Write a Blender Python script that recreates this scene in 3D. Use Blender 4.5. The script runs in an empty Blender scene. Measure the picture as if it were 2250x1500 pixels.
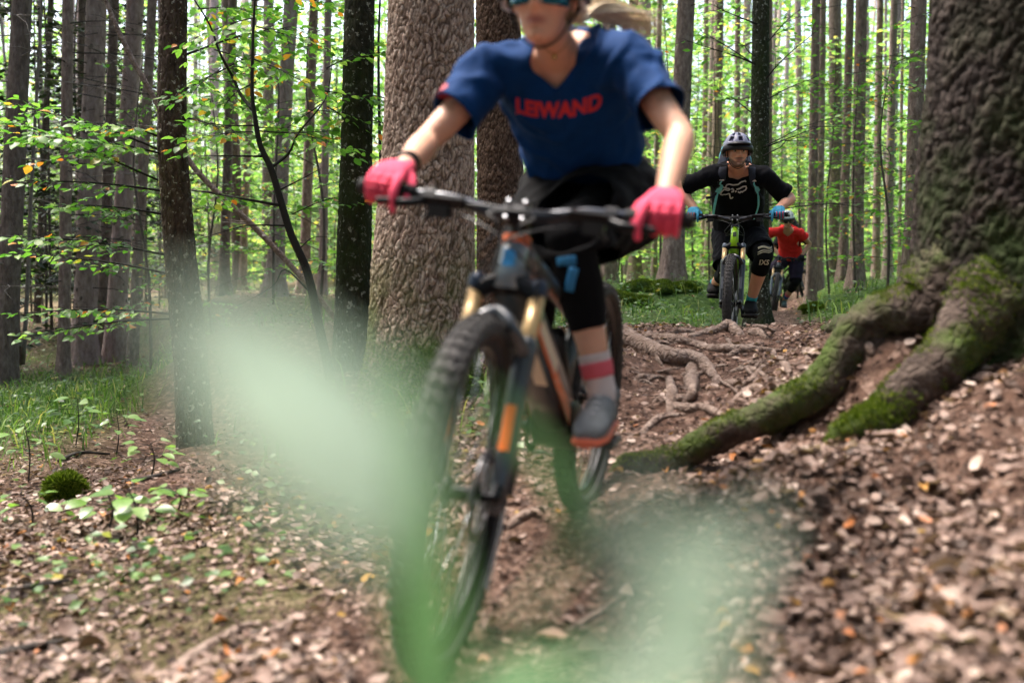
import bpy, bmesh, math, random
import numpy as np
from mathutils import Vector, Matrix
from mathutils.bvhtree import BVHTree

# ------------------------------------------------------------------ camera, sky, sun, exposure
SC = bpy.context.scene
COL = SC.collection
FPX = 35.0 / 36.0 * 2250.0
PITCH = math.atan2(145.0, FPX)
CAMZ = 1.0
cam_d = bpy.data.cameras.new('camera')
cam_d.sensor_width = 36.0
cam_d.lens = 35.0
cam_d.clip_start = 0.02
cam_d.clip_end = 2000.0
cam_d.dof.use_dof = True
cam_d.dof.focus_distance = 7.35
cam_d.dof.aperture_fstop = 1.8
cam = bpy.data.objects.new('camera', cam_d)
COL.objects.link(cam)
cam.location = (0, 0, CAMZ)
cam.rotation_euler = (math.pi / 2 - PITCH, 0, 0)
SC.camera = cam

SUN_EL, SUN_AZ = math.radians(66), math.radians(-55)      # azimuth from +Y towards +X
world = bpy.data.worlds.new('World')
SC.world = world
world.use_nodes = True
wn = world.node_tree.nodes
wl = world.node_tree.links
sky = wn.new('ShaderNodeTexSky')
sky.sky_type = 'NISHITA'
sky.sun_disc = False
sky.sun_elevation = SUN_EL
sky.sun_rotation = SUN_AZ
sky.air_density = 1.0
sky.dust_density = 6.0
sky.ozone_density = 0.6
wl.new(sky.outputs[0], wn['Background'].inputs[0])
wn['Background'].inputs[1].default_value = 0.12

sun_d = bpy.data.lights.new('sun', 'SUN')
sun_d.energy = 1.5
sun_d.angle = math.radians(14)
sun_d.color = (1.0, 0.95, 0.88)
sun = bpy.data.objects.new('sun', sun_d)
COL.objects.link(sun)
sdir = Vector((math.sin(SUN_AZ) * math.cos(SUN_EL), math.cos(SUN_AZ) * math.cos(SUN_EL), math.sin(SUN_EL)))
sun.rotation_euler = (-sdir).to_track_quat('-Z', 'Y').to_euler()

SC.view_settings.view_transform = 'Standard'
SC.view_settings.look = 'None'
SC.view_settings.gamma = 1.0
SC.view_settings.use_curve_mapping = False
SC.view_settings.exposure = 2.45
SC.render.engine = 'CYCLES'
cy = SC.cycles
cy.use_denoising = True
cy.max_bounces = 6
cy.diffuse_bounces = 3
cy.glossy_bounces = 2
cy.transmission_bounces = 4
cy.transparent_max_bounces = 6
cy.sample_clamp_indirect = 4.0
cy.caustics_reflective = False
cy.caustics_refractive = False

RNG = np.random.default_rng(7)
random.seed(7)

def P(px, py, d):
    """a point of the photograph (2250 x 1500 pixels) at the ground distance d, in the place's own metres"""
    cx, cyy = (px - 1125.0) / FPX, (750.0 - py) / FPX
    c, s = math.cos(PITCH), math.sin(PITCH)
    wy = c + s * cyy
    wz = -s + c * cyy
    return Vector((cx / wy * d, d, CAMZ + wz / wy * d))

def vec(*a):
    return Vector(a)

# ------------------------------------------------------------------ numpy noise
def _hash(ix, iy, iz, seed):
    h = (ix.astype(np.int64) * 374761393 + iy.astype(np.int64) * 668265263 + iz.astype(np.int64) * 2147483647 + seed * 1274126177) & 0xFFFFFFFF
    h = ((h ^ (h >> 13)) * 1274126177) & 0xFFFFFFFF
    h = (h ^ (h >> 16)) & 0xFFFFFFFF
    return h / 4294967295.0

def vnoise(p, seed=0):
    p = np.asarray(p, float)
    i = np.floor(p)
    f = p - i
    f = f * f * (3 - 2 * f)
    r = 0
    for a in (0, 1):
        for b in (0, 1):
            for c in (0, 1):
                w = (f[:, 0] if a else 1 - f[:, 0]) * (f[:, 1] if b else 1 - f[:, 1]) * (f[:, 2] if c else 1 - f[:, 2])
                r = r + w * _hash(i[:, 0] + a, i[:, 1] + b, i[:, 2] + c, seed)
    return r * 2 - 1

def fbm(p, octv=4, seed=0, gain=0.5):
    p = np.asarray(p, float)
    r, a = 0, 1.0
    for k in range(octv):
        r = r + a * vnoise(p * (2.03 ** k), seed + 17 * k)
        a *= gain
    return r

def worley(u, v, seed=0):
    """distances to nearest and second-nearest feature point"""
    iu, iv = np.floor(u), np.floor(v)
    z = np.zeros_like(iu)
    f1 = np.full(u.shape, 9.0)
    f2 = np.full(u.shape, 9.0)
    cid = np.zeros(u.shape)
    for a in (-1, 0, 1):
        for b in (-1, 0, 1):
            cu, cv = iu + a, iv + b
            du = cu + _hash(cu, cv, z, seed) - u
            dv = cv + _hash(cu, cv, z + 7, seed) - v
            d = np.sqrt(du * du + dv * dv)
            n2 = np.where(d < f1, f1, np.minimum(f2, d))
            cid = np.where(d < f1, _hash(cu, cv, z + 13, seed), cid)
            f1 = np.minimum(f1, d)
            f2 = n2
    worley.cid = cid
    return f1, f2

# ------------------------------------------------------------------ materials
def hexc(r, g, b):
    f = lambda c: (c / 255.0 / 12.92) if c / 255.0 <= 0.04045 else ((c / 255.0 + 0.055) / 1.055) ** 2.4
    return (f(r), f(g), f(b), 1.0)

MATS = {}
def mat(name, col, rough=0.7, metal=0.0, var=0.0, vscale=8.0, bump=0.0, bscale=40.0, coat=0.0, spec=0.5, sheen=0.0, col2=None, sss=0.0):
    """plain surface with a little noise in its colour and relief"""
    if name in MATS:
        return MATS[name]
    m = bpy.data.materials.new(name)
    m.use_nodes = True
    nt = m.node_tree
    b = nt.nodes['Principled BSDF']
    b.inputs['Base Color'].default_value = (*col[:3], 1)
    b.inputs['Roughness'].default_value = rough
    b.inputs['Metallic'].default_value = metal
    b.inputs['Specular IOR Level'].default_value = spec
    b.inputs['Coat Weight'].default_value = coat
    b.inputs['Sheen Weight'].default_value = sheen * 0.1
    if sss:
        b.inputs['Subsurface Weight'].default_value = sss
        b.inputs['Subsurface Radius'].default_value = (0.012, 0.004, 0.002)
        b.inputs['Subsurface Scale'].default_value = 1.0
    if var or bump:
        tc = nt.nodes.new('ShaderNodeTexCoord')
    if var:
        n = nt.nodes.new('ShaderNodeTexNoise')
        n.inputs['Scale'].default_value = vscale
        n.inputs['Detail'].default_value = 6
        n.inputs['Roughness'].default_value = 0.65
        nt.links.new(tc.outputs['Object'], n.inputs['Vector'])
        r = nt.nodes.new('ShaderNodeValToRGB')
        r.color_ramp.elements[0].position = 0.32
        r.color_ramp.elements[1].position = 0.68
        c2 = col2 if col2 else tuple(min(1, c * (1 + var)) for c in col[:3])
        r.color_ramp.elements[0].color = (*[c * (1 - var) for c in col[:3]], 1)
        r.color_ramp.elements[1].color = (*c2[:3], 1)
        nt.links.new(n.outputs['Fac'], r.inputs['Fac'])
        nt.links.new(r.outputs['Color'], b.inputs['Base Color'])
    if bump:
        n2 = nt.nodes.new('ShaderNodeTexNoise')
        n2.inputs['Scale'].default_value = bscale
        n2.inputs['Detail'].default_value = 5
        nt.links.new(tc.outputs['Object'], n2.inputs['Vector'])
        bp = nt.nodes.new('ShaderNodeBump')
        bp.inputs['Strength'].default_value = bump
        bp.inputs['Distance'].default_value = 0.02
        nt.links.new(n2.outputs['Fac'], bp.inputs['Height'])
        nt.links.new(bp.outputs['Normal'], b.inputs['Normal'])
    MATS[name] = m
    return m

def leaf_mat(name, stops, rough=0.5, trans=0.45, tmul=1.4, spec=0.4, tint=(1.0, 1.05, 0.62)):
    """thin leaf: each leaf (island) draws its own colour; light passes through"""
    if name in MATS:
        return MATS[name]
    m = bpy.data.materials.new(name)
    m.use_nodes = True
    nt = m.node_tree
    b = nt.nodes['Principled BSDF']
    out = nt.nodes['Material Output']
    g = nt.nodes.new('ShaderNodeNewGeometry')
    oi = nt.nodes.new('ShaderNodeObjectInfo')
    ad = nt.nodes.new('ShaderNodeMath')
    ad.operation = 'ADD'
    fr = nt.nodes.new('ShaderNodeMath')
    fr.operation = 'FRACT'
    nt.links.new(g.outputs['Random Per Island'], ad.inputs[0])
    nt.links.new(oi.outputs['Random'], ad.inputs[1])
    nt.links.new(ad.outputs[0], fr.inputs[0])
    r = nt.nodes.new('ShaderNodeValToRGB')
    el = r.color_ramp.elements
    while len(el) > 1:
        el.remove(el[-1])
    el[0].position = stops[0][0]
    el[0].color = (*stops[0][1][:3], 1)
    for p_, c_ in stops[1:]:
        e = el.new(p_)
        e.color = (*c_[:3], 1)
    nt.links.new(fr.outputs[0], r.inputs['Fac'])
    nt.links.new(r.outputs['Color'], b.inputs['Base Color'])
    b.inputs['Roughness'].default_value = rough
    b.inputs['Specular IOR Level'].default_value = spec
    if trans > 0:
        t = nt.nodes.new('ShaderNodeBsdfTranslucent')
        mul = nt.nodes.new('ShaderNodeMix')
        mul.data_type = 'RGBA'
        mul.blend_type = 'MULTIPLY'
        mul.inputs[0].default_value = 1.0
        nt.links.new(r.outputs['Color'], mul.inputs[6])
        mul.inputs[7].default_value = (tmul * tint[0], tmul * tint[1], tmul * tint[2], 1)
        nt.links.new(mul.outputs[2], t.inputs['Color'])
        mx = nt.nodes.new('ShaderNodeMixShader')
        mx.inputs[0].default_value = trans
        nt.links.new(b.outputs[0], mx.inputs[1])
        nt.links.new(t.outputs[0], mx.inputs[2])
        nt.links.new(mx.outputs[0], out.inputs['Surface'])
    MATS[name] = m
    return m

def bark_mat(name, c_dark, c_mid, c_light, sx=30.0, sz=12.0, bump=0.6, lichen=None, lich_amt=0.0, moss=None, moss_h=(0, 0), moss_amt=0.0, rough=0.9, crack=None):
    """bark: stretched cells and noise for the plates, lichen specks and moss as patches with their own shape"""
    if name in MATS:
        return MATS[name]
    m = bpy.data.materials.new(name)
    m.use_nodes = True
    nt = m.node_tree
    N, L = nt.nodes, nt.links
    b = N['Principled BSDF']
    b.inputs['Roughness'].default_value = rough
    b.inputs['Specular IOR Level'].default_value = 0.2
    tc = N.new('ShaderNodeTexCoord')
    mp = N.new('ShaderNodeMapping')
    mp.inputs['Scale'].default_value = (sx, sx, sz)
    L.new(tc.outputs['Object'], mp.inputs['Vector'])
    vo = N.new('ShaderNodeTexVoronoi')
    vo.feature = 'DISTANCE_TO_EDGE'
    vo.inputs['Scale'].default_value = 1.0
    L.new(mp.outputs[0], vo.inputs['Vector'])
    no = N.new('ShaderNodeTexNoise')
    no.inputs['Scale'].default_value = 0.7
    no.inputs['Detail'].default_value = 8
    no.inputs['Roughness'].default_value = 0.7
    L.new(mp.outputs[0], no.inputs['Vector'])
    r = N.new('ShaderNodeValToRGB')
    e = r.color_ramp.elements
    e[0].position, e[0].color = 0.28, (*c_dark[:3], 1)
    e[1].position, e[1].color = 0.72, (*c_light[:3], 1)
    k = e.new(0.5)
    k.color = (*c_mid[:3], 1)
    L.new(no.outputs['Fac'], r.inputs['Fac'])
    last = r.outputs['Color']
    if crack:                      # inner bark laid open in the furrows between the plates
        at = N.new('ShaderNodeAttribute')
        at.attribute_name = 'plate'
        mc = N.new('ShaderNodeMix')
        mc.data_type = 'RGBA'
        L.new(at.outputs['Fac'], mc.inputs[0])
        mc.inputs[6].default_value = (*crack[:3], 1)
        L.new(last, mc.inputs[7])
        last = mc.outputs[2]
    def patch(last, scale, lo, hi, col, amt, vecout, detail=6):
        n = N.new('ShaderNodeTexNoise')
        n.inputs['Scale'].default_value = scale
        n.inputs['Detail'].default_value = detail
        n.inputs['Roughness'].default_value = 0.6
        L.new(vecout, n.inputs['Vector'])
        q = N.new('ShaderNodeValToRGB')
        q.color_ramp.elements[0].position = lo
        q.color_ramp.elements[1].position = hi
        q.color_ramp.elements[1].color = (amt, amt, amt, 1)
        L.new(n.outputs['Fac'], q.inputs['Fac'])
        mx = N.new('ShaderNodeMix')
        mx.data_type = 'RGBA'
        L.new(q.outputs['Color'], mx.inputs[0])
        L.new(last, mx.inputs[6])
        mx.inputs[7].default_value = (*col[:3], 1)
        return mx, q
    if lichen:
        mx, q = patch(last, 30.0, 0.585, 0.64, lichen, lich_amt, tc.outputs['Object'])
        last = mx.outputs[2]
    if moss:
        mx, q = patch(last, 3.0, 0.42, 0.56, moss, moss_amt, tc.outputs['Object'], 8)
        if moss_h != (0, 0):
            sp = N.new('ShaderNodeSeparateXYZ')
            L.new(tc.outputs['Object'], sp.inputs[0])
            mr = N.new('ShaderNodeMapRange')
            mr.inputs['From Min'].default_value = moss_h[0]
            mr.inputs['From Max'].default_value = moss_h[1]
            mr.inputs['To Min'].default_value = 1.0
            mr.inputs['To Max'].default_value = 0.0
            L.new(sp.outputs['Z'], mr.inputs['Value'])
            mu = N.new('ShaderNodeMath')
            mu.operation = 'MULTIPLY'
            L.new(mr.outputs[0], mu.inputs[0])
            L.new(q.outputs['Color'], mu.inputs[1])
            L.new(mu.outputs[0], mx.inputs[0])
        last = mx.outputs[2]
    L.new(last, b.inputs['Base Color'])
    ad = N.new('ShaderNodeMath')
    ad.operation = 'ADD'
    sm = N.new('ShaderNodeMath')
    sm.operation = 'MINIMUM'
    sm.inputs[1].default_value = 0.25
    L.new(vo.outputs['Distance'], sm.inputs[0])
    L.new(sm.outputs[0], ad.inputs[0])
    hn = N.new('ShaderNodeMath')
    hn.operation = 'MULTIPLY'
    hn.inputs[1].default_value = 0.35
    L.new(no.outputs['Fac'], hn.inputs[0])
    L.new(hn.outputs[0], ad.inputs[1])
    bp = N.new('ShaderNodeBump')
    bp.inputs['Strength'].default_value = bump
    bp.inputs['Distance'].default_value = 0.03
    L.new(ad.outputs[0], bp.inputs['Height'])
    L.new(bp.outputs['Normal'], b.inputs['Normal'])
    MATS[name] = m
    return m

# ------------------------------------------------------------------ mesh helpers
ORG = {}
def mesh_np(name, verts, faces):
    """faces: (m,3) or (m,4) int array, or list of such"""
    me = bpy.data.meshes.new(name)
    verts = np.asarray(verts, np.float32)
    groups = faces if isinstance(faces, list) else [faces]
    groups = [np.asarray(g, np.int32) for g in groups if len(g)]
    me.vertices.add(len(verts))
    me.vertices.foreach_set('co', verts.ravel())
    nl = sum(g.size for g in groups)
    nf = sum(len(g) for g in groups)
    me.loops.add(nl)
    me.polygons.add(nf)
    me.loops.foreach_set('vertex_index', np.concatenate([g.ravel() for g in groups]))
    starts, o = [], 0
    for g in groups:
        starts.append(o + np.arange(len(g)) * g.shape[1])
        o += g.size
    me.polygons.foreach_set('loop_start', np.concatenate(starts).astype(np.int32))
    me.update(calc_edges=True)
    me.validate(verbose=False)
    return me

def link(name, me, material, parent=None, smooth=True, loc=None):
    o = bpy.data.objects.new(name, me)
    COL.objects.link(o)
    if me is not None and material is not None and not me.materials:
        me.materials.append(material)
    if smooth and me is not None:
        me.polygons.foreach_set('use_smooth', np.ones(len(me.polygons), bool))
    if parent is not None:
        o.parent = parent
    if loc is not None:
        o.location = loc
    return o

def tag(o, label, cat=None, group=None, kind=None):
    if label:
        o['label'] = label
    if cat:
        o['category'] = cat
    if group:
        o['group'] = group
    if kind:
        o['kind'] = kind
    return o

def empty(name, loc=(0, 0, 0), matrix=None):
    o = bpy.data.objects.new(name, None)
    COL.objects.link(o)
    o.empty_display_size = 0.1
    if matrix is not None:
        o.matrix_world = matrix
        ORG[o.name] = None
    else:
        o.location = loc
        ORG[o.name] = Vector(loc)
    return o

def cr(pts, k=6):
    """Catmull-Rom resampling of vectors (or of number tuples)"""
    p = [np.array(tuple(q) if hasattr(q, '__len__') else (q,), float) for q in pts]
    if len(p) < 3:
        out = []
        for i in range(len(p) - 1):
            for j in range(k):
                out.append(p[i] + (p[i + 1] - p[i]) * j / k)
        out.append(p[-1])
        return out
    q = [2 * p[0] - p[1]] + p + [2 * p[-1] - p[-2]]
    out = []
    for i in range(1, len(q) - 2):
        a, b, c, d = q[i - 1], q[i], q[i + 1], q[i + 2]
        for j in range(k):
            t = j / k
            out.append(0.5 * (2 * b + (c - a) * t + (2 * a - 5 * b + 4 * c - d) * t * t + (3 * b - a - 3 * c + d) * t ** 3))
    out.append(q[-2])
    return out

class MB:
    def __init__(s):
        s.v, s.f = [], []
    def add(s, v, f):
        o = len(s.v)
        s.v += [tuple(x) for x in v]
        s.f += [tuple(i + o for i in q) for q in f]
        return s
    def loft(s, secs, n=16, p=2.0, cap=True):
        """secs: (centre, x half-axis vector, y half-axis vector)"""
        v, f = [], []
        for c, ax, ay in secs:
            for k in range(n):
                a = 2 * math.pi * k / n
                ca, sa = math.cos(a), math.sin(a)
                if p != 2.0:
                    ca = math.copysign(abs(ca) ** (2 / p), ca)
                    sa = math.copysign(abs(sa) ** (2 / p), sa)
                v.append(Vector(c) + Vector(ax) * ca + Vector(ay) * sa)
        for j in range(len(secs) - 1):
            for k in range(n):
                k2 = (k + 1) % n
                f.append((j * n + k, j * n + k2, (j + 1) * n + k2, (j + 1) * n + k))
        if cap:
            f.append(tuple(range(n - 1, -1, -1)))
            f.append(tuple((len(secs) - 1) * n + k for k in range(n)))
        return s.add(v, f)
    def tube(s, pts, rad, n=10, smooth=0, up=None, sy=1.0, cap=True, p=2.0, round_end=False):
        if not hasattr(rad, '__len__'):
            rad = [rad] * len(pts)
        if smooth:
            rr = [x[0] for x in cr(rad, smooth)]
            pts = [Vector(x) for x in cr(pts, smooth)]
            rad = rr
        pts = [Vector(x) for x in pts]
        rad = list(rad)
        if round_end:
            a, b = (pts[0] - pts[1]).normalized(), (pts[-1] - pts[-2]).normalized()
            r0, r1 = rad[0], rad[-1]
            pre = [(pts[0] + a * r0 * 0.98, r0 * 0.15), (pts[0] + a * r0 * 0.8, r0 * 0.6), (pts[0] + a * r0 * 0.45, r0 * 0.9)]
            post = [(pts[-1] + b * r1 * 0.45, r1 * 0.9), (pts[-1] + b * r1 * 0.8, r1 * 0.6), (pts[-1] + b * r1 * 0.98, r1 * 0.15)]
            pts = [q[0] for q in pre] + pts + [q[0] for q in post]
            rad = [q[1] for q in pre] + rad + [q[1] for q in post]
        t0 = (pts[1] - pts[0]).normalized()
        u = Vector(up) if up is not None else (Vector((0, 0, 1)) if abs(t0.z) < 0.9 else Vector((1, 0, 0)))
        secs = []
        for i, q in enumerate(pts):
            t = (pts[min(i + 1, len(pts) - 1)] - pts[max(i - 1, 0)])
            t = t.normalized() if t.length > 1e-9 else t0
            u = (u - t * u.dot(t))
            u = u.normalized() if u.length > 1e-6 else t.orthogonal().normalized()
            w = t.cross(u)
            secs.append((q, w * rad[i], u * rad[i] * sy))
        return s.loft(secs, n, p, cap)
    def box(s, c, ax, ay, az):
        c, ax, ay, az = Vector(c), Vector(ax), Vector(ay), Vector(az)
        v = [c + ax * i + ay * j + az * k for i in (-1, 1) for j in (-1, 1) for k in (-1, 1)]
        return s.add(v, [(0, 1, 3, 2), (4, 6, 7, 5), (0, 4, 5, 1), (2, 3, 7, 6), (0, 2, 6, 4), (1, 5, 7, 3)])
    def ell(s, c, ax, ay, az, nu=16, nv=10):
        c, ax, ay, az = Vector(c), Vector(ax), Vector(ay), Vector(az)
        v = [c - az]
        for j in range(1, nv):
            t = math.pi * j / nv
            for k in range(nu):
                a = 2 * math.pi * k / nu
                v.append(c + ax * math.sin(t) * math.cos(a) + ay * math.sin(t) * math.sin(a) - az * math.cos(t))
        v.append(c + az)
        f = [(0, 1 + (k + 1) % nu, 1 + k) for k in range(nu)]
        for j in range(nv - 2):
            for k in range(nu):
                a, b = 1 + j * nu + k, 1 + j * nu + (k + 1) % nu
                f.append((a, b, b + nu, a + nu))
        e = len(v) - 1
        o = 1 + (nv - 2) * nu
        f += [(o + k, o + (k + 1) % nu, e) for k in range(nu)]
        return s.add(v, f)
    def lathe(s, c, axis, prof, n=24, closed=False):
        """prof: (radius, offset along axis)"""
        c, axis = Vector(c), Vector(axis).normalized()
        x = axis.orthogonal().normalized()
        y = axis.cross(x)
        v, f = [], []
        for r, h in prof:
            for k in range(n):
                a = 2 * math.pi * k / n
                v.append(c + axis * h + (x * math.cos(a) + y * math.sin(a)) * r)
        m = len(prof)
        for j in range(m if closed else m - 1):
            for k in range(n):
                k2 = (k + 1) % n
                j2 = (j + 1) % m
                f.append((j * n + k, j * n + k2, j2 * n + k2, j2 * n + k))
        return s.add(v, f)
    def xform(s, M):
        s.v = [tuple(M @ Vector(q)) for q in s.v]
        return s
    def mesh(s, name, org=None):
        me = bpy.data.meshes.new(name)
        v = s.v if org is None else [(a - org[0], b - org[1], c - org[2]) for a, b, c in s.v]
        me.from_pydata(v, [], s.f)
        me.update()
        bm = bmesh.new()
        bm.from_mesh(me)
        bmesh.ops.recalc_face_normals(bm, faces=bm.faces)
        bm.to_mesh(me)
        bm.free()
        return me
    def build(s, name, material, parent=None, smooth=True, sharp=None):
        org = org_of(parent)
        me = s.mesh(name, org)
        o = link(name, me, material, parent, smooth)
        if smooth and sharp:
            me.set_sharp_from_angle(angle=math.radians(sharp))
        return o

def org_of(o):
    while o is not None:
        if o.name in ORG:
            return ORG[o.name]
        o = o.parent
    return None

def remesh(mb, voxel, iters=4, fac=0.5):
    """union of closed shapes -> one continuous surface (numpy verts, quad faces) in the builder's coordinates"""
    me = mb.mesh('tmp')
    o = bpy.data.objects.new('tmp', me)
    COL.objects.link(o)
    m = o.modifiers.new('r', 'REMESH')
    m.mode = 'VOXEL'
    m.voxel_size = voxel
    m.use_smooth_shade = True
    if iters:
        q = o.modifiers.new('s', 'SMOOTH')
        q.factor = fac
        q.iterations = iters
    dg = bpy.context.evaluated_depsgraph_get()
    me2 = bpy.data.meshes.new_from_object(o.evaluated_get(dg))
    n = len(me2.vertices)
    v = np.empty(n * 3, np.float32)
    me2.vertices.foreach_get('co', v)
    v = v.reshape(-1, 3).astype(float)
    nf = len(me2.polygons)
    tot = np.empty(nf, np.int32)
    me2.polygons.foreach_get('loop_total', tot)
    li = np.empty(len(me2.loops), np.int32)
    me2.loops.foreach_get('vertex_index', li)
    f = li.reshape(-1, 4) if (tot == 4).all() else np.array([list(p.vertices)[:4] for p in me2.polygons if len(p.vertices) == 4])
    bpy.data.objects.remove(o)
    bpy.data.meshes.remove(me)
    bpy.data.meshes.remove(me2)
    return v, f

def vnormals(v, f):
    n = np.zeros_like(v)
    a, b, c, d = v[f[:, 0]], v[f[:, 1]], v[f[:, 2]], v[f[:, 3]]
    fn = np.cross(c - a, d - b)
    for k in range(4):
        np.add.at(n, f[:, k], fn)
    return n / np.maximum(np.linalg.norm(n, axis=1, keepdims=True), 1e-9)

def cut(v, f, kill):
    """drop the faces that touch any vertex marked in kill"""
    keep = ~kill[f].any(axis=1)
    f = f[keep]
    used = np.unique(f)
    mp = -np.ones(len(v), int)
    mp[used] = np.arange(len(used))
    return smooth_rim(v[used], mp[f]), mp[f]

def smooth_rim(v, f, iters=12):
    """evens out the cut edges of a garment"""
    e = np.concatenate([f[:, [0, 1]], f[:, [1, 2]], f[:, [2, 3]], f[:, [3, 0]]])
    es = np.sort(e, 1)
    key = es[:, 0].astype(np.int64) * (len(v) + 1) + es[:, 1]
    u, inv, cnt = np.unique(key, return_inverse=True, return_counts=True)
    rim = es[cnt[inv] == 1]
    if not len(rim):
        return v
    v = v.copy()
    for _ in range(iters):
        s = np.zeros_like(v)
        n = np.zeros(len(v))
        np.add.at(s, rim[:, 0], v[rim[:, 1]])
        np.add.at(s, rim[:, 1], v[rim[:, 0]])
        np.add.at(n, rim[:, 0], 1)
        np.add.at(n, rim[:, 1], 1)
        m = n > 0
        v[m] = 0.5 * v[m] + 0.5 * s[m] / n[m][:, None]
    return v

def cloth_obj(name, v, f, material, parent, thick=0.003):
    org = org_of(parent)
    me = mesh_np(name, v - np.array(org), f)
    o = link(name, me, material, parent)
    if thick:
        s = o.modifiers.new('thickness', 'SOLIDIFY')
        s.thickness = thick
        s.offset = -1
    return o

def seg_t(v, a, b):
    """parameter along a->b and distance from that line, for all vertices"""
    a, b = np.array(a), np.array(b)
    d = b - a
    L = d.dot(d)
    t = (v - a) @ d / L
    r = np.linalg.norm(v - (a + np.outer(t, d)), axis=1)
    return t, r

def instances(tv, tf, M, loc):
    """template verts/faces, (k,3,3) matrices, (k,3) places -> one vertex and face array"""
    v = np.einsum('kij,nj->kni', M, tv) + loc[:, None, :]
    n = len(tv)
    f = tf[None, :, :] + (np.arange(len(loc)) * n)[:, None, None]
    return v.reshape(-1, 3), f.reshape(-1, tf.shape[1])

def frames(x, z, sx=1.0, sy=1.0, sz=1.0):
    """matrices whose columns are x, z cross x, z (orthonormalised), scaled"""
    x = x / np.maximum(np.linalg.norm(x, axis=1, keepdims=True), 1e-9)
    z = z - x * (z * x).sum(1, keepdims=True)
    z = z / np.maximum(np.linalg.norm(z, axis=1, keepdims=True), 1e-9)
    y = np.cross(z, x)
    return np.stack([x * np.reshape(sx, (-1, 1)), y * np.reshape(sy, (-1, 1)), z * np.reshape(sz, (-1, 1))], axis=2)

# leaf templates: along +x, length 1
def leaf_template(w=0.33, fold=0.12, curl=0.0, roll=0.0, wavy=0.0):
    xs = [0.0, 0.18, 0.42, 0.68, 0.88, 1.0]
    ws = [0.0, 0.72, 1.0, 0.80, 0.38, 0.0]
    v, f = [], []
    for i, (x, q) in enumerate(zip(xs, ws)):
        zc = curl * (x - 0.35) ** 2
        if q == 0:
            v.append((x, 0, zc))
        else:
            y = w * q
            e = fold * q + roll * q * q + wavy * (1 if i % 2 else -1)
            v += [(x, -y, zc + e), (x, 0, zc), (x, y, zc + e - wavy * (2 if i % 2 else -2) * 0.7)]
    f = [(0, 2, 1), (0, 3, 2)]
    for i in range(3):
        o = 1 + 3 * i
        f += [(o, o + 1, o + 4), (o, o + 4, o + 3), (o + 1, o + 2, o + 5), (o + 1, o + 5, o + 4)]
    f += [(10, 11, 13), (11, 12, 13)]
    return np.array(v, float), np.array(f, int)

LEAF_FLAT = leaf_template(0.33, 0.07, -0.25)
LEAF_LIT = [leaf_template(0.34, 0.10, 0.35, 0.10, 0.03), leaf_template(0.30, 0.22, -0.5, 0.12, 0.02), leaf_template(0.36, -0.06, 0.7, 0.22, 0.04), leaf_template(0.32, 0.02, -0.3, -0.14, 0.03)]
LEAF_CHEAP = (np.array([(0, 0, 0), (0.45, -0.34, 0.06), (1, 0, -0.06), (0.45, 0.34, 0.06)], float), np.array([(0, 2, 1), (0, 3, 2)], int))
# ------------------------------------------------------------------ terrain
CTRL = []
def cp(px, py, d):
    q = P(px, py, d)
    CTRL.append((q.x, q.y, q.z))
for a in [(985, 1492, 1.9), (1320, 1110, 3.05), (1150, 1250, 2.55), (1400, 1500, 1.95), (1125, 1530, 1.85), (0, 1500, 2.3), (-200, 1400, 2.8), (0, 1250, 3.4),
          (0, 1100, 5.3), (350, 930, 8.5), (200, 850, 12), (420, 1035, 7.0), (650, 1050, 5.2), (930, 880, 5.3), (800, 880, 5.1), (775, 815, 6.8), (600, 650, 16), (650, 715, 10.5),
          (480, 640, 20), (500, 1300, 2.9), (700, 1220, 3.2), (250, 1250, 3.3), (250, 1450, 2.4), (600, 1480, 2.1),
          (1400, 960, 3.9), (1250, 1000, 3.7), (1500, 850, 4.8), (1380, 780, 5.2), (1600, 760, 5.5), (1600, 724, 5.8), (1350, 722, 5.9), (1450, 722, 5.9), (1750, 716, 5.9), (1700, 800, 4.9),
          (1900, 708, 5.6), (1600, 775, 7.15), (1640, 772, 8.3), (1400, 690, 10.5), (1450, 640, 14), (1700, 703, 15.2), (1720, 702, 16.4), (1850, 690, 10), (1900, 640, 14), (1665, 738, 10.3), (1690, 716, 12.5), (1640, 735, 9.6), (1755, 697, 15.5), (1745, 716, 12.0),  (1780, 668, 18.5),
          (1478, 607, 14.6), (1870, 605, 18), (2005, 622, 13), (200, 800, 15), (0, 850, 12), (-300, 850, 12), (100, 700, 25), (300, 705, 20),
          (1960, 690, 3.25), (2250, 700, 3.1), (2500, 700, 3.1), (2150, 820, 2.8), (2250, 790, 2.7), (2400, 790, 2.7), (2100, 890, 2.75), (2010, 985, 2.75), (1800, 1000, 3.0), (1550, 1045, 3.2), (2250, 1000, 2.4), (2500, 1000, 2.4),
          (2250, 1300, 1.75), (2250, 1500, 1.45), (1900, 1300, 2.15), (1800, 1500, 1.8), (1950, 770, 3.7), (1850, 850, 3.6), (1900, 725, 4.5), (2200, 645, 6), (2400, 640, 6), (2100, 1150, 2.25)]:
    cp(*a)
CTRL += [(0, 0.9, 0.13), (-1.2, 1.0, 0.05), (1.0, 0.9, 0.42), (0, -1.0, 0.1), (-2, -1.0, 0.0), (2.0, -1.0, 0.4), (-6, 3, -0.3), (5, 3, 0.9), (-10, 9, -0.4), (-14, 20, -0.2), (8, 8, 0.9), (14, 18, 1.0),
         (0, 26, 0.9), (8, 30, 1.1), (-8, 32, 0.4), (-25, 35, 0.0), (25, 35, 1.2), (0, 50, 1.3), (-40, 80, 0.6), (0, 90, 1.4), (50, 90, 1.6), (0, 400, 2), (-300, 400, 1), (300, 400, 2)]
CT = np.array(CTRL)

def warp(x, y):
    y = np.maximum(y, -1.5)
    return x / (y + 2.2), np.log(y + 2.2) * 0.85

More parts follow.
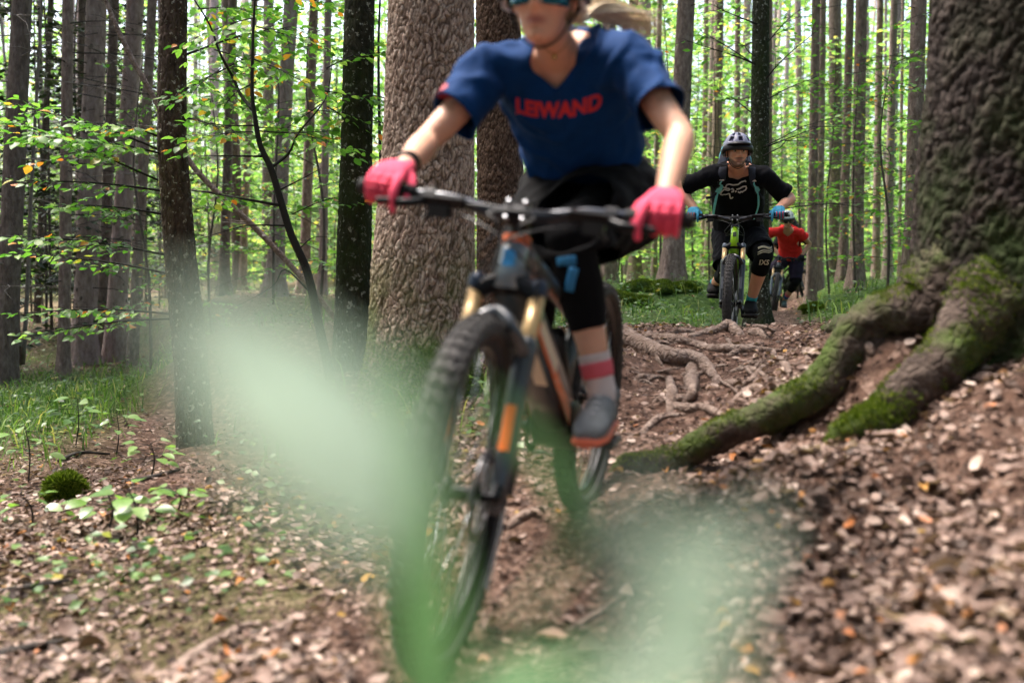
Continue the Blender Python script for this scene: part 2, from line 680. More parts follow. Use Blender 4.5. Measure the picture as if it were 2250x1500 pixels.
_cu, _cv = warp(CT[:, 0], CT[:, 1])
def ground_z(x, y, rough=True):
    x = np.atleast_1d(np.asarray(x, float))
    y = np.atleast_1d(np.asarray(y, float))
    u, v = warp(x, y)
    num = np.zeros_like(u)
    den = np.zeros_like(u)
    for a, b, z in zip(_cu, _cv, CT[:, 2]):
        d2 = (u - a) ** 2 + (v - b) ** 2
        w = 1.0 / (d2 + 0.0008) ** 2
        num += w * z
        den += w
    z = num / den
    if rough:
        p = np.stack([x, y, np.zeros_like(x)], 1)
        z = z + 0.022 * fbm(p * 2.6, 3, 3) + 0.008 * fbm(p * 11.0, 2, 9)
    return z

def gz(x, y):
    return float(ground_z(x, y)[0])

def G(px, py, dmax=60.0):
    """where the line of sight through a pixel meets the terrain"""
    ds = np.concatenate([np.linspace(1.0, 8, 240), np.linspace(8.05, dmax, 500)])
    q0 = P(px, py, 1.0)
    x = q0.x * ds
    z = CAMZ + (q0.z - CAMZ) * ds
    g = ground_z(x, ds)
    below = np.nonzero(z < g)[0]
    i = below[0] if len(below) else len(ds) - 1
    return Vector((x[i], ds[i], g[i]))

def ground_normal(x, y, e=0.03):
    zx = (ground_z(x + e, y, False) - ground_z(x - e, y, False)) / (2 * e)
    zy = (ground_z(x, y + e, False) - ground_z(x, y - e, False)) / (2 * e)
    n = np.stack([-zx, -zy, np.ones_like(zx)], 1)
    return n / np.linalg.norm(n, axis=1, keepdims=True)

def green_mask(x, y):
    """0 bare trail and leaf litter ... 1 grass and moss: follows the place, not the light"""
    p = np.stack([x, y, np.zeros_like(x)], 1)
    n = fbm(p * 0.8, 3, 21)
    px = 1125 + FPX * x / np.maximum(y, 0.5)
    left_lawn = np.exp(-((x + 4.9) / 1.55) ** 4 - ((y - 9.2) / 3.6) ** 4)
    sidepath = np.exp(-((x - (-2.7 - 0.16 * (y - 7))) / 0.42) ** 2) * (y > 4.2)
    verge = np.clip((y - 6.6) / 1.5, 0, 1) * np.clip((x + 0.4) / 0.8, 0, 1)
    # the trail itself, winding up to the riders
    tx = np.interp(y, [0, 1.9, 3.2, 4.8, 5.9, 7.1, 10, 15, 19, 40], [-0.2, -0.1, 0.3, 0.85, 1.45, 1.65, 2.6, 4.0, 5.4, 12])
    trail = np.exp(-((x - tx) / (0.75 - 0.02 * np.minimum(y, 20))) ** 4)
    under = np.exp(-((x + 0.75) / 0.7) ** 2 - ((y - 4.0) / 1.2) ** 2)
    g = 1.0 * left_lawn + 0.85 * verge + 0.55 * under + 0.30 * np.clip((y - 9) / 4, 0, 1) + 0.35 * n
    g = g * (1 - trail) * (1 - 0.9 * np.clip(sidepath, 0, 1))
    return np.clip(g, 0, 1)

# one sheet to the horizon
nr, nc = 330, 300
tt = np.linspace(0, 1, nr)
yy = -1.8 + 4.0 * tt + 30 * tt ** 3 + 380 * tt ** 12
uu = np.linspace(-1, 1, nc)
uu = np.sign(uu) * (0.65 * np.abs(uu) + 0.35 * np.abs(uu) ** 3)
Y, U = np.meshgrid(yy, uu, indexing='ij')
X = U * (np.maximum(Y, 0) * 1.0 + 2.6)
Z = ground_z(X.ravel(), Y.ravel())
gv = np.stack([X.ravel(), Y.ravel(), Z], 1)
ii, jj = np.meshgrid(np.arange(nr - 1), np.arange(nc - 1), indexing='ij')
o0 = (ii * nc + jj).ravel()
gf = np.stack([o0, o0 + 1, o0 + nc + 1, o0 + nc], 1)

def ground_material():
    m = bpy.data.materials.new('forest_floor')
    m.use_nodes = True
    nt = m.node_tree
    N, L = nt.nodes, nt.links
    b = N['Principled BSDF']
    b.inputs['Roughness'].default_value = 0.95
    b.inputs['Specular IOR Level'].default_value = 0.15
    tc = N.new('ShaderNodeTexCoord')
    def ramp(src, stops):
        r = N.new('ShaderNodeValToRGB')
        e = r.color_ramp.elements
        e[0].position, e[0].color = stops[0][0], (*stops[0][1][:3], 1)
        e[1].position, e[1].color = stops[-1][0], (*stops[-1][1][:3], 1)
        for p_, c_ in stops[1:-1]:
            k = e.new(p_)
            k.color = (*c_[:3], 1)
        L.new(src, r.inputs['Fac'])
        return r.outputs['Color']
    def nz(scale, detail=8, rough=0.7):
        n = N.new('ShaderNodeTexNoise')
        n.inputs['Scale'].default_value = scale
        n.inputs['Detail'].default_value = detail
        n.inputs['Roughness'].default_value = rough
        L.new(tc.outputs['Object'], n.inputs['Vector'])
        return n.outputs['Fac']
    soil = ramp(nz(9.0), [(0.3, hexc(46, 33, 28)), (0.5, hexc(84, 64, 55)), (0.7, hexc(124, 99, 87))])
    vo = N.new('ShaderNodeTexVoronoi')
    vo.inputs['Scale'].default_value = 30.0
    L.new(tc.outputs['Object'], vo.inputs['Vector'])
    sep = N.new('ShaderNodeSeparateColor')
    L.new(vo.outputs['Color'], sep.inputs[0])
    litter = ramp(sep.outputs[0], [(0.0, hexc(58, 40, 32)), (0.35, hexc(98, 74, 62)), (0.7, hexc(134, 108, 95)), (1.0, hexc(168, 142, 128))])
    mix1 = N.new('ShaderNodeMix')
    mix1.data_type = 'RGBA'
    L.new(ramp(nz(14.0), [(0.4, (0, 0, 0)), (0.6, (1, 1, 1))]), mix1.inputs[0])
    L.new(soil, mix1.inputs[6])
    L.new(litter, mix1.inputs[7])
    green = ramp(nz(16.0), [(0.3, hexc(40, 58, 26)), (0.55, hexc(84, 110, 50)), (0.75, hexc(128, 146, 80))])
    at = N.new('ShaderNodeAttribute')
    at.attribute_name = 'green'
    mx = N.new('ShaderNodeMix')
    mx.data_type = 'RGBA'
    L.new(at.outputs['Fac'], mx.inputs[0])
    L.new(mix1.outputs[2], mx.inputs[6])
    L.new(green, mx.inputs[7])
    L.new(mx.outputs[2], b.inputs['Base Color'])
    bp = N.new('ShaderNodeBump')
    bp.inputs['Strength'].default_value = 0.9
    bp.inputs['Distance'].default_value = 0.03
    L.new(nz(34.0, 6), bp.inputs['Height'])
    L.new(bp.outputs['Normal'], b.inputs['Normal'])
    return m

gme = mesh_np('forest_ground', gv, gf)
ga = gme.attributes.new('green', 'FLOAT', 'POINT')
ga.data.foreach_set('value', green_mask(gv[:, 0], gv[:, 1]).astype(np.float32))
ground = link('forest_ground', gme, ground_material())
ground['kind'] = 'structure'
# ------------------------------------------------------------------ tree trunks
B_SPRUCE = bark_mat('spruce_bark', hexc(92, 76, 70), hexc(140, 120, 112), hexc(178, 160, 150), 26, 11, 0.8)
B_SPRUCE_NEAR = bark_mat('spruce_bark_scaly', hexc(146, 122, 108), hexc(200, 176, 160), hexc(232, 216, 202), 44, 24, 0.5, crack=hexc(72, 54, 45), moss=hexc(92, 112, 52), moss_h=(0.35, 0.95), moss_amt=0.8)
B_SPRUCE_TWIN = bark_mat('spruce_bark_shaded', hexc(84, 66, 56), hexc(124, 102, 88), hexc(158, 136, 120), 44, 28, 0.5, crack=hexc(44, 32, 27))  # darker copy of the scaly bark: the twin's shade is put into its colour
B_SPRUCE_PINK = bark_mat('spruce_bark_pinkish', hexc(116, 98, 94), hexc(160, 140, 134), hexc(190, 172, 166), 24, 9, 0.7)
B_DARK = bark_mat('dark_bark', hexc(74, 64, 60), hexc(112, 98, 92), hexc(146, 132, 125), 30, 10, 0.8)
B_BEECH = bark_mat('lichened_bark', hexc(40, 33, 29), hexc(74, 60, 52), hexc(108, 93, 82), 38, 14, 0.9, lichen=hexc(178, 172, 158), lich_amt=0.8)
B_MOSSY = bark_mat('mossy_bark', hexc(26, 27, 21), hexc(48, 48, 37), hexc(78, 74, 60), 34, 14, 0.9, lichen=hexc(170, 172, 160), lich_amt=0.85, moss=hexc(46, 60, 26), moss_amt=0.6)
B_RIGHT = bark_mat('old_spruce_bark', hexc(36, 30, 28), hexc(66, 57, 54), hexc(98, 87, 82), 34, 18, 0.6, crack=hexc(22, 18, 16), moss=hexc(42, 60, 20), moss_h=(-0.1, 1.15), moss_amt=0.95)
B_ROOT = bark_mat('worn_root_bark', hexc(86, 70, 62), hexc(130, 112, 102), hexc(172, 156, 146), 30, 30, 0.8)
B_ROOT_MOSS = bark_mat('mossy_root_bark', hexc(40, 33, 30), hexc(72, 61, 55), hexc(106, 94, 86), 30, 30, 0.8, moss=hexc(66, 88, 28), moss_amt=0.75)
M_TWIG = mat('dead_twig', hexc(48, 42, 38), 0.9, var=0.4, vscale=20)
M_TWIG_PALE = mat('pale_dead_twig', hexc(130, 120, 112), 0.9, var=0.4, vscale=20)

PLATE = {}
def trunk_arrays(path, rad, seg=18, step=0.25, bark=0.0, bs=(22.0, 14.0), lobes=None, seed=0, base_z=None, lump=0.02):
    """path: world points bottom to top; lobes: (amount, height, number, phase) of the root flare"""
    pts = np.array([tuple(q) for q in path], float)
    d = np.concatenate([[0], np.cumsum(np.linalg.norm(np.diff(pts, axis=0), axis=1))])
    n = max(4, int(d[-1] / step))
    s = np.linspace(0, d[-1], n)
    c = np.stack([np.interp(s, d, pts[:, k]) for k in range(3)], 1)
    r = np.interp(s, d, rad)
    th = np.linspace(0, 2 * np.pi, seg, endpoint=False) + np.pi / 2      # seam at the back
    S, T = np.meshgrid(s, th, indexing='ij')
    R = np.repeat(r[:, None], seg, 1)
    if lobes:
        am, hh, nl, ph = lobes
        R = R + am * np.exp(-np.maximum(S - 0.15, 0) / hh) * (0.35 + 0.65 * (0.5 + 0.5 * np.cos(nl * T + ph + 0.4 * np.sin(2 * T))) ** 1.5)
    q = np.stack([np.cos(T).ravel() * 1.3 + seed * 3.1, np.sin(T).ravel() * 1.3, S.ravel() * 1.1], 1)
    R = R * (1 + lump * 2 * fbm(q, 3, seed).reshape(R.shape))
    if bark:
        arc = (T - np.pi / 2) * np.mean(r)
        wob = 0.95 * fbm(np.stack([arc.ravel() * 14, S.ravel() * 9, np.zeros(S.size)], 1), 3, seed + 5).reshape(S.shape)
        f1, f2 = worley((arc * bs[0] + wob).ravel(), (S * bs[1] + wob * 0.8).ravel(), seed)
        crack = np.clip((f2 - f1) * 4.5 - 0.12, 0, 1).reshape(S.shape)
        cid = worley.cid.reshape(S.shape)
        g1, g2 = worley((arc * bs[0] * 0.45 + wob).ravel(), (S * bs[1] * 0.28 + wob).ravel(), seed + 3)
        deep = np.clip((g2 - g1) * 5.0, 0, 1).reshape(S.shape)
        fine = fbm(np.stack([arc.ravel() * 60, S.ravel() * 45, np.zeros(S.size)], 1), 2, seed + 8).reshape(S.shape)
        g3, g4 = worley((arc * bs[0] * 1.9 + wob).ravel(), (S * bs[1] * 2.2 + wob).ravel(), seed + 11)
        flake = (_hash(np.floor(arc * bs[0] * 1.3 + wob).ravel(), np.floor(S * bs[1] * 1.6 + wob * 2).ravel(), np.zeros(S.size), seed) - 0.5).reshape(S.shape)
        chip = np.clip((g4 - g3) * 4.0, 0, 1).reshape(S.shape)
        R = R + bark * ((crack - 1) * 0.55 + (deep - 1) * 0.5 + 0.18 * fine + 0.25 * (chip - 1) + 0.16 * flake + 0.35 * (cid - 0.5))
        PLATE[seed] = np.clip(0.10 + 0.9 * crack * (0.45 + 0.55 * deep) * (0.75 + 0.25 * chip) * (0.62 + 0.42 * cid), 0, 1).ravel()
    v = np.stack([c[:, 0:1] + R * np.cos(T), c[:, 1:2] + R * np.sin(T), np.repeat(c[:, 2:3], seg, 1)], 2).reshape(-1, 3)
    i, j = np.meshgrid(np.arange(n - 1), np.arange(seg), indexing='ij')
    j2 = (j + 1) % seg
    f = np.stack([i * seg + j, i * seg + j2, (i + 1) * seg + j2, (i + 1) * seg + j], 2).reshape(-1, 4)
    return v, f

def stub_branches(mb, path, rad, rng, count, lo, hi, length=(0.3, 1.2), droop=0.15, r0=0.008):
    pts = [Vector(q) for q in path]
    for _ in range(count):
        t = rng.uniform(lo, hi)
        k = min(int(t * (len(pts) - 1)), len(pts) - 2)
        fr = t * (len(pts) - 1) - k
        a = pts[k].lerp(pts[k + 1], fr)
        r = rad[0] + (rad[-1] - rad[0]) * t
        th = rng.uniform(0, 2 * math.pi)
        dv = Vector((math.cos(th), math.sin(th), 0))
        L = rng.uniform(*length)
        q = [a + dv * r * 0.8]
        dz = rng.uniform(-0.1, 0.25)
        for i in range(1, 5):
            q.append(a + dv * (r * 0.8 + L * i / 4) + Vector((rng.normal(0, 0.03), rng.normal(0, 0.03), L * (dz * i / 4 - droop * (i / 4) ** 2 * 2))))
        mb.tube(q, [r0, r0 * 0.8, r0 * 0.6, r0 * 0.4, r0 * 0.15], 5, cap=False)
        if L > 0.6:
            for s in (-1, 1):
                b = q[2]
                side = Vector((-dv.y, dv.x, 0)) * s
                e = b + (dv * 0.6 + side * 0.8) * L * 0.4 + Vector((0, 0, -0.05 * L))
                mb.tube([b, b.lerp(e, 0.5) + Vector((0, 0, 0.02)), e], [r0 * 0.45, r0 * 0.3, r0 * 0.1], 4, cap=False)

def tree_path(pxt, pyt, pxb, pyb, d, top=9.0, bend=0.0):
    b = P(pxb, pyb, d)
    t = P(pxt, pyt, d)
    dirv = (t - b)
    k = (top) / max(dirv.z, 0.5)
    pts = []
    for i in range(13):
        f = -0.25 / top + (1.0 + 0.25 / top) * i / 12
        q = b + dirv * (k * f)
        q.x += bend * math.sin(f * math.pi * 2.2)
        pts.append(q)
    return pts

# (x at the top edge, x at the foot, y of the foot, width in pixels low down, distance, bark, label)
SPRUCES = [
    (48, 8, 868, 50, 11.8, B_DARK, 'dark leaning spruce trunk at the far left edge behind beech leaves', (6, 26)),
    (149, 140, 842, 27, 12.9, B_SPRUCE, 'slim knotty grey spruce trunk standing free left of the thick pinkish spruces', (4, 18)),
    (213, 183, 795, 52, 15.0, B_SPRUCE_PINK, 'thick pinkish spruce trunk with black knots, left of the leaning dead pole', (6, 22)),
    (182, 176, 780, 24, 20.0, B_DARK, 'dark narrow trunk half hidden behind the thick knotted pinkish spruce', (4, 14)),
    (252, 222, 792, 25, 16.5, B_DARK, 'narrow brown spruce trunk close beside the thick knotted pinkish spruce', (4, 16)),
    (298, 250, 800, 44, 15.5, B_SPRUCE_PINK, 'stout pale spruce trunk crossed by the leaning dead pole, upper left', (6, 20)),
    (335, 290, 812, 24, 14.5, B_SPRUCE, 'slender grey trunk just left of the lichened beech, foot by the side path', (4, 12)),
    (112, 78, 770, 16, 19.0, B_DARK, 'thin dark trunk in the gloomy thicket between the two leftmost spruces', (3, 16)),
    (512, 492, 610, 22, 19.0, B_DARK, 'dark slender trunk behind the black sapling, between beech and mossy tree', (3, 8)),
    (640, 603, 622, 36, 15.5, B_SPRUCE_PINK, 'pale thick spruce trunk rising behind the bare black sapling', (5, 10)),
    (560, 532, 600, 17, 24.0, B_SPRUCE, 'thin brown trunk left of the pale thick spruce behind the sapling', (3, 6)),
    (690, 668, 622, 24, 20.0, B_SPRUCE, 'grey trunk between the pale thick spruce and the mossy tree', (3, 8)),
    (722, 708, 640, 18, 17.0, B_SPRUCE_PINK, 'slim pinkish trunk just left of the dark mossy tree', (2, 8)),
    (1508, 1478, 607, 44, 14.6, B_SPRUCE, 'stout spruce trunk with flared foot between the blue rider and the man', (8, 14)),
    (1338, 1338, 600, 34, 17.0, B_SPRUCE, "grey trunk rising behind the blue rider's shoulder and arm", (4, 10)),
    (1392, 1395, 600, 26, 22.0, B_SPRUCE, "slim trunk above the blue rider's raised shoulder seam", (3, 8)),
    (1552, 1545, 600, 13, 27.0, B_SPRUCE, "thin far trunk left of the man's helmet beside the flared spruce", (2, 6)),
    (1621, 1618, 600, 15, 24.0, B_SPRUCE, "brown trunk rising straight above the man's helmet", (2, 8)),
    (1690, 1688, 600, 16, 19.0, B_SPRUCE, 'pale trunk half hidden behind the straight black trunk', (2, 6)),
    (1793, 1783, 590, 21, 17.0, B_SPRUCE, 'left stem of the close pair of grey spruces behind the rider in red', (3, 10)),
    (1808, 1800, 590, 17, 19.0, B_SPRUCE_PINK, 'right stem of the close pair of grey spruces behind the rider in red', (3, 10)),
    (1868, 1852, 603, 20, 18.0, B_SPRUCE, 'narrow spruce trunk left of its thicker flared neighbour, right of the riders', (3, 10)),
    (1893, 1881, 606, 29, 17.0, B_SPRUCE, 'brown spruce trunk with flared dark foot among yellowing leaves', (4, 12)),
    (1934, 1924, 600, 17, 22.0, B_SPRUCE, 'trunk whose lower half is hidden by the leafy beech boughs', (3, 8)),
    (1965, 1950, 596, 19, 19.5, B_SPRUCE_PINK, 'light grey trunk midway between the flared spruce and the tall brown one', (3, 10)),
    (1984, 1976, 600, 8, 24.0, B_SPRUCE, 'very thin pole beside the tall brown spruce left of the great tree', (1, 4)),
    (2019, 2002, 622, 37, 13.0, B_SPRUCE, 'tall brown knotted spruce trunk next to the great tree on the bank', (10, 16)),
    (2050, 2040, 630, 18, 16.0, B_DARK, 'dark lichen-flecked trunk squeezed between the brown spruce and the great tree', (2, 6)),
]
for k, (xt, xb, yb, w, d, bm_, lab, (ns, nk)) in enumerate(SPRUCES):
    rng = np.random.default_rng(100 + k)
    path = tree_path(xt, 0, xb, yb, d, 8.5 + 0.2 * d)
    foot = path[0].copy()
    zg = gz(foot.x, foot.y)
    path[0].z = min(path[0].z, zg - 0.12)
    r0 = w / FPX * d / 2
    rad = [r0 * 1.12] + [r0 * (1.0 - 0.035 * i) for i in range(1, 13)]
    ld = np.concatenate([[0], np.cumsum([(path[i + 1] - path[i]).length for i in range(12)])])
    t = empty('spruce_tree', (foot.x, foot.y, zg))
    tag(t, lab, 'tree')
    v, f = trunk_arrays(path, np.interp(ld, ld, rad), 22, 0.12, 0.0, lobes=(r0 * 0.9, 0.28, 4 + k % 3, k * 1.3), seed=k, lump=0.03)
    link('trunk', mesh_np('trunk', v - np.array(t.location), f), bm_, t)
    mb = MB()
    stub_branches(mb, path, rad, rng, nk, 0.08, 0.75, (0.4, 1.9 if d < 17 and xb < 330 else 1.1), 0.12, 0.010 if xb < 330 else 0.007)
    if xb < 330:
        stub_branches(mb, path, rad, rng, nk, 0.1, 0.6, (0.5, 2.2), 0.2, 0.008)
    mb.build('dead_branches', M_TWIG if k % 3 else M_TWIG_PALE, t)['kind'] = 'stuff'
    kb = MB()
    for _ in range(ns * 2):          # dark branch scars
        tt_ = rng.uniform(0.05, 0.6)
        i = int(tt_ * 12)
        c = path[i].lerp(path[i + 1], tt_ * 12 - i)
        th = rng.uniform(math.pi * 1.05, math.pi * 1.95)
        rr = r0 * (1.0 - 0.035 * tt_ * 12)
        nrm = Vector((math.cos(th), math.sin(th), 0))
        kb.ell(c + nrm * rr * 0.97, Vector((-nrm.y, nrm.x, 0)) * r0 * 0.13, nrm * r0 * 0.16, Vector((0, 0, r0 * 0.2)), 7, 5)
    kb.build('knots', B_DARK, t)['kind'] = 'stuff'

# what a label can name along the picture, from left to right
MARKS = [(-400, 'left picture edge'), (8, 'dark leaning spruce'), (140, 'slim knotty spruce'), (183, 'thick knotted spruce'), (250, 'stout pale spruce'), (400, 'lichened beech'), (603, 'pale thick spruce'), (775, 'mossy tree'), (940, 'big scaly spruce'),
         (1395, "blue rider's arm"), (1478, 'stout flared spruce'), (1669, 'straight black trunk'), (1790, 'close grey pair'), (1881, 'flared brown spruce'), (1950, 'light grey trunk'), (2002, 'tall brown spruce'), (2310, 'great tree')]
RANKED = []
def rank_labels():
    """each far thing is named by the marks it stands between and by its nearness there"""
    words = ['nearest', 'second nearest', 'third nearest', 'fourth nearest', 'fifth nearest', 'sixth nearest', 'seventh nearest', 'eighth nearest', 'ninth nearest', 'tenth nearest', 'eleventh nearest', 'twelfth nearest', 'thirteenth nearest', 'fourteenth nearest']
    bins = {}
    for o, what, px, d in RANKED:
        i = max(j for j, m in enumerate(MARKS) if m[0] <= px)
        bins.setdefault((what, i), []).append((d, o))
    for (what, i), lst in bins.items():
        lst.sort(key=lambda q: q[0])
        nxt = MARKS[min(i + 1, len(MARKS) - 1)][1]
        for k, (d, o) in enumerate(lst):
            if len(lst) == 1:
                o['label'] = what + ' standing between the ' + MARKS[i][1] + ' and the ' + nxt
            else:
                o['label'] = words[min(k, len(words) - 1)] + ' ' + what + ' between the ' + MARKS[i][1] + ' and the ' + nxt
# far trunks that can still be told apart
rng = np.random.default_rng(5)
far_zone = {0: ('thin distant spruce pole in the gloomy thicket at the left', 'distant poles in the left thicket'),
            1: ('thin distant pole seen between the lichened beech and the big scaly spruce', 'distant poles behind the black sapling'),
            2: ('thin distant pole in the bright wood between the blue rider and the straight black trunk', 'distant poles in the bright middle wood'),
            3: ('thin distant pole in the bright wood between the straight black trunk and the great tree', 'distant poles in the bright wood on the right')}
n_far = 0
tries = 0
used = []
while n_far < 40 and tries < 900:
    tries += 1
    px = rng.uniform(0, 2060)
    d = rng.uniform(22, 52)
    if any(abs(px - q) < 9 for q in used) or 780 < px < 1330:
        continue
    used.append(px)
    x = (px - 1125) / FPX * d
    z = gz(x, d)
    w = rng.uniform(0.06, 0.22)
    lean = rng.normal(0, 0.035)
    H = 14.0
    path = [Vector((x + lean * H * i / 6, d, z - 0.1 + H * i / 6)) for i in range(7)]
    zone = 0 if px < 350 else 1 if px < 800 else 2 if px < 1660 else 3
    t = empty('spruce_pole', (x, d, z))
    tag(t, far_zone[zone][0], 'tree', far_zone[zone][1])
    RANKED.append((t, 'thin distant pole', px, d))
    v, f = trunk_arrays(path, [w * (1 - 0.04 * i) for i in range(7)], 9, 0.9, lobes=(w * 0.5, 0.3, 3, px), seed=n_far)
    link('trunk', mesh_np('trunk', v - np.array(t.location), f), [B_SPRUCE, B_SPRUCE_PINK, B_DARK][n_far % 3], t)
    mb = MB()
    stub_branches(mb, path, [w, w * 0.8], rng, 10, 0.05, 0.9, (0.4, 1.6), 0.1, 0.012)
    mb.build('dead_branches', M_TWIG, t)['kind'] = 'stuff'
    n_far += 1

# the big scaly spruce right behind the front rider, and its twin
def near_tree(name, lab, path, rad, mat_, bark, lobes, seg, step, seed, bs=(22, 14), cat='tree'):
    foot = Vector(path[1])
    t = empty(name, (foot.x, foot.y, gz(foot.x, foot.y)))
    tag(t, lab, cat)
    v, f = trunk_arrays(path, rad, seg, step, bark, bs, lobes, seed, lump=0.012)
    me = mesh_np('trunk', v - np.array(t.location), f)
    if seed in PLATE:
        pa = me.attributes.new('plate', 'FLOAT', 'POINT')
        pa.data.foreach_set('value', PLATE[seed].astype(np.float32))
    link('trunk', me, mat_, t)
    return t

def npath(pxs, pys, d, top_extra=2.5):
    pts = [P(a, b, d) for a, b in zip(pxs, pys)]
    pts.insert(0, pts[0] + Vector((0, 0, -0.25)))
    e = pts[-1] + (pts[-1] - pts[-2]).normalized() * top_extra
    pts.append(e)
    return pts
W = lambda px, d: px / FPX * d / 2
bigs = near_tree('spruce_tree', 'big scaly brown spruce trunk directly behind the blue rider', npath([935, 930, 942, 948], [900, 600, 300, 0], 5.3),
                 [W(232, 5.3), W(236, 5.3), W(222, 5.3), W(198, 5.3), W(186, 5.3), W(170, 5.3)], B_SPRUCE_NEAR, 0.011, (0.15, 0.26, 5, 2.2), 300, 0.0065, 31, (46, 16))
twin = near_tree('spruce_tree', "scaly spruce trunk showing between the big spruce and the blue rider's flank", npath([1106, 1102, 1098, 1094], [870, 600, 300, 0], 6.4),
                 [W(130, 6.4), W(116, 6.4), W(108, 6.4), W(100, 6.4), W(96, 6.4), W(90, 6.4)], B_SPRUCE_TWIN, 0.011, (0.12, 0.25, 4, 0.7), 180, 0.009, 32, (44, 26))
mossy = near_tree('mossy_tree', 'dark mossy trunk flecked with white lichen, left of the big spruce', npath([773, 778, 784, 790], [812, 560, 300, 0], 6.8),
                  [W(86, 6.8), W(80, 6.8), W(76, 6.8), W(70, 6.8), W(66, 6.8), W(60, 6.8)], B_MOSSY, 0.006, (0.07, 0.2, 4, 1.0), 70, 0.02, 33, (26, 12))
black = near_tree('dark_tree', 'straight almost black trunk behind the man with the backpack', npath([1667, 1669, 1670, 1672], [690, 400, 200, 0], 10.5, 4),
                  [W(44, 10.5), W(42, 10.5), W(41, 10.5), W(39, 10.5), W(36, 10.5), W(30, 10.5)], B_MOSSY, 0.004, (0.08, 0.2, 4, 0.3), 40, 0.04, 34)
for _ in range(1):
    rng = np.random.default_rng(61)
    mb = MB()
    bp_ = [P(1669, 690 - 690 * i / 12, 10.5) for i in range(13)]
    stub_branches(mb, bp_, [0.1, 0.09], rng, 8, 0.2, 1.0, (0.6, 1.9), 0.06, 0.007)
    mb.build('dead_branches', M_TWIG, black)['kind'] = 'stuff'

# lichened beech in front of the left-hand wood
beech = near_tree('beech_tree', 'lichened dark beech trunk with leafy boughs, half veiled by the blurred leaf', npath([432, 420, 396, 378, 378, 382], [1042, 800, 560, 320, 180, 0], 7.0),
                  [W(92, 7), W(84, 7), W(74, 7), W(68, 7), W(62, 7), W(60, 7), W(58, 7), W(52, 7)], B_BEECH, 0.007, (0.06, 0.22, 4, 2.0), 80, 0.016, 35, (34, 13))

# great tree on the bank at the right, with its roots
gt_path = [P(2310, 760, 3.25) + Vector((0, 0, -0.25)), P(2310, 760, 3.25), P(2306, 600, 3.25), P(2302, 300, 3.25), P(2304, 0, 3.25), P(2306, -1100, 3.25)]
great = near_tree('spruce_tree', 'great dark old spruce on the bank at the right edge with mossy roots', gt_path,
                  [W(600, 3.25), W(585, 3.25), W(570, 3.25), W(515, 3.25), W(462, 3.25), W(440, 3.25)], B_RIGHT, 0.015, (0.15, 0.24, 5, 2.6), 280, 0.008, 36, (34, 17))

def root_tube(pts, rad, parent, name, material, seed, n=14, smooth=6, knob=0.18, fuzz=None):
    mb = MB()
    if fuzz:                      # keep the root riding on the slope
        rad = [x[0] for x in cr(rad, 4)]
        pts = [Vector(x) for x in cr(pts, 4)]
        pts = [Vector((p.x, p.y, max(p.z, gz(p.x, p.y) + 0.35 * r))) if i < len(pts) - 3 else p for i, (p, r) in enumerate(zip(pts, rad))]
        smooth = 4
    mb.tube(pts, rad, n, smooth=smooth, round_end=True)
    v = np.array(mb.v)
    me_n = np.zeros_like(v)
    c = np.repeat(v.reshape(-1, n, 3).mean(1), n, axis=0)
    dv = v - c
    k = 1 + knob * 2 * fbm(v * 9.0 + seed, 3, seed) + 0.10 * fbm(v * 40.0, 2, seed + 4) + (0.10 * fbm(v * 75.0, 2, seed + 9) if fuzz else 0)
    mb.v = [tuple(q) for q in (c + dv * k[:, None])]
    return mb.build(name, material, parent)

ra = [P(2140, 540, 3.2), P(2075, 635, 3.2), P(1995, 725, 3.2), P(1890, 815, 3.22), P(1750, 885, 3.22), P(1620, 940, 3.25), P(1500, 1000, 3.3), P(1400, 1045, 3.35), P(1300, 1085, 3.4)]
root_tube(ra, [0.15, 0.125, 0.094, 0.078, 0.066, 0.057, 0.050, 0.040, 0.022], great, 'root', B_ROOT_MOSS, 3, 22, 14, 0.07, True)
rb = [P(2230, 600, 3.05), P(2150, 700, 3.0), P(2075, 790, 2.93), P(1995, 862, 2.90), P(1935, 945, 2.86), P(1860, 1020, 2.84), P(1805, 1075, 2.84)]
root_tube(rb, [0.14, 0.105, 0.075, 0.068, 0.060, 0.046, 0.020], great, 'root', B_ROOT_MOSS, 5, 22, 14, 0.07, True)

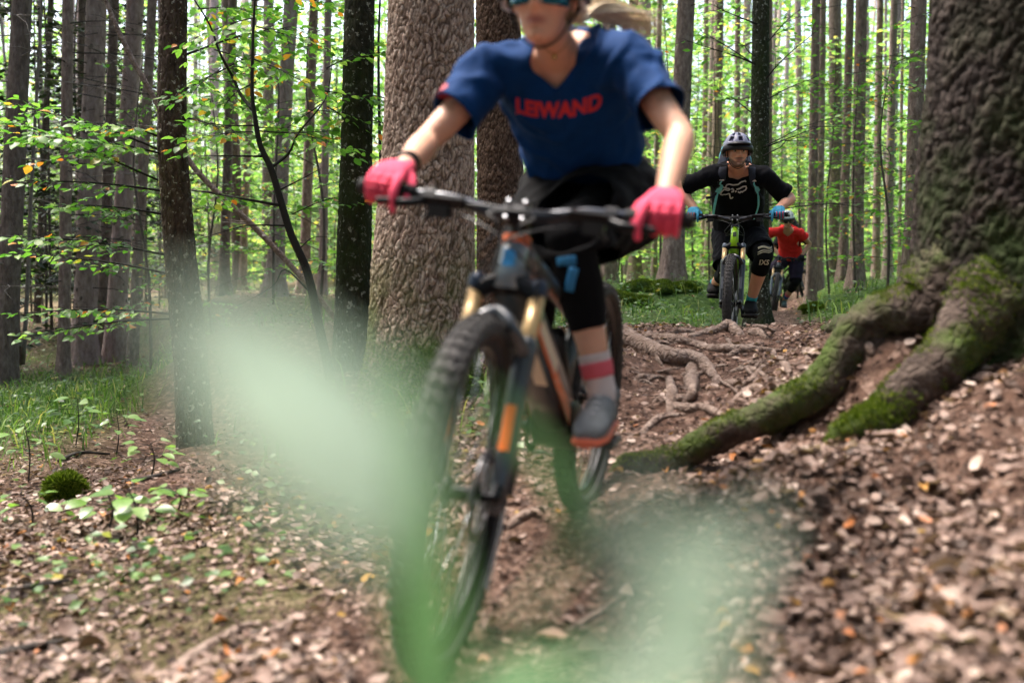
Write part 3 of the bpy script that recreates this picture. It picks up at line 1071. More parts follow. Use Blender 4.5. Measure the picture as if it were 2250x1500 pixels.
# moss cushions growing on the great tree's roots: short blades set on the bark
M_MOSS = leaf_mat('moss', [(0.0, hexc(44, 66, 16)), (0.4, hexc(80, 104, 26)), (0.75, hexc(118, 138, 44)), (1.0, hexc(150, 160, 78))], 0.8, 0.25, 1.2, 0.1)
def moss_on(obj, count, parent, seed, pred, length=0.02, name='moss'):
    rng = np.random.default_rng(seed)
    me = obj.data
    me.calc_loop_triangles()
    nt_ = len(me.loop_triangles)
    tri = np.empty(nt_ * 3, np.int32)
    me.loop_triangles.foreach_get('vertices', tri)
    co = np.empty(len(me.vertices) * 3, np.float32)
    me.vertices.foreach_get('co', co)
    co = co.reshape(-1, 3)
    tri = tri.reshape(-1, 3)
    a, b, c = co[tri[:, 0]], co[tri[:, 1]], co[tri[:, 2]]
    nrm = np.cross(b - a, c - a)
    area = np.linalg.norm(nrm, axis=1)
    nrm = nrm / np.maximum(area[:, None], 1e-12)
    cen = (a + b + c) / 3
    org = np.array(org_of(parent)) if org_of(parent) is not None else 0
    w = area * pred(cen + org, nrm)
    if w.sum() <= 0:
        return None
    idx = rng.choice(nt_, count, p=w / w.sum())
    r1, r2 = rng.random(count), rng.random(count)
    fl = r1 + r2 > 1
    r1[fl], r2[fl] = 1 - r1[fl], 1 - r2[fl]
    p = a[idx] + (b[idx] - a[idx]) * r1[:, None] + (c[idx] - a[idx]) * r2[:, None]
    up = nrm[idx] + rng.normal(0, 0.45, (count, 3)) + np.array([0, 0, 0.25])
    M = frames(up, rng.normal(0, 1, (count, 3)), rng.uniform(0.5, 1.3, count) * length, length * 0.28, length)
    v, f = instances(*LEAF_CHEAP, M, p - nrm[idx] * length * 0.15)
    o = link(name, mesh_np(name, v, f), M_MOSS, parent, False)
    o['kind'] = 'stuff'
    return o
# ------------------------------------------------------------------ mountain bikes (built in the bike's own frame: x forward, y rider's left, z up)
M_RUBBER = mat('tyre_rubber', hexc(64, 62, 62), 0.85, var=0.3, vscale=30, spec=0.3)
M_BLACK = mat('black_anodised_metal', hexc(20, 21, 25), 0.35, 0.6)
M_PLASTIC = mat('black_plastic', hexc(16, 16, 19), 0.5)
M_GRIP = mat('grip_rubber', hexc(14, 14, 16), 0.8)
M_STEEL = mat('bare_steel', hexc(170, 172, 178), 0.3, 0.9)
M_GOLD = mat('gold_stanchion', hexc(204, 172, 124), 0.3, 0.4)
M_CABLE = mat('cable_housing', hexc(26, 26, 30), 0.45)
R_W, WB = 0.355, 1.19
HA = math.radians(65.5)
U_ST = Vector((-math.cos(HA), 0, math.sin(HA)))
N_ST = Vector((math.sin(HA), 0, math.cos(HA)))

def wheel(bike, c, M, front, decal=None):
    c = Vector(c)
    ya = Vector((0, 1, 0))
    rim = MB().lathe(c, ya, [(R_W - 0.052, -0.015), (R_W - 0.040, -0.016), (R_W - 0.040, 0.016), (R_W - 0.052, 0.015), (R_W - 0.066, 0.007), (R_W - 0.066, -0.007)], 64, True).xform(M).build('wheel', M_BLACK, bike, sharp=40)
    rc, rt = R_W - 0.034, 0.031
    prof = [(rc + rt * math.cos(a) * (0.97 if math.cos(a) > 0 else 0.55), rt * math.sin(a)) for a in [2 * math.pi * k / 18 for k in range(18)]]
    MB().lathe(c, ya, prof, 72, True).xform(M).build('tyre', M_RUBBER, rim)
    kn = MB()
    nk = 68
    for i in range(nk):
        for (yy_, off, wy, lt) in ((-0.0085, 0.0, 0.006, 0.0075), (0.0085, 0.0, 0.006, 0.0075), (-0.0245, 0.5, 0.0045, 0.008), (0.0245, 0.5, 0.0045, 0.008)):
            a = 2 * math.pi * (i + off) / nk
            ph = math.asin(max(-1, min(1, yy_ / rt)))
            rad = Vector((math.cos(a), 0, math.sin(a)))
            tan = Vector((-math.sin(a), 0, math.cos(a)))
            nrm = rad * math.cos(ph) + ya * math.sin(ph)
            lat = tan.cross(nrm)
            p = c + rad * rc + nrm * (rt + 0.0012)
            kn.box(p, tan * lt, lat * wy, nrm * 0.0032)
    kn.xform(M).build('tread', M_RUBBER, rim, smooth=False)['kind'] = 'stuff'
    sp = MB()
    for i in range(28):
        a = 2 * math.pi * i / 28
        s = 1 if i % 2 else -1
        a2 = a + s * 0.35 * (1 if (i // 2) % 2 else -1) * 2
        sp.tube([c + Vector((math.cos(a2) * 0.026, s * 0.028, math.sin(a2) * 0.026)), c + Vector((math.cos(a), 0, math.sin(a))) * (R_W - 0.062)], 0.0011, 4)
    sp.xform(M).build('spokes', M_STEEL, rim)['kind'] = 'stuff'
    MB().lathe(c, ya, [(0.0, -0.055), (0.012, -0.055), (0.012, -0.036), (0.030, -0.032), (0.030, -0.024), (0.016, -0.018), (0.016, 0.018), (0.030, 0.024), (0.030, 0.032), (0.012, 0.036), (0.012, 0.055), (0, 0.055)], 18).xform(M).build('hub', M_BLACK, rim, sharp=40)
    ro = MB()
    ys = 0.040
    ro.lathe(c, ya, [(0.072, ys), (0.092, ys), (0.092, ys + 0.002), (0.072, ys + 0.002)], 40, True)
    for i in range(6):
        a = math.pi * 2 * i / 6
        ro.box(c + Vector((math.cos(a) * 0.05, ys + 0.001, math.sin(a) * 0.05)), Vector((math.cos(a), 0, math.sin(a))) * 0.026, Vector((0, 0.001, 0)), Vector((-math.sin(a), 0, math.cos(a))) * 0.004)
    ro.xform(M).build('brake_rotor', M_STEEL, rim, smooth=False)
    if decal:
        for a0, a1 in decal:
            n = 8
            for sgn in (-1, 1):
                d = MB()
                v = []
                for i in range(n + 1):
                    a = a0 + (a1 - a0) * i / n
                    for rr, yy_ in ((R_W - 0.045, 0.0258), (R_W - 0.030, 0.0318)):
                        v.append(c + Vector((math.cos(a) * rr, sgn * (yy_ + 0.0008), math.sin(a) * rr)))
                d.add(v, [(2 * i, 2 * i + 1, 2 * i + 3, 2 * i + 2) for i in range(n)])
                d.xform(M).build('sidewall_lettering', mat('tyre_print', hexc(214, 214, 210), 0.7), rim)
    return rim

def build_bike(name, label, axle, theta, pitch, roll, steer, sp, cat='bicycle'):
    """axle: world place of the front axle; theta: heading turned from straight-at-the-camera towards image left"""
    fa = Vector((WB, 0, R_W))
    M = (Matrix.Translation(axle) @ Matrix.Rotation(-math.pi / 2 - theta, 4, 'Z') @ Matrix.Rotation(pitch, 4, 'Y') @ Matrix.Rotation(-roll, 4, 'X') @ Matrix.Translation(-fa))
    low = M @ Vector((WB * 0.5, 0, 0))
    base = Matrix.Translation(low) @ M.to_3x3().to_4x4()
    bike = empty(name, matrix=base)
    tag(bike, label, cat)
    S = Matrix.Translation(-(base.inverted() @ M @ Vector((0, 0, 0))) * -1)      # bike frame -> frame at the base point
    CA = sp.get('ca', 0.45)
    crown = fa + U_ST * CA - N_ST * 0.042
    hb, ht = crown + U_ST * 0.014, crown + U_ST * 0.014 + U_ST * sp.get('ht', 0.115)
    st = Matrix.Translation(crown) @ Matrix.Rotation(steer, 4, U_ST) @ Matrix.Translation(-crown)
    SS = S @ st
    MF = mat(sp['key'] + '_frame_paint', sp['frame'], 0.32, 0.15, coat=0.5)
    MA = mat(sp['key'] + '_accent_paint', sp['accent'], 0.35, coat=0.3)
    ML = mat(sp['key'] + '_fork_paint', sp['fork'], 0.3, 0.2, coat=0.6)
    MD = mat(sp['key'] + '_fork_print', sp['decal'], 0.4)
    MH = mat(sp['key'] + '_head_tube_paint', sp['head'], 0.3, 0.1, coat=0.6)
    BB = Vector((0.43, 0, sp.get('bb', 0.335)))
    # wheels
    wheel(bike, fa, SS, True, sp.get('tyre_print'))
    wheel(bike, (0, 0, R_W), S, False)
    # fork
    dy = 0.066
    fdir = -U_ST
    for s in (1, -1):
        top = crown + Vector((0, s * dy, 0)) + U_ST * 0.012
        axl = fa + Vector((0, s * dy, 0)) - N_ST * 0.03
        foot = axl + fdir * 0.012
        lowtop = foot - fdir * (CA - 0.042 - sp.get('show', 0.075))
        MB().tube([top, lowtop + fdir * 0.05], 0.0178, 16).xform(SS).build('stanchion', M_GOLD, bike)
        MB().tube([top - fdir * 0.012, top + fdir * 0.0], [0.021, 0.0205], 16, round_end=True).xform(SS).build('fork_cap', mat(sp['key'] + '_cap', sp.get('cap', hexc(40, 42, 48)), 0.35, 0.4), bike)
        lg = MB().tube([lowtop, lowtop + fdir * 0.02, foot - fdir * 0.06, foot], [0.0245, 0.0235, 0.021, 0.017], 16, round_end=True).xform(SS).build('fork_leg', ML, bike)
        MB().tube([foot + N_ST * 0.02 - fdir * 0.03, fa + Vector((0, s * dy, 0)), fa + Vector((0, s * dy, 0)) + N_ST * 0.012], [0.014, 0.017, 0.013], 10, round_end=True).xform(SS).build('dropout', M_BLACK, bike)
        a, b = lowtop + fdir * 0.13, lowtop + fdir * 0.225
        v = []
        for q in (a, b):
            for k in range(7):
                an = -0.15 * s + 0.85 * (-1 + 2 * k / 6) * 0.6
                v.append(q + (N_ST * math.cos(an) + Vector((0, 1, 0)) * math.sin(an)) * 0.0247)
        MB().add(v, [(k, k + 1, k + 8, k + 7) for k in range(6)]).xform(SS).build('fork_decal', MD, lg)
    arch_c = crown - U_ST * (sp.get('show', 0.075) + 0.028) + N_ST * 0.030
    lt = [fa + Vector((0, s * dy, 0)) - N_ST * 0.03 + fdir * 0.012 - fdir * (CA - 0.042 - sp.get('show', 0.075)) + fdir * 0.02 for s in (-1, 1)]
    atop = fa + (crown - fa).normalized() * (R_W + 0.022) + N_ST * 0.045
    MB().tube([lt[0] + N_ST * 0.01, lt[0].lerp(atop, 0.55) + N_ST * 0.03 + Vector((0, -0.012, 0)), atop, lt[1].lerp(atop, 0.55) + N_ST * 0.03 + Vector((0, 0.012, 0)), lt[1] + N_ST * 0.01], [0.017, 0.013, 0.015, 0.013, 0.017], 10, smooth=5).xform(SS).build('fork_arch', ML, bike)
    MB().tube([crown + Vector((0, -dy - 0.006, 0)), crown + U_ST * 0.022 + Vector((0, -0.03, 0)), crown + U_ST * 0.028, crown + U_ST * 0.022 + Vector((0, 0.03, 0)), crown + Vector((0, dy + 0.006, 0))], [0.020, 0.023, 0.028, 0.023, 0.020], 12, smooth=4).xform(SS).build('fork_crown', M_BLACK, bike)
    MB().box(fa + Vector((0, dy + 0.004, 0)) - N_ST * 0.062 + U_ST * 0.055, U_ST * 0.036, Vector((0, 0.017, 0)), N_ST * 0.02).xform(SS).build('brake_caliper', M_PLASTIC, bike, smooth=False)
    # steering
    MB().lathe(ht, U_ST, [(0.0, 0.042), (0.016, 0.042), (0.020, 0.034), (0.020, 0.012), (0.026, 0.008), (0.028, 0.0)], 18).xform(SS).build('headset', M_BLACK, bike, sharp=40)
    MB().lathe(ht, U_ST, [(0.0300, 0.002), (0.0305, -0.004), (0.0305, -0.016), (0.030, -0.018)], 20).xform(S).build('headset_ring', MA, bike)
    stem_b = ht + U_ST * 0.030
    bc = stem_b + N_ST * 0.046 + U_ST * 0.006
    MB().tube([stem_b - N_ST * 0.022, stem_b, bc], [0.021, 0.022, 0.021], 12).tube([bc + Vector((0, -0.027, 0)), bc + Vector((0, 0.027, 0))], 0.0235, 16).xform(SS).build('stem', M_BLACK, bike, sharp=50)
    for s in (-1, 1):
        for w in (-1, 1):
            MB().tube([bc + Vector((0, s * 0.018, 0)) + U_ST * 0.019 * w + N_ST * 0.012, bc + Vector((0, s * 0.018, 0)) + U_ST * 0.019 * w + N_ST * 0.026], 0.0048, 8).xform(SS).build('stem_bolt', M_STEEL, bike)
    hw = sp.get('hw', 0.385)
    rise = sp.get('rise', 0.022)
    def barpt(y):
        a = abs(y)
        k = min(max((a - 0.05) / 0.10, 0), 1)
        k = k * k * (3 - 2 * k)
        back = -0.12 * max(a - 0.12, 0)
        return bc + Vector((back, y, rise * k + 0.03 * max(a - 0.12, 0)))
    ys = [-hw, -0.3, -0.2, -0.15, -0.10, -0.06, 0, 0.06, 0.10, 0.15, 0.2, 0.3, hw]
    MB().tube([barpt(y) for y in ys], [0.0112, 0.0112, 0.0112, 0.0125, 0.0145, 0.0158, 0.0158, 0.0158, 0.0145, 0.0125, 0.0112, 0.0112, 0.0112], 14, smooth=3).xform(SS).build('handlebar', mat(sp['key'] + '_bar', sp.get('bar', hexc(38, 40, 46)), 0.3, 0.5, coat=0.4), bike)
    info = {}
    for s in (1, -1):
        g = MB()
        g.tube([barpt(s * (hw - 0.135)), barpt(s * (hw + 0.004))], 0.0165, 14)
        for q in range(5):
            a = barpt(s * (hw - 0.12 + q * 0.027))
            b = barpt(s * (hw - 0.108 + q * 0.027))
            g.tube([a, b], 0.0178, 12)
        g.xform(SS).build('grip', M_GRIP, bike)
        lv = MB()
        c0 = barpt(s * (hw - 0.165))
        f_ = Vector((1, 0, -0.35)).normalized()
        lv.tube([c0 + Vector((0, -s * 0.012, 0)), c0 + Vector((0, s * 0.012, 0))], 0.017, 12)
        lv.box(c0 + f_ * 0.026 + Vector((0, -s * 0.035, 0)), Vector((0, 0.048, 0)), f_ * 0.011, Vector((0.35, 0, 1)).normalized() * 0.011)
        lv.xform(SS).build('brake_clamp', M_BLACK, bike, sharp=30)
        MB().tube([c0 + f_ * 0.036 + Vector((0, s * 0.0, 0)), c0 + f_ * 0.062 + Vector((0, s * 0.035, 0)), c0 + f_ * 0.060 + Vector((0, s * 0.075, 0)), c0 + f_ * 0.068 + Vector((0, s * 0.100, 0))], [0.006, 0.007, 0.006, 0.005], 8, smooth=4, sy=1.4).xform(SS).build('brake_lever', M_BLACK, bike)
        sh = MB()
        c1 = barpt(s * (hw - 0.195))
        sh.box(c1 + Vector((0.018, 0, -0.030)), Vector((0.018, 0, 0)), Vector((0, 0.022, 0)), Vector((0, 0, 0.014)))
        sh.tube([c1 + Vector((0.02, 0, -0.03)), c1 + Vector((0.034, s * 0.03, -0.048))], 0.006, 8)
        sh.xform(SS).build('shifter', M_PLASTIC, bike, smooth=False)
        # hoses run from the levers to the head tube and the fork
        e = c0 + f_ * 0.026 + Vector((0, -s * 0.085, 0))
        tgt = (ht + Vector((0.01, s * 0.028, -0.06))) if s > 0 else (crown + Vector((0.03, 0.05, -0.10)))
        MB().tube([e, e + Vector((0.03, -s * 0.07, 0.0)), e + Vector((0.04, -s * 0.16, -0.012)), Vector((bc.x + 0.07, -s * 0.02, bc.z - 0.03)), Vector((bc.x + 0.045, -s * 0.07, bc.z - 0.10)), tgt], 0.0027, 6, smooth=6).xform(SS).build('brake_hose', M_CABLE, bike)
        e = c1 + Vector((0.01, -s * 0.02, -0.03))
        MB().tube([e, e + Vector((0.05, -s * 0.07, -0.01)), Vector((bc.x + 0.085, s * 0.0, bc.z - 0.055)), Vector((bc.x + 0.03, -s * 0.062, bc.z - 0.12)), ht + Vector((-0.02, -s * 0.03, -0.06))], 0.0023, 6, smooth=6).xform(SS).build('shift_cable', M_CABLE, bike)
        info['grip', s] = (base @ SS @ barpt(s * (hw - 0.062)))
        info['bar', s] = ((base.to_3x3() @ SS.to_3x3()) @ (barpt(s * hw) - barpt(s * (hw - 0.1))).normalized())
    info['fwd'] = (base.to_3x3() @ SS.to_3x3()) @ Vector((1, 0, -0.12)).normalized()
    info['up'] = (base.to_3x3() @ SS.to_3x3()) @ Vector((0.12, 0, 1)).normalized()
    # frame
    MB().tube([hb - U_ST * 0.004, hb.lerp(ht, 0.5), ht], [0.0325, 0.0285, 0.0295], 20).xform(S).build('head_tube', MH, bike)
    bd = MB()
    c = hb.lerp(ht, 0.52) + N_ST * 0.0292
    bd.box(c, U_ST * 0.019, Vector((0, 0.013, 0)), N_ST * 0.0016)
    bd.box(c + U_ST * 0.004 + N_ST * 0.0018, U_ST * 0.006, Vector((0, 0.006, 0)), N_ST * 0.0012)
    bd.xform(S).build('head_badge', mat(sp['key'] + '_badge', sp.get('badge', hexc(40, 120, 170)), 0.4), bike, smooth=False)
    dts, dte = hb + Vector((-0.025, 0, 0.012)), BB + Vector((0.02, 0, 0.04))
    dtr = sp.get('dt', 0.036)
    dt = MB().tube([dts, dts.lerp(dte, 0.3), dts.lerp(dte, 0.7), dte], [dtr * 0.86, dtr, dtr * 1.12, dtr * 1.15], 20, p=3.0, sy=1.2).xform(S).build('down_tube', MF, bike)
    ddir = (dte - dts).normalized()
    dn = Vector((-ddir.z, 0, ddir.x)) * -1
    for s in (1, -1):
        st_ = MB()
        v = []
        for i in range(9):
            q = dts.lerp(dte, 0.02 + 0.93 * i / 8)
            r_ = dtr * (0.87 + 0.30 * i / 8)
            for e in (0.15, 0.85):
                v.append(q + Vector((0, s * r_ * 1.03, 0)) - dn * r_ * e)
        st_.add(v, [(2 * i, 2 * i + 1, 2 * i + 3, 2 * i + 2) for i in range(8)])
        st_.xform(S).build('frame_stripe', MA, dt)
        if sp.get('panel') and s > 0:
            v = []
            for i in range(5):
                q = dts.lerp(dte, 0.22 + 0.34 * i / 4)
                r_ = dtr * (0.95 + 0.1 * i / 4)
                for e in (0.10, 0.80):
                    v.append(q + Vector((0, r_ * e, 0)) - dn * r_ * 1.235)
            MB().add(v, [(2 * i, 2 * i + 1, 2 * i + 3, 2 * i + 2) for i in range(4)]).xform(S).build('frame_lettering_panel', mat(sp['key'] + '_panel', sp['panel'], 0.45), dt)
        if sp.get('panel'):
            v = []
            for i in range(5):
                q = dts.lerp(dte, 0.24 + 0.32 * i / 4)
                r_ = dtr * (0.97 + 0.1 * i / 4)
                for e in (-0.25, 0.55):
                    v.append(q + Vector((0, s * r_ * 1.035, 0)) - dn * r_ * e)
            MB().add(v, [(2 * i, 2 * i + 1, 2 * i + 3, 2 * i + 2) for i in range(4)]).xform(S).build('frame_lettering_panel', mat(sp['key'] + '_panel', sp['panel'], 0.45), dt)
    seat_top = Vector((0.27, 0, 0.66))
    MB().tube([ht + Vector((-0.02, 0, -0.03)), ht.lerp(seat_top, 0.5) + Vector((0, 0, -0.03)), seat_top + Vector((0.01, 0, -0.05))], [0.027, 0.024, 0.020], 14, smooth=4).xform(S).build('top_tube', MF, bike)
    MB().tube([BB + Vector((-0.01, 0, 0.05)), seat_top], [0.024, 0.019], 14).xform(S).build('seat_tube', MF, bike)
    for s in (1, -1):
        e = Vector((0, s * 0.068, R_W))
        MB().tube([BB + Vector((-0.05, s * 0.035, 0.0)), Vector((0.22, s * 0.062, 0.345)), e], [0.016, 0.013, 0.011], 10, smooth=4).xform(S).build('chain_stay', MA if sp.get('stay_accent') else MF, bike)
        MB().tube([Vector((0.26, s * 0.03, 0.56)), Vector((0.15, s * 0.055, 0.50)), e], [0.013, 0.011, 0.010], 10, smooth=4).xform(S).build('seat_stay', MF, bike)
    MB().tube([Vector((0.36, 0, 0.42)), Vector((0.52, 0, 0.60))], [0.022, 0.026], 12).xform(S).build('rear_shock', M_PLASTIC, bike)
    mo = MB()
    mo.loft([(BB + Vector((0.0, y, 0.015)), Vector((0.085 * k, 0, 0.02)), Vector((0, 0, 0.068 * k))) for y, k in ((-0.058, 0.8), (-0.05, 0.98), (0.0, 1.0), (0.05, 0.98), (0.058, 0.8))], 20, 2.6)
    mo.xform(S).build('motor', M_PLASTIC, bike, sharp=40)
    if sp.get('motor_accent'):
        MB().lathe(BB + Vector((0.03, 0.059, 0.01)), (0, 1, 0), [(0.0, 0.006), (0.038, 0.006), (0.042, 0.0)], 18).xform(S).build('motor_cover', MA, bike)
    MB().lathe(BB + Vector((0, -0.064, 0)), (0, 1, 0), [(0.050, -0.002), (0.072, -0.002), (0.072, 0.002), (0.050, 0.002)], 30, True).xform(S).build('chainring', M_BLACK, bike, smooth=False)
    ca = sp.get('crank', 0.0)
    for s in (1, -1):
        an = ca if s > 0 else ca + math.pi
        pe = BB + Vector((math.cos(an) * 0.165, s * 0.088, math.sin(an) * 0.165))
        MB().tube([BB + Vector((0, s * 0.062, 0)), BB + Vector((0, s * 0.082, 0)), pe], [0.017, 0.016, 0.012], 10).xform(S).build('crank', M_BLACK, bike)
        pc = pe + Vector((0, s * 0.058, 0))
        pd = MB()
        for q in (-0.046, -0.016, 0.016, 0.046):
            pd.box(pc + Vector((q, 0, 0)), Vector((0.006, 0, 0)), Vector((0, 0.048, 0)), Vector((0, 0, 0.0075)))
        for q in (-0.045, 0.045):
            pd.box(pc + Vector((0, q, 0)), Vector((0.05, 0, 0)), Vector((0, 0.006, 0)), Vector((0, 0, 0.006)))
        pd.xform(S).build('pedal', M_BLACK, bike, smooth=False)
        info['pedal', s] = base @ S @ (pc + Vector((0, 0, 0.009)))
    sad = Vector((0.20, 0, sp.get('saddle', 0.83)))
    MB().tube([seat_top, Vector((0.235, 0, sad.z - 0.03))], 0.0155, 12).xform(S).build('seatpost', M_BLACK, bike)
    MB().loft([(sad + Vector((x, 0, z)), Vector((0, w, 0)), Vector((0, 0, h))) for x, z, w, h in ((-0.13, 0.02, 0.045, 0.015), (-0.11, 0.02, 0.07, 0.022), (-0.03, 0.008, 0.062, 0.024), (0.05, 0.0, 0.03, 0.02), (0.13, -0.005, 0.02, 0.016), (0.145, -0.008, 0.01, 0.008))], 16).xform(S).build('saddle', M_PLASTIC, bike)
    MB().tube([Vector((0, -0.055, R_W)), Vector((0, -0.035, R_W))], 0.055, 20).xform(S).build('cassette', M_STEEL, bike, smooth=False)
    dr = MB()
    dr.tube([Vector((-0.01, -0.07, R_W - 0.02)), Vector((0.02, -0.075, R_W - 0.08)), Vector((0.05, -0.06, R_W - 0.16))], [0.014, 0.012, 0.012], 8)
    dr.lathe(Vector((0.05, -0.055, R_W - 0.16)), (0, 1, 0), [(0.0, -0.004), (0.025, -0.004), (0.025, 0.004), (0.0, 0.004)], 14)
    dr.xform(S).build('derailleur', M_PLASTIC, bike)
    ch = MB()
    ch.tube([BB + Vector((0, -0.064, 0.072)), Vector((0.0, -0.045, R_W + 0.05))], 0.004, 6)
    ch.tube([BB + Vector((0, -0.064, -0.072)), Vector((0.05, -0.055, R_W - 0.185))], 0.004, 6)
    ch.xform(S).build('chain', M_STEEL, bike)
    info['base'] = base
    info['S'] = S
    info['heading'] = (base.to_3x3() @ Vector((1, 0, 0)))
    info['left'] = (base.to_3x3() @ Vector((0, 1, 0)))
    info['saddle'] = base @ S @ (sad + Vector((0, 0, 0.03)))
    return bike, info
# ------------------------------------------------------------------ riders
def ik(a, b, l1, l2, pole):
    """middle joint of a two-bone chain from a to b, bent towards pole"""
    d = b - a
    L = min(d.length, (l1 + l2) * 0.998)
    dn = d.normalized()
    x = (l1 * l1 - l2 * l2 + L * L) / (2 * L)
    h = math.sqrt(max(l1 * l1 - x * x, 1e-6))
    p = Vector(pole) - dn * Vector(pole).dot(dn)
    p.normalize()
    return a + dn * x + p * h

def head_shape(mb, c, r, f, u, k=1.0, fem=False):
    """cranium, jaw, ears as closed shapes; features are pressed in afterwards"""
    q = lambda x, y, z: c + (r * x + f * y + u * z) * k
    mb.ell(q(0, -0.012, 0.035), r * 0.074 * k, f * 0.094 * k, u * 0.084 * k, 24, 16)
    jw = 0.92 if fem else 1.0
    secs = [(0.055, 0.010, 0.066, 0.080), (0.02, 0.014, 0.067, 0.080), (-0.02, 0.016, 0.066, 0.076), (-0.05, 0.018, 0.060 * jw, 0.072), (-0.078, 0.024, 0.050 * jw, 0.064), (-0.098, 0.036, 0.036 * jw, 0.048), (-0.108, 0.044, 0.022, 0.034)]
    mb.loft([(q(0, y, z), r * rx * k, f * ry * k) for z, y, rx, ry in secs], 22)
    for s in (-1, 1):
        mb.ell(q(s * 0.074, -0.008, -0.002), r * 0.010 * k, f * 0.017 * k, u * 0.030 * k, 10, 8)

def press_face(v, c, r, f, u, k=1.0):
    """facial relief: moves the front of the head along the facing direction"""
    w = (v - np.array(c)) / k
    x, y, z = w @ np.array(r), w @ np.array(f), w @ np.array(u)
    front = np.clip((y - 0.035) / 0.03, 0, 1) * (np.abs(x) < 0.08) * (np.abs(z) < 0.13)
    d = np.zeros(len(v))
    def g(A, x0, z0, sx, sz):
        return A * np.exp(-((x - x0) / sx) ** 2 - ((z - z0) / sz) ** 2)
    d += g(0.026, 0, -0.024, 0.013, 0.014) + g(0.015, 0, 0.0, 0.010, 0.026)
    for s in (-1, 1):
        d += g(0.008, s * 0.013, -0.030, 0.008, 0.008)
        d += g(-0.013, s * 0.031, 0.008, 0.016, 0.010)
        d += g(0.006, s * 0.028, 0.030, 0.020, 0.008)
        d += g(0.005, s * 0.044, -0.020, 0.018, 0.016)
        d += g(-0.003, s * 0.030, -0.045, 0.010, 0.016)
    d += g(0.006, 0, -0.054, 0.021, 0.006) + g(0.006, 0, -0.068, 0.018, 0.006) + g(-0.008, 0, -0.061, 0.024, 0.0032)
    d += g(0.009, 0, -0.096, 0.018, 0.014) + g(-0.003, 0, -0.080, 0.02, 0.006)
    return v + np.outer(d * front * k, np.array(f)), (x, y, z, front)

SKINS = {}
def skin_mat(name, tone, lips, hair):
    m = bpy.data.materials.new(name)
    m.use_nodes = True
    nt = m.node_tree
    b = nt.nodes['Principled BSDF']
    at = nt.nodes.new('ShaderNodeAttribute')
    at.attribute_name = 'tone'
    tc = nt.nodes.new('ShaderNodeTexCoord')
    n = nt.nodes.new('ShaderNodeTexNoise')
    n.inputs['Scale'].default_value = 22
    n.inputs['Detail'].default_value = 5
    nt.links.new(tc.outputs['Object'], n.inputs['Vector'])
    mr = nt.nodes.new('ShaderNodeMapRange')
    mr.inputs['To Min'].default_value = 0.82
    mr.inputs['To Max'].default_value = 1.15
    nt.links.new(n.outputs['Fac'], mr.inputs['Value'])
    mx = nt.nodes.new('ShaderNodeMix')
    mx.data_type = 'RGBA'
    mx.blend_type = 'MULTIPLY'
    mx.inputs[0].default_value = 1
    nt.links.new(at.outputs['Color'], mx.inputs[6])
    nt.links.new(mr.outputs[0], mx.inputs[7])
    nt.links.new(mx.outputs[2], b.inputs['Base Color'])
    n3 = nt.nodes.new('ShaderNodeTexNoise')
    n3.inputs['Scale'].default_value = 130
    n3.inputs['Detail'].default_value = 4
    nt.links.new(tc.outputs['Object'], n3.inputs['Vector'])
    bp = nt.nodes.new('ShaderNodeBump')
    bp.inputs['Strength'].default_value = 0.35
    bp.inputs['Distance'].default_value = 0.004
    nt.links.new(n3.outputs['Fac'], bp.inputs['Height'])
    nt.links.new(bp.outputs['Normal'], b.inputs['Normal'])
    b.inputs['Roughness'].default_value = 0.52
    b.inputs['Subsurface Weight'].default_value = 0.12
    b.inputs['Subsurface Radius'].default_value = (0.010, 0.004, 0.002)
    b.inputs['Subsurface Scale'].default_value = 1.0
    return m

def hand_shape(mb, Gp, a, f, v, brake=True, k=1.0):
    """gloved hand closed on the grip: a outwards along the bar, f forward, v up; returns the wrist"""
    Gp, a, f, v = Vector(Gp), Vector(a).normalized(), Vector(f).normalized(), Vector(v).normalized()
    q = lambda o, ff, vv: Gp + a * o * k + f * ff * k + v * vv * k
    wr = q(-0.004, -0.082, 0.040)
    mb.loft([(q(-0.004, -0.105, 0.044), a * 0.027 * k, v * 0.021 * k), (wr, a * 0.030 * k, v * 0.021 * k), (q(0, -0.055, 0.042), a * 0.037 * k, v * 0.021 * k), (q(0, -0.025, 0.040), a * 0.042 * k, v * 0.020 * k), (q(0, 0.006, 0.034), a * 0.043 * k, v * 0.016 * k), (q(0, 0.020, 0.028), a * 0.041 * k, v * 0.011 * k)], 16, 2.6)
    for i, o in enumerate((-0.034, -0.0115, 0.0115, 0.033)):
        r0 = (0.0098, 0.0100, 0.0098, 0.0088)[i] * k
        ln = (1.0, 1.06, 1.0, 0.86)[i]
        if i == 0 and brake:
            pts = [q(o, 0.005, 0.034), q(o - 0.004, 0.044 * ln, 0.024), q(o - 0.006, 0.066, 0.000), q(o - 0.006, 0.068, -0.034)]
        else:
            pts = [q(o, 0.005, 0.034), q(o, 0.040 * ln, 0.016), q(o, 0.034 * ln, -0.018), q(o, 0.008, -0.030)]
        mb.tube(pts, [r0 * 1.1, r0 * 1.08, r0, r0 * 0.85], 10, smooth=3, round_end=True)
    mb.tube([q(-0.030, -0.050, 0.034), q(-0.052, -0.020, 0.018), q(-0.056, 0.008, -0.006), q(-0.050, 0.024, -0.024)], [0.015 * k, 0.0125 * k, 0.011 * k, 0.0095 * k], 10, smooth=3, round_end=True)
    return q(-0.004, -0.095, 0.042), wr

def bvh_of(v, f):
    return BVHTree.FromPolygons([tuple(q) for q in v], [tuple(int(i) for i in q) for q in f])

def project(bvh, o, d, off=0.003, maxd=1.0):
    h = bvh.ray_cast(Vector(o), Vector(d), maxd)
    if h[0] is None:
        return None
    return h[0] - Vector(d) * off

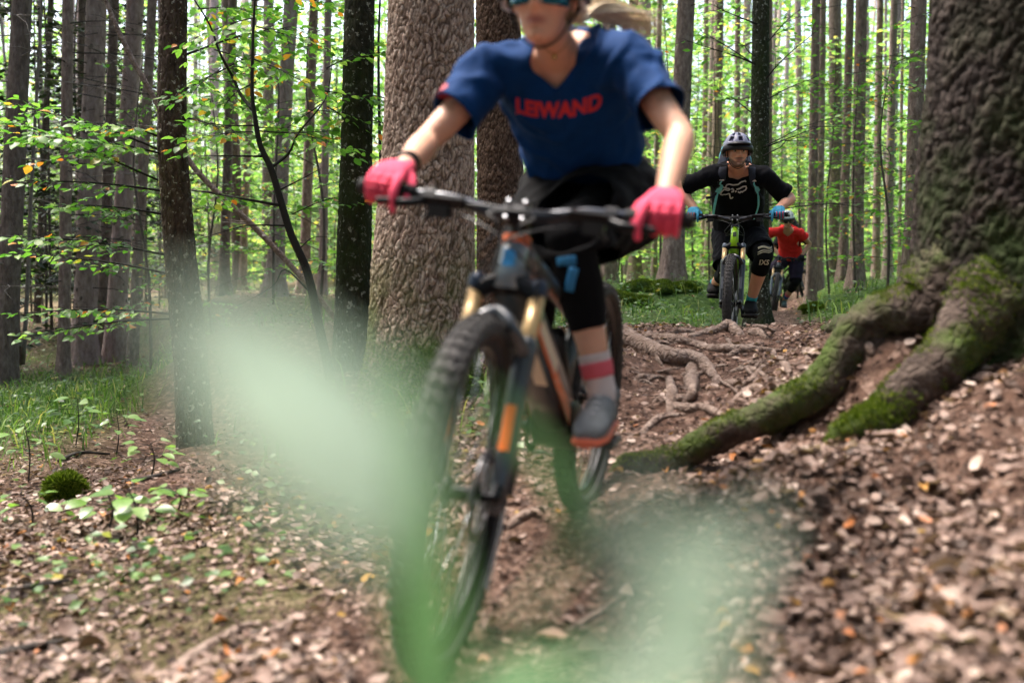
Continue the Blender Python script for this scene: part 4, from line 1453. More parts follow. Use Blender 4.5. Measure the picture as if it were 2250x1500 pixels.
def folds(v, nrm, seed, amp, scale=7.0, dirv=(0.3, 0.2, 1)):
    """cloth folds: ridges of stretched noise along the normal"""
    d = np.array(dirv, float)
    d /= np.linalg.norm(d)
    s = v @ d
    p = (v - 0.62 * np.outer(s, d)) * scale
    n1 = fbm(p, 3, seed)
    n2 = 1 - 2 * np.abs(vnoise(p * 1.7 + 9, seed + 5))
    return v + nrm * ((n1 * 0.7 + n2 * 0.6) * amp)[:, None]

def spline_pts(*pts):
    return [Vector(p) for p in cr(pts, 8)]

def person(S):
    """S: joints in the place's metres and clothing; returns the body and its frames"""
    fem = S.get('fem', False)
    k = S.get('k', 1.0)
    vx = S.get('voxel', 0.006)
    pel, nb = S['pelvis'], S['neck']
    shR, shL = S['shR'], S['shL']
    hc, hf = S['head'], S['face'].normalized()
    hu0 = S.get('head_up', Vector((0, 0, 1)))
    hr = hu0.cross(hf) * -1
    hr = hf.cross(hu0).normalized()
    hu = hr.cross(hf).normalized()
    rt = (shR - shL).normalized()                     # towards rider's right
    spine = (nb - pel)
    sn = spine.normalized()
    fr = sn.cross(rt).normalized()
    if fr.dot(S['heading']) < 0:
        fr = -fr
    bikeL = S['left']
    info = S['bike']
    body = MB()
    # spine curve arched to the back
    sp = [pel, pel.lerp(nb, 0.35) - fr * 0.025 * k, pel.lerp(nb, 0.7) - fr * 0.03 * k, nb]
    spc = [Vector(q) for q in cr(sp, 4)]
    hipr = -bikeL
    def lat(t):
        return (hipr.lerp(rt, min(1, t * 1.3))).normalized()
    def fro(t):
        l = lat(t)
        d = (spc[min(len(spc) - 1, int(t * (len(spc) - 1)) + 1)] - spc[max(0, int(t * (len(spc) - 1)) - 1)]).normalized()
        q = d.cross(l).normalized()
        return q if q.dot(S['heading']) > 0 or q.dot(fr) > 0 else -q
    W_ = (0.150, 0.160, 0.132, 0.142, 0.158, 0.150, 0.105) if fem else (0.150, 0.158, 0.150, 0.165, 0.182, 0.170, 0.115)
    D_ = (0.105, 0.112, 0.092, 0.100, 0.112, 0.090, 0.066) if fem else (0.110, 0.120, 0.112, 0.118, 0.125, 0.098, 0.075)
    T_ = (-0.12, 0.0, 0.30, 0.55, 0.76, 0.92, 1.02)
    def tors(scale=0.0, t0=-0.2, t1=1.1):
        secs = []
        for t, w, d in zip(T_, W_, D_):
            if t < t0 or t > t1:
                continue
            tt_ = max(0.0, min(1.0, t))
            i = tt_ * (len(spc) - 1)
            j = min(int(i), len(spc) - 2)
            c = spc[j].lerp(spc[j + 1], i - j) + sn * (t - tt_) * spine.length
            secs.append((c, lat(tt_) * (w + scale) * k, fro(tt_) * (d + scale) * k))
        return secs
    body.loft(tors(), 24, 2.3)
    # arms
    arms = {}
    glv = {}
    ua, fa_ = S.get('ua', 0.285) * k, S.get('fa', 0.245) * k
    for s, sh in ((1, shL), (-1, shR)):
        gm = MB()
        cuff, wr = hand_shape(gm, info['grip', s], info['bar', s], info['fwd'], info['up'], S.get('brake', True), k * S.get('hk', 1.0))
        glv[s] = gm
        pole = S['elbow'][s]
        el = ik(sh, cuff, ua, fa_, pole)
        arms[s] = (sh, el, cuff)
        m = 0.86 if fem else 1.0
        body.tube([nb.lerp(sh, 0.45) - sn * 0.02, sh, sh.lerp(el, 0.35), sh.lerp(el, 0.8), el, el.lerp(cuff, 0.28), el.lerp(cuff, 0.7), cuff, cuff.lerp(wr, 0.9)],
                  [q * k * m for q in (0.068, 0.062, 0.051, 0.043, 0.041, 0.043, 0.034, 0.028, 0.026)], 16, smooth=3, round_end=True)
    # legs
    legs = {}
    th, shn = S.get('thigh', 0.425) * k, S.get('shin', 0.425) * k
    for s in (1, -1):
        hip = pel + bikeL * s * 0.088 * k - sn * 0.02
        pdl = info['pedal', s]
        toe = (S['heading'] + Vector((0, 0, S.get('toe', 0.0)))).normalized()
        ank = pdl - toe * 0.055 + Vector((0, 0, 0.098 * k))
        kn = ik(hip, ank, th, shn, S['knee'][s])
        legs[s] = (hip, kn, ank, pdl, toe)
        m = 0.92 if fem else 1.0
        body.tube([hip + (hip - kn).normalized() * 0.02, hip.lerp(kn, 0.3), hip.lerp(kn, 0.75), kn, kn.lerp(ank, 0.12), kn.lerp(ank, 0.32), kn.lerp(ank, 0.62), kn.lerp(ank, 0.9), ank, ank - Vector((0, 0, 0.04))],
                  [q * k * m for q in (0.092, 0.088, 0.066, 0.058, 0.054, 0.058, 0.047, 0.037, 0.037, 0.036)], 16, smooth=3, round_end=True)
    # neck and head
    body.tube([nb - sn * 0.03, nb.lerp(hc - hu * 0.07 * k - hf * 0.03, 0.45), hc - hu * 0.05 * k - hf * 0.025 * k], [(0.064 if fem else 0.074) * k, (0.050 if fem else 0.060) * k, (0.050 if fem else 0.060) * k], 16, smooth=3)
    head_shape(body, hc, hr, hf, hu, k, fem)
    v, f = remesh(body, vx, 4)
    v, (hx, hy, hz, front) = press_face(v, hc, hr, hf, hu, k)
    base = S['base']
    tone = np.tile(np.array(S['tone'][:3]), (len(v), 1))
    def blend(w, c):
        nonlocal tone
        w = np.clip(w, 0, 1)[:, None]
        tone = tone * (1 - w) + np.array(c[:3]) * w
    lips = np.exp(-(hx / 0.024) ** 4 - ((hz + 0.061) / 0.010) ** 4) * front
    blend(lips * 0.75, S['lips'])
    blend(np.exp(-((np.abs(hx) - 0.045) / 0.02) ** 2 - ((hz + 0.02) / 0.02) ** 2) * front * 0.35, tuple(np.array(S['tone'][:3]) * np.array([1.05, 0.72, 0.66])))
    if S.get('beard'):
        inhead = (np.abs(hx) < 0.09) & (np.abs(hz) < 0.13) & (hy > -0.02)
        jaw = np.clip((-(hz + 0.062) + 0.35 * np.abs(hx) * 0 + np.clip(np.abs(hx) - 0.030, 0, 1) * 0.9) / 0.012, 0, 1) * (hz > -0.125) * (hy > 0.0)
        mous = np.exp(-(hx / 0.032) ** 4 - ((hz + 0.047) / 0.0065) ** 4) * front
        gap = np.exp(-(hx / 0.022) ** 4 - ((hz + 0.080) / 0.007) ** 4) * 0.55
        bw = np.maximum(jaw * (1 - gap), mous) * inhead * (1 - lips)
        bw *= 0.86 + 0.14 * vnoise(v * 300, 3)
        blend(bw * 0.92, S['beard'])
    brow = np.exp(-((np.abs(hx) - 0.031) / 0.019) ** 4 - ((hz - 0.029 - 0.1 * (0.03 - np.abs(np.abs(hx) - 0.03))) / 0.0055) ** 4) * front
    blend(brow * 0.85, S.get('brow', (0.05, 0.03, 0.02)))
    if S.get('hair'):
        inhair = ((hz > 0.055) | ((hy < -0.035) & (hz > -0.06))) & (np.abs(hx) < 0.1) & (np.abs(hz) < 0.14) & (np.abs(hy) < 0.14)
        blend(inhair * 1.0, S['hair'])
    me = mesh_np('person', v - np.array(base), f)
    ca = me.color_attributes.new('tone', 'FLOAT_COLOR', 'POINT')
    ca.data.foreach_set('color', np.concatenate([tone, np.ones((len(v), 1))], 1).astype(np.float32).ravel())
    o = link('person', me, skin_mat('skin', S['tone'], S['lips'], None), None, loc=base)
    ORG[o.name] = Vector(base)
    tag(o, S['label'], 'person')
    R = {'body': o, 'v': v, 'f': f, 'n': vnormals(v, f), 'arms': arms, 'legs': legs, 'glv': glv, 'tors': tors, 'fr': fr, 'rt': rt, 'sn': sn, 'spc': spc, 'hr': hr, 'hf': hf, 'hu': hu, 'hc': hc, 'lat': lat, 'fro': fro, 'k': k, 'nb': nb, 'pel': pel, 'S': S, 'head': (hx, hy, hz)}
    return R

def make_shirt(R, material, ease=0.028, sleeve=0.62, sl_r=(0.085, 0.088), hem=0.02, vneck=0.10, vw=0.055, amp=0.006, seed=1, voxel=0.007, name='shirt', fold_amp=0.012):
    k, S = R['k'], R['S']
    mb = MB()
    secs = []
    ts = [(-0.10, 0.012), (0.0, ease), (0.3, ease + 0.012), (0.55, ease + 0.006), (0.76, ease), (0.92, 0.020), (1.02, 0.012)]
    for (c, ax, ay), (t, e) in zip(R['tors'](), ts):
        secs.append((c, ax.normalized() * (ax.length + e * k), ay.normalized() * (ay.length + e * k)))
    mb.loft(secs, 28, 2.3)
    ends = []
    for s in (1, -1):
        sh, el, cf = R['arms'][s]
        e = sh.lerp(el, sleeve)
        e2 = sh.lerp(el, sleeve + 0.08)
        mb.tube([R['nb'].lerp(sh, 0.35) - R['sn'] * 0.03, sh + R['sn'] * 0.008, sh.lerp(el, sleeve * 0.5), e, e2], [(0.066 if R['S'].get('fem') else 0.080) * k, (0.068 if R['S'].get('fem') else 0.076) * k, 0.070 * k * sl_r[0] / 0.085, sl_r[1] * k, sl_r[1] * k], 20, smooth=3)
        ends.append((e, (el - sh).normalized()))
    v, f = remesh(mb, voxel, 5)
    n = vnormals(v, f)
    v = folds(v, n, seed, amp * k, 7.0, tuple(R['sn'] + R['rt'] * 0.25))
    v = folds(v, n, seed + 40, amp * 0.6 * k, 13.0, tuple(R['sn'] - R['rt'] * 0.6))
    # folds: sagging curves over the belly, drag lines from the armpits, creases in the sleeves
    w = (v - np.array(R['pel']))
    uu_ = w @ np.array(R['rt'])
    ss_ = w @ np.array(R['sn'])
    jit = fbm(v * 5.0, 3, seed + 3)
    jit2 = fbm(v * 3.0, 2, seed + 6)
    c1 = np.sin(ss_ * 62 - 260 * uu_ * uu_ + jit * 3.4 + seed)
    c2 = np.sin((ss_ * 30 - np.abs(uu_) * 58) + jit * 3.0 + 2 * np.sign(uu_))
    ridge = lambda c: np.maximum(0, c) ** 2.5
    belly = np.clip((0.34 - ss_) / 0.12, 0, 1)
    n = vnormals(v, f)
    v = v + n * (fold_amp * k * (ridge(c1) * belly * (0.6 + 0.6 * jit2) + ridge(c2) * (1 - belly) * np.clip(0.5 + 0.9 * jit2, 0, 1.3)))[:, None]
    kill = np.zeros(len(v), bool)
    for e, d in ends:
        q = (v - np.array(e)) @ np.array(d)
        r = np.linalg.norm(v - np.array(e) - np.outer(q, np.array(d)), axis=1)
        kill |= (q > 0) & (r < 0.14 * k) & (q < 0.2)
    hc = R['pel'] + R['sn'] * hem
    q = (v - np.array(hc)) @ np.array(R['sn'])
    kill |= q < 0.012 * fbm(v * 9, 2, seed)
    # neckline
    nb = np.array(R['nb'])
    w = v - nb
    u = w @ np.array(R['rt'])
    fw = w @ np.array(R['fr'])
    up = w @ np.array(R['sn'])
    rr = np.sqrt(u * u + fw * fw)
    kill |= (rr < 0.060 * k) & (up > -0.004 * k)
    lim = vw * k * np.clip(1 - (-up - 0.0) / (vneck * k), 0, 1.0)
    kill |= (fw > 0.0) & (np.abs(u) < lim) & (up > -vneck * k) & (up < 0.2)
    v, f = cut(v, f, kill)
    o = cloth_obj(name, v, f, material, R['body'], 0.0025)
    return o, v, f

def make_shorts(R, material, ease=0.03, t_end=0.86, r_end=0.098, top=0.16, amp=0.007, seed=4, voxel=0.008, name='shorts', over=0.0, bulk=1.0):
    k = R['k']
    mb = MB()
    secs = []
    for (c, ax, ay), e in zip(R['tors'](0.0, -0.2, 0.35), (ease, ease * 0.9, ease * 0.3)):
        secs.append((c, ax.normalized() * (ax.length + e * k), ay.normalized() * (ay.length + e * k)))
    mb.loft(secs, 26, 2.3)
    ends = []
    for s in (1, -1):
        hip, kn, ank, pdl, toe = R['legs'][s]
        e, e2 = hip.lerp(kn, t_end), hip.lerp(kn, t_end + 0.10)
        if over:
            e, e2 = kn.lerp(ank, over), kn.lerp(ank, over + 0.1)
            mb.tube([hip + (hip - kn).normalized() * 0.03, hip.lerp(kn, 0.25), hip.lerp(kn, 0.7), hip.lerp(kn, 0.96), e, e2], [0.112 * k * bulk, 0.112 * k * bulk, 0.10 * k * bulk, 0.092 * k * bulk, r_end * k, r_end * k], 20, smooth=4)
            ends.append((e, (ank - kn).normalized()))
            continue
        mb.tube([hip + (hip - kn).normalized() * 0.03, hip.lerp(kn, 0.25), hip.lerp(kn, t_end * 0.7), e, e2], [0.112 * k, 0.112 * k, 0.104 * k, r_end * k, r_end * k], 20, smooth=3)
        ends.append((e, (kn - hip).normalized()))
    v, f = remesh(mb, voxel, 5)
    n = vnormals(v, f)
    v = folds(v, n, seed, amp * k, 8.0, (0.2, 0.1, 1))
    v = folds(v, n, seed + 9, amp * 0.7 * k, 14.0, (1, 0.2, 0.3))
    kill = np.zeros(len(v), bool)
    for e, d in ends:
        q = (v - np.array(e)) @ np.array(d)
        r = np.linalg.norm(v - np.array(e) - np.outer(q, np.array(d)), axis=1)
        kill |= (q > 0) & (r < 0.15 * k) & (q < 0.25)
    q = (v - np.array(R['pel'] + R['sn'] * top)) @ np.array(R['sn'])
    kill |= q > 0
    v, f = cut(v, f, kill)
    o = cloth_obj(name, v, f, material, R['body'], 0.003)
    return o, v, f

def sleeve_from_body(R, a, b, t0, t1, off, material, name, parent=None, amp=0.002, seed=2, rmax=0.11, taper=0.0):
    """a fitted garment piece: the body's surface between two stations along a limb, set off outwards"""
    v, f, n = R['v'], R['f'], R['n']
    t, r = seg_t(v, a, b)
    kill = ~((t > t0) & (t < t1) & (r < rmax))
    mid = (t - (t0 + t1) / 2) / ((t1 - t0) / 2)
    d = off * (1 - taper * mid ** 4)
    w = v + n * d[:, None]
    w = folds(w, n, seed, amp, 16.0, tuple((Vector(b) - Vector(a))))
    w2, f2 = cut(w, f, kill)
    if not len(f2):
        return None
    return cloth_obj(name, w2, f2, material, parent or R['body'], 0.003), w2, f2

def make_gloves(R, mg, voxel=0.0035, mg2=None, name='glove'):
    out = []
    for s in (1, -1):
        v, f = remesh(R['glv'][s], voxel, 2)
        out.append((cloth_obj(name, v, f, mg, R['body'], 0.0), v, f))
    return out

def make_shoes(R, upper, sole, wide=1.0, name='shoe', lace=None):
    k = R['k']
    for s in (1, -1):
        hip, kn, ank, pdl, toe = R['legs'][s]
        heel = pdl - toe * (0.115 * k)
        side = toe.cross(Vector((0, 0, 1))).normalized()
        up = side.cross(toe).normalized()
        q = lambda x, z: heel + toe * x * k + up * z * k
        so = MB()
        so.loft([(q(x, 0.011), side * w * k * wide, up * 0.011 * k) for x, w in ((-0.012, 0.020), (0.0, 0.034), (0.06, 0.036), (0.13, 0.043), (0.19, 0.047), (0.235, 0.040), (0.258, 0.022))], 18, 3.0)
        upm = MB()
        upm.loft([(q(x, z * wide), side * w * k * wide, up * h * k * wide) for x, z, w, h in ((-0.006, 0.050, 0.018, 0.034), (0.006, 0.055, 0.031, 0.044), (0.05, 0.060, 0.037, 0.052), (0.095, 0.056, 0.040, 0.046), (0.145, 0.045, 0.044, 0.034), (0.195, 0.037, 0.045, 0.027), (0.235, 0.031, 0.037, 0.021), (0.252, 0.027, 0.020, 0.012))], 18, 2.3)
        upm.tube([q(0.04, 0.08), q(0.035, 0.112)], [0.046 * k, 0.042 * k], 16)
        v, f = remesh(upm, 0.005 * k, 3)
        o = cloth_obj(name, v, f, upper, R['body'], 0.0)
        so.build('sole', sole, o)
        if lace:
            lc = MB()
            for i in range(4):
                x = 0.095 + 0.025 * i
                z = 0.100 - 0.010 * i
                lc.tube([q(x, z - 0.012) + side * 0.024, q(x + 0.004, z), q(x, z - 0.012) - side * 0.024], 0.003, 6)
            lc.build('laces', lace, o)

def strip_on(bvh, pts, d, w, off, thick=0.002):
    """ribbon laid on a surface: centre line points are cast along d; w half-width sideways"""
    hit = []
    for p in pts:
        h = project(bvh, p, d, off)
        hit.append(h)
    hit = [h for h in hit if h is not None]
    return hit

def ribbon(path, width_dir, w, nrm, th=0.002):
    mb = MB()
    secs = []
    for i, p in enumerate(path):
        t = (path[min(i + 1, len(path) - 1)] - path[max(i - 1, 0)]).normalized()
        n_ = nrm[i] if isinstance(nrm, list) else nrm
        side = t.cross(n_).normalized()
        secs.append((p, side * (w[i] if isinstance(w, list) else w), n_.normalized() * th))
    mb.loft(secs, 8, 4.0)
    return mb

def helmet(R, shell_mat, liner_mat, visor_mat, band_mat, vents=True, k2=1.0, strap=True, strap_mat=None):
    k = R['k'] * k2
    c, r, f, u = R['hc'], R['hr'], R['hf'], R['hu']
    body = R['body']
    q = lambda x, y, z: c + (r * x + f * y + u * z) * k
    nu, nv = 48, 18
    def dome(sx, sy, sz, cz, skip=None, low=-0.12):
        v, fc = [], []
        for j in range(nv + 1):
            t = (math.pi / 2 - low) * j / nv + low      # elevation from the rim to the crown
            for i in range(nu):
                a = 2 * math.pi * i / nu
                back = 1.0 + 0.10 * max(0, -math.sin(a))
                x, y, z = sx * math.cos(t) * math.cos(a), sy * back * math.cos(t) * math.sin(a), sz * math.sin(t)
                if t < 0.15 and math.sin(a) < 0.2:
                    z -= 0.030 * (0.15 - t) / 0.27 * 1.6
                v.append(q(x, y - 0.012, cz + z))
        for j in range(nv):
            for i in range(nu):
                if skip and skip(i, j):
                    continue
                i2 = (i + 1) % nu
                fc.append((j * nu + i, j * nu + i2, (j + 1) * nu + i2, (j + 1) * nu + i))
        return v, fc
    def skip(i, j):
        col = (i + 1) % 6
        return 5 <= j <= 14 and col in (0, 1, 2) and j not in (9,) and vents
    v, fc = dome(0.104, 0.124, 0.112, 0.040, skip)
    sh = MB().add(v, fc).build('helmet', shell_mat, body)
    so = sh.modifiers.new('thickness', 'SOLIDIFY')
    so.thickness = 0.012
    v, fc = dome(0.090, 0.110, 0.098, 0.040)
    MB().add(v, fc).build('helmet_liner', liner_mat, sh)
    # lower band
    rim = [q(0.1055 * math.cos(a), 0.1255 * (1 + 0.1 * max(0, -math.sin(a))) * math.sin(a) - 0.012, 0.032 - (0.020 if math.sin(a) < 0.2 else 0.0)) for a in [2 * math.pi * i / 40 for i in range(41)]]
    MB().tube(rim, 0.013 * k, 8, up=u, sy=1.7).build('helmet_band', band_mat, sh)
    if visor_mat:
        vv = []
        n = 14
        for i in range(n + 1):
            a = math.pi * (0.16 + 0.68 * i / n)
            for e, dz in ((1.0, 0.0), (1.42, 0.0)):
                y = 0.120 * math.sin(a) * e - 0.012
                vv.append(q(0.106 * math.cos(a) * (1 + 0.02 * (e > 1)), y, 0.052 + 0.024 * math.sin(a) * (1 if e == 1 else 0.25)))
        vo = MB().add(vv, [(2 * i, 2 * i + 1, 2 * i + 3, 2 * i + 2) for i in range(n)]).build('visor', visor_mat, sh)
        s_ = vo.modifiers.new('thickness', 'SOLIDIFY')
        s_.thickness = 0.006
    if strap:
        sm = strap_mat or mat('helmet_strap', hexc(18, 18, 20), 0.8)
        pts = [q(0.079, 0.012, 0.045), q(0.075, 0.020, -0.02), q(0.064, 0.022, -0.066), q(0.040, 0.024, -0.100), q(0.0, 0.032, -0.118), q(-0.040, 0.024, -0.100), q(-0.064, 0.022, -0.066), q(-0.075, 0.020, -0.02), q(-0.079, 0.012, 0.045)]
        MB().tube(pts, 0.0026 * k, 8, smooth=4, up=tuple(f), sy=2.6).build('chin_strap', sm, sh)
        for s in (1, -1):
            MB().tube([q(s * 0.079, -0.055, 0.03), q(s * 0.078, -0.015, -0.035), q(s * 0.070, 0.018, -0.062)], 0.0028 * k, 6, smooth=4).build('side_strap', sm, sh)
    return sh

def eyes(R, iris):
    k = R['k']
    c, r, f, u = R['hc'], R['hr'], R['hf'], R['hu']
    q = lambda x, y, z: c + (r * x + f * y + u * z) * k
    for s in (-1, 1):
        e = MB().ell(q(s * 0.031, 0.070, 0.007), r * 0.0125 * k, f * 0.0125 * k, u * 0.0098 * k, 14, 10).build('eye', mat('eye_white', hexc(214, 204, 198), 0.3), R['body'])
        MB().ell(q(s * 0.031, 0.0795, 0.007), r * 0.0062 * k, f * 0.0042 * k, u * 0.0062 * k, 12, 8).build('iris', mat('iris', iris, 0.2), e)
        MB().tube([q(s * 0.031 - 0.015, 0.076, 0.014), q(s * 0.031, 0.085, 0.0165), q(s * 0.031 + 0.015, 0.076, 0.014)], 0.0032 * k, 6, smooth=4).build('eyelid', mat('eyelid', tuple(x * 0.6 for x in R['S']['tone'][:3]), 0.6), e)

def text_on(txt, bvh, origin, ux, uz, d, size, material, parent, name, arc=0.0, bold=0.0, off=0.003, sub=2, xs=1.0):
    """lettering printed on a surface: outlines are cut fine and cast along d"""
    cu = bpy.data.curves.new('txt', 'FONT')
    cu.body = txt
    cu.size = size
    cu.align_x = 'CENTER'
    cu.offset = bold
    cu.resolution_u = 3
    ob = bpy.data.objects.new('txt', cu)
    COL.objects.link(ob)
    dg = bpy.context.evaluated_depsgraph_get()
    me = bpy.data.meshes.new_from_object(ob.evaluated_get(dg))
    bpy.data.objects.remove(ob)
    bm = bmesh.new()
    bm.from_mesh(me)
    bmesh.ops.triangulate(bm, faces=bm.faces)
    for _ in range(sub):
        long_e = [e for e in bm.edges if e.calc_length() > size * 0.16]
        if long_e:
            bmesh.ops.subdivide_edges(bm, edges=long_e, cuts=1)
            bmesh.ops.triangulate(bm, faces=bm.faces)
    bm.verts.ensure_lookup_table()
    bad = []
    org = org_of(parent)
    for v in bm.verts:
        x, y = v.co.x * xs, v.co.y
        y += arc * x * x
        p = Vector(origin) + Vector(ux) * x + Vector(uz) * y
        h = project(bvh, p, d, off)
        if h is None:
            bad.append(v)
        else:
            v.co = h - org
    bmesh.ops.delete(bm, geom=bad, context='VERTS')
    bm.to_mesh(me)
    bm.free()
    return link(name, me, material, parent, False)
# ------------------------------------------------------------------ front rider: blue shirt, dark e-bike with orange lines
DEG = math.radians
ax1 = P(1010, 1082, 1.92)
bike1, i1 = build_bike('mountain_bike', 'dark grey mountain bike with orange stripes ridden by the person in blue', ax1, DEG(17), DEG(2.5), DEG(5), DEG(5),
    dict(key='orange_bike', frame=hexc(74, 80, 82), accent=hexc(236, 112, 50), fork=hexc(58, 62, 68), decal=hexc(240, 116, 40), head=hexc(120, 136, 148), badge=hexc(40, 130, 190), cap=hexc(46, 58, 78),
         ca=0.43, show=0.055, hw=0.362, rise=0.018, dt=0.044, crank=DEG(8), saddle=0.80, panel=hexc(226, 214, 190), tyre_print=[(DEG(200), DEG(235)), (DEG(20), DEG(50))], bar=hexc(36, 42, 54), stay_accent=True))
TONE1 = hexc(214, 164, 138)
S1 = dict(fem=True, label='person in blue shirt and pink gloves riding the near bike',
    bike=i1, heading=i1['heading'], left=i1['left'], voxel=0.0052, k=0.98,
    pelvis=P(1296, 425, 2.90), neck=P(1230, 112, 2.62), shR=P(1082, 158, 2.65), shL=P(1388, 138, 2.53), head=P(1194, -2, 2.42), face=Vector((-0.22, -1, -0.10)), head_up=Vector((0.05, 0, 1)),
    elbow={1: Vector((1.0, 0.2, -0.25)), -1: Vector((-0.35, 0.9, -0.15))}, knee={1: Vector((-0.62, -1, 0.35)), -1: Vector((-0.05, -1, 0.35))},
    tone=TONE1, lips=hexc(172, 96, 92), brow=hexc(120, 90, 60), hair=hexc(196, 168, 130), base=Vector((i1['base'].translation.x + 0.1, i1['base'].translation.y + 0.1, i1['base'].translation.z)), ua=0.30, fa=0.255)
R1 = person(S1)
M_BLUE = mat('blue_jersey', hexc(4, 52, 104), 0.8, spec=0.12, var=0.12, vscale=60, sheen=0.3)
M_BLK = mat('black_cloth', hexc(13, 13, 16), 0.9, spec=0.12, var=0.2, vscale=40, sheen=0.2)
shirt1, sv1, sf1 = make_shirt(R1, M_BLUE, ease=0.028, sleeve=0.64, sl_r=(0.072, 0.066), hem=0.115, vneck=0.050, vw=0.056, amp=0.010, fold_amp=0.016, seed=11)
shorts1, pv1, pf1 = make_shorts(R1, M_BLK, ease=0.03, t_end=0.92, r_end=0.108, top=0.19, seed=12, over=0.16, bulk=1.2, amp=0.012)
b1 = bvh_of(sv1, sf1)
toC = Vector((0, 1, 0))
cpt = P(1228, 250, 2.55)
text_on('LEIWAND', b1, cpt + Vector((0, -0.3, 0)), Vector((1, 0, 0)), Vector((0, 0, 1)), toC, 0.049, mat('red_print', hexc(206, 34, 48), 0.6), shirt1, 'chest_lettering', arc=1.6, bold=0.0022, off=0.004, xs=1.0)
# round red badge on the sleeve
shp, elp, cfp = R1['arms'][-1]
bpt = shp.lerp(elp, 0.40)
out_ = Vector((-0.75, -0.62, 0.15)).normalized()
hits = []
sd = out_.cross(Vector((0, 0, 1))).normalized()
upv = sd.cross(out_).normalized()
vv, ok_ = [], True
for rr in (0.0, 0.011, 0.021):
    for k_ in range(16):
        a = 2 * math.pi * k_ / 16
        h = project(b1, bpt + out_ * 0.3 + (sd * math.cos(a) + upv * math.sin(a)) * rr, -out_, 0.003)
        vv.append(h if h is not None else bpt + out_ * 0.09)
MB().add(vv, [(r_ * 16 + k_, r_ * 16 + (k_ + 1) % 16, (r_ + 1) * 16 + (k_ + 1) % 16, (r_ + 1) * 16 + k_) for r_ in range(2) for k_ in range(16)]).build('sleeve_badge', mat('sleeve_badge_red', hexc(150, 36, 60), 0.7), shirt1)
# gloves, watch
M_PINK = mat('pink_glove', hexc(232, 84, 112), 0.8, spec=0.12, var=0.12, vscale=50, sheen=0.2)
for gi, (go, gvv, gff) in enumerate(make_gloves(R1, M_PINK)):
    s = (1, -1)[gi]
    gb = bvh_of(gvv, gff)
    a, f_, v_ = i1['bar', s].normalized(), i1['fwd'], i1['up']
    for j in range(5):           # darker ribs over the knuckles
        path = []
        for t in range(7):
            h = project(gb, i1['grip', s] + a * (-0.03 + 0.06 * t / 6) + f_ * 0.2 + v_ * (0.030 - 0.012 * j), -f_, 0.0015)
            if h is not None:
                path.append(h)
        if len(path) > 3:
            MB().tube(path, 0.0022, 6).build('glove_rib', mat('glove_rib', hexc(196, 44, 76), 0.7), go)
sh_, el_, cf_ = R1['arms'][-1]
wd = (cf_ - el_).normalized()
sleeve_from_body(R1, el_, cf_, 0.80, 0.93, 0.004, mat('watch_strap', hexc(22, 22, 24), 0.6, spec=0.12), 'watch', rmax=0.06, amp=0.0)
# leg pads, socks, shoes
for s in (1, -1):
    hip, kn, ank, pdl, toe = R1['legs'][s]
    sleeve_from_body(R1, hip, kn, 0.2, 1.02, 0.006, M_BLK, 'legging', seed=26, rmax=0.13)
    r_ = sleeve_from_body(R1, kn, ank, -0.30, 0.60, 0.009, M_BLK, 'knee_pad', seed=20 + s, rmax=0.12, taper=0.5)
    if r_ and s == 1:
        kb = bvh_of(r_[1], r_[2])
        for (pa, pb, pc_) in (((1222, 574), (1262, 568), (1250, 592)), ((1250, 592), (1240, 640), (1256, 628))):
            pass
        strokes = [[(1224, 575), (1246, 573), (1266, 572)], [(1262, 588), (1256, 610), (1250, 640)]]
        for st_ in strokes:
            path = []
            for i in range(len(st_) - 1):
                for t in range(5):
                    x = st_[i][0] + (st_[i + 1][0] - st_[i][0]) * t / 4
                    y = st_[i][1] + (st_[i + 1][1] - st_[i][1]) * t / 4
                    o_ = P(x, y, 1.6)
                    dv = (P(x, y, 3.0) - o_).normalized()
                    h = project(kb, o_, dv, 0.002, 2.5)
                    if h is not None:
                        path.append(h - dv * 0.004)
            if len(path) > 2:
                MB().tube(path, 0.012, 8, up=(0, -1, 0), sy=0.2).build('pad_print', mat('pad_print_blue', hexc(44, 130, 186), 0.6), r_[0])
    sleeve_from_body(R1, kn, ank, 0.74, 1.12, 0.004, mat('pale_sock', hexc(206, 196, 196), 0.9), 'sock', seed=22, rmax=0.09, amp=0.001)
    sleeve_from_body(R1, kn, ank, 0.79, 0.90, 0.0065, mat('sock_stripe', hexc(214, 98, 112), 0.9), 'sock_stripe', seed=22, rmax=0.09, amp=0.001)
make_shoes(R1, mat('grey_shoe', hexc(108, 112, 116), 0.7, var=0.2, vscale=30), mat('coral_sole', hexc(232, 110, 78), 0.6), lace=mat('pale_lace', hexc(200, 204, 206), 0.8))
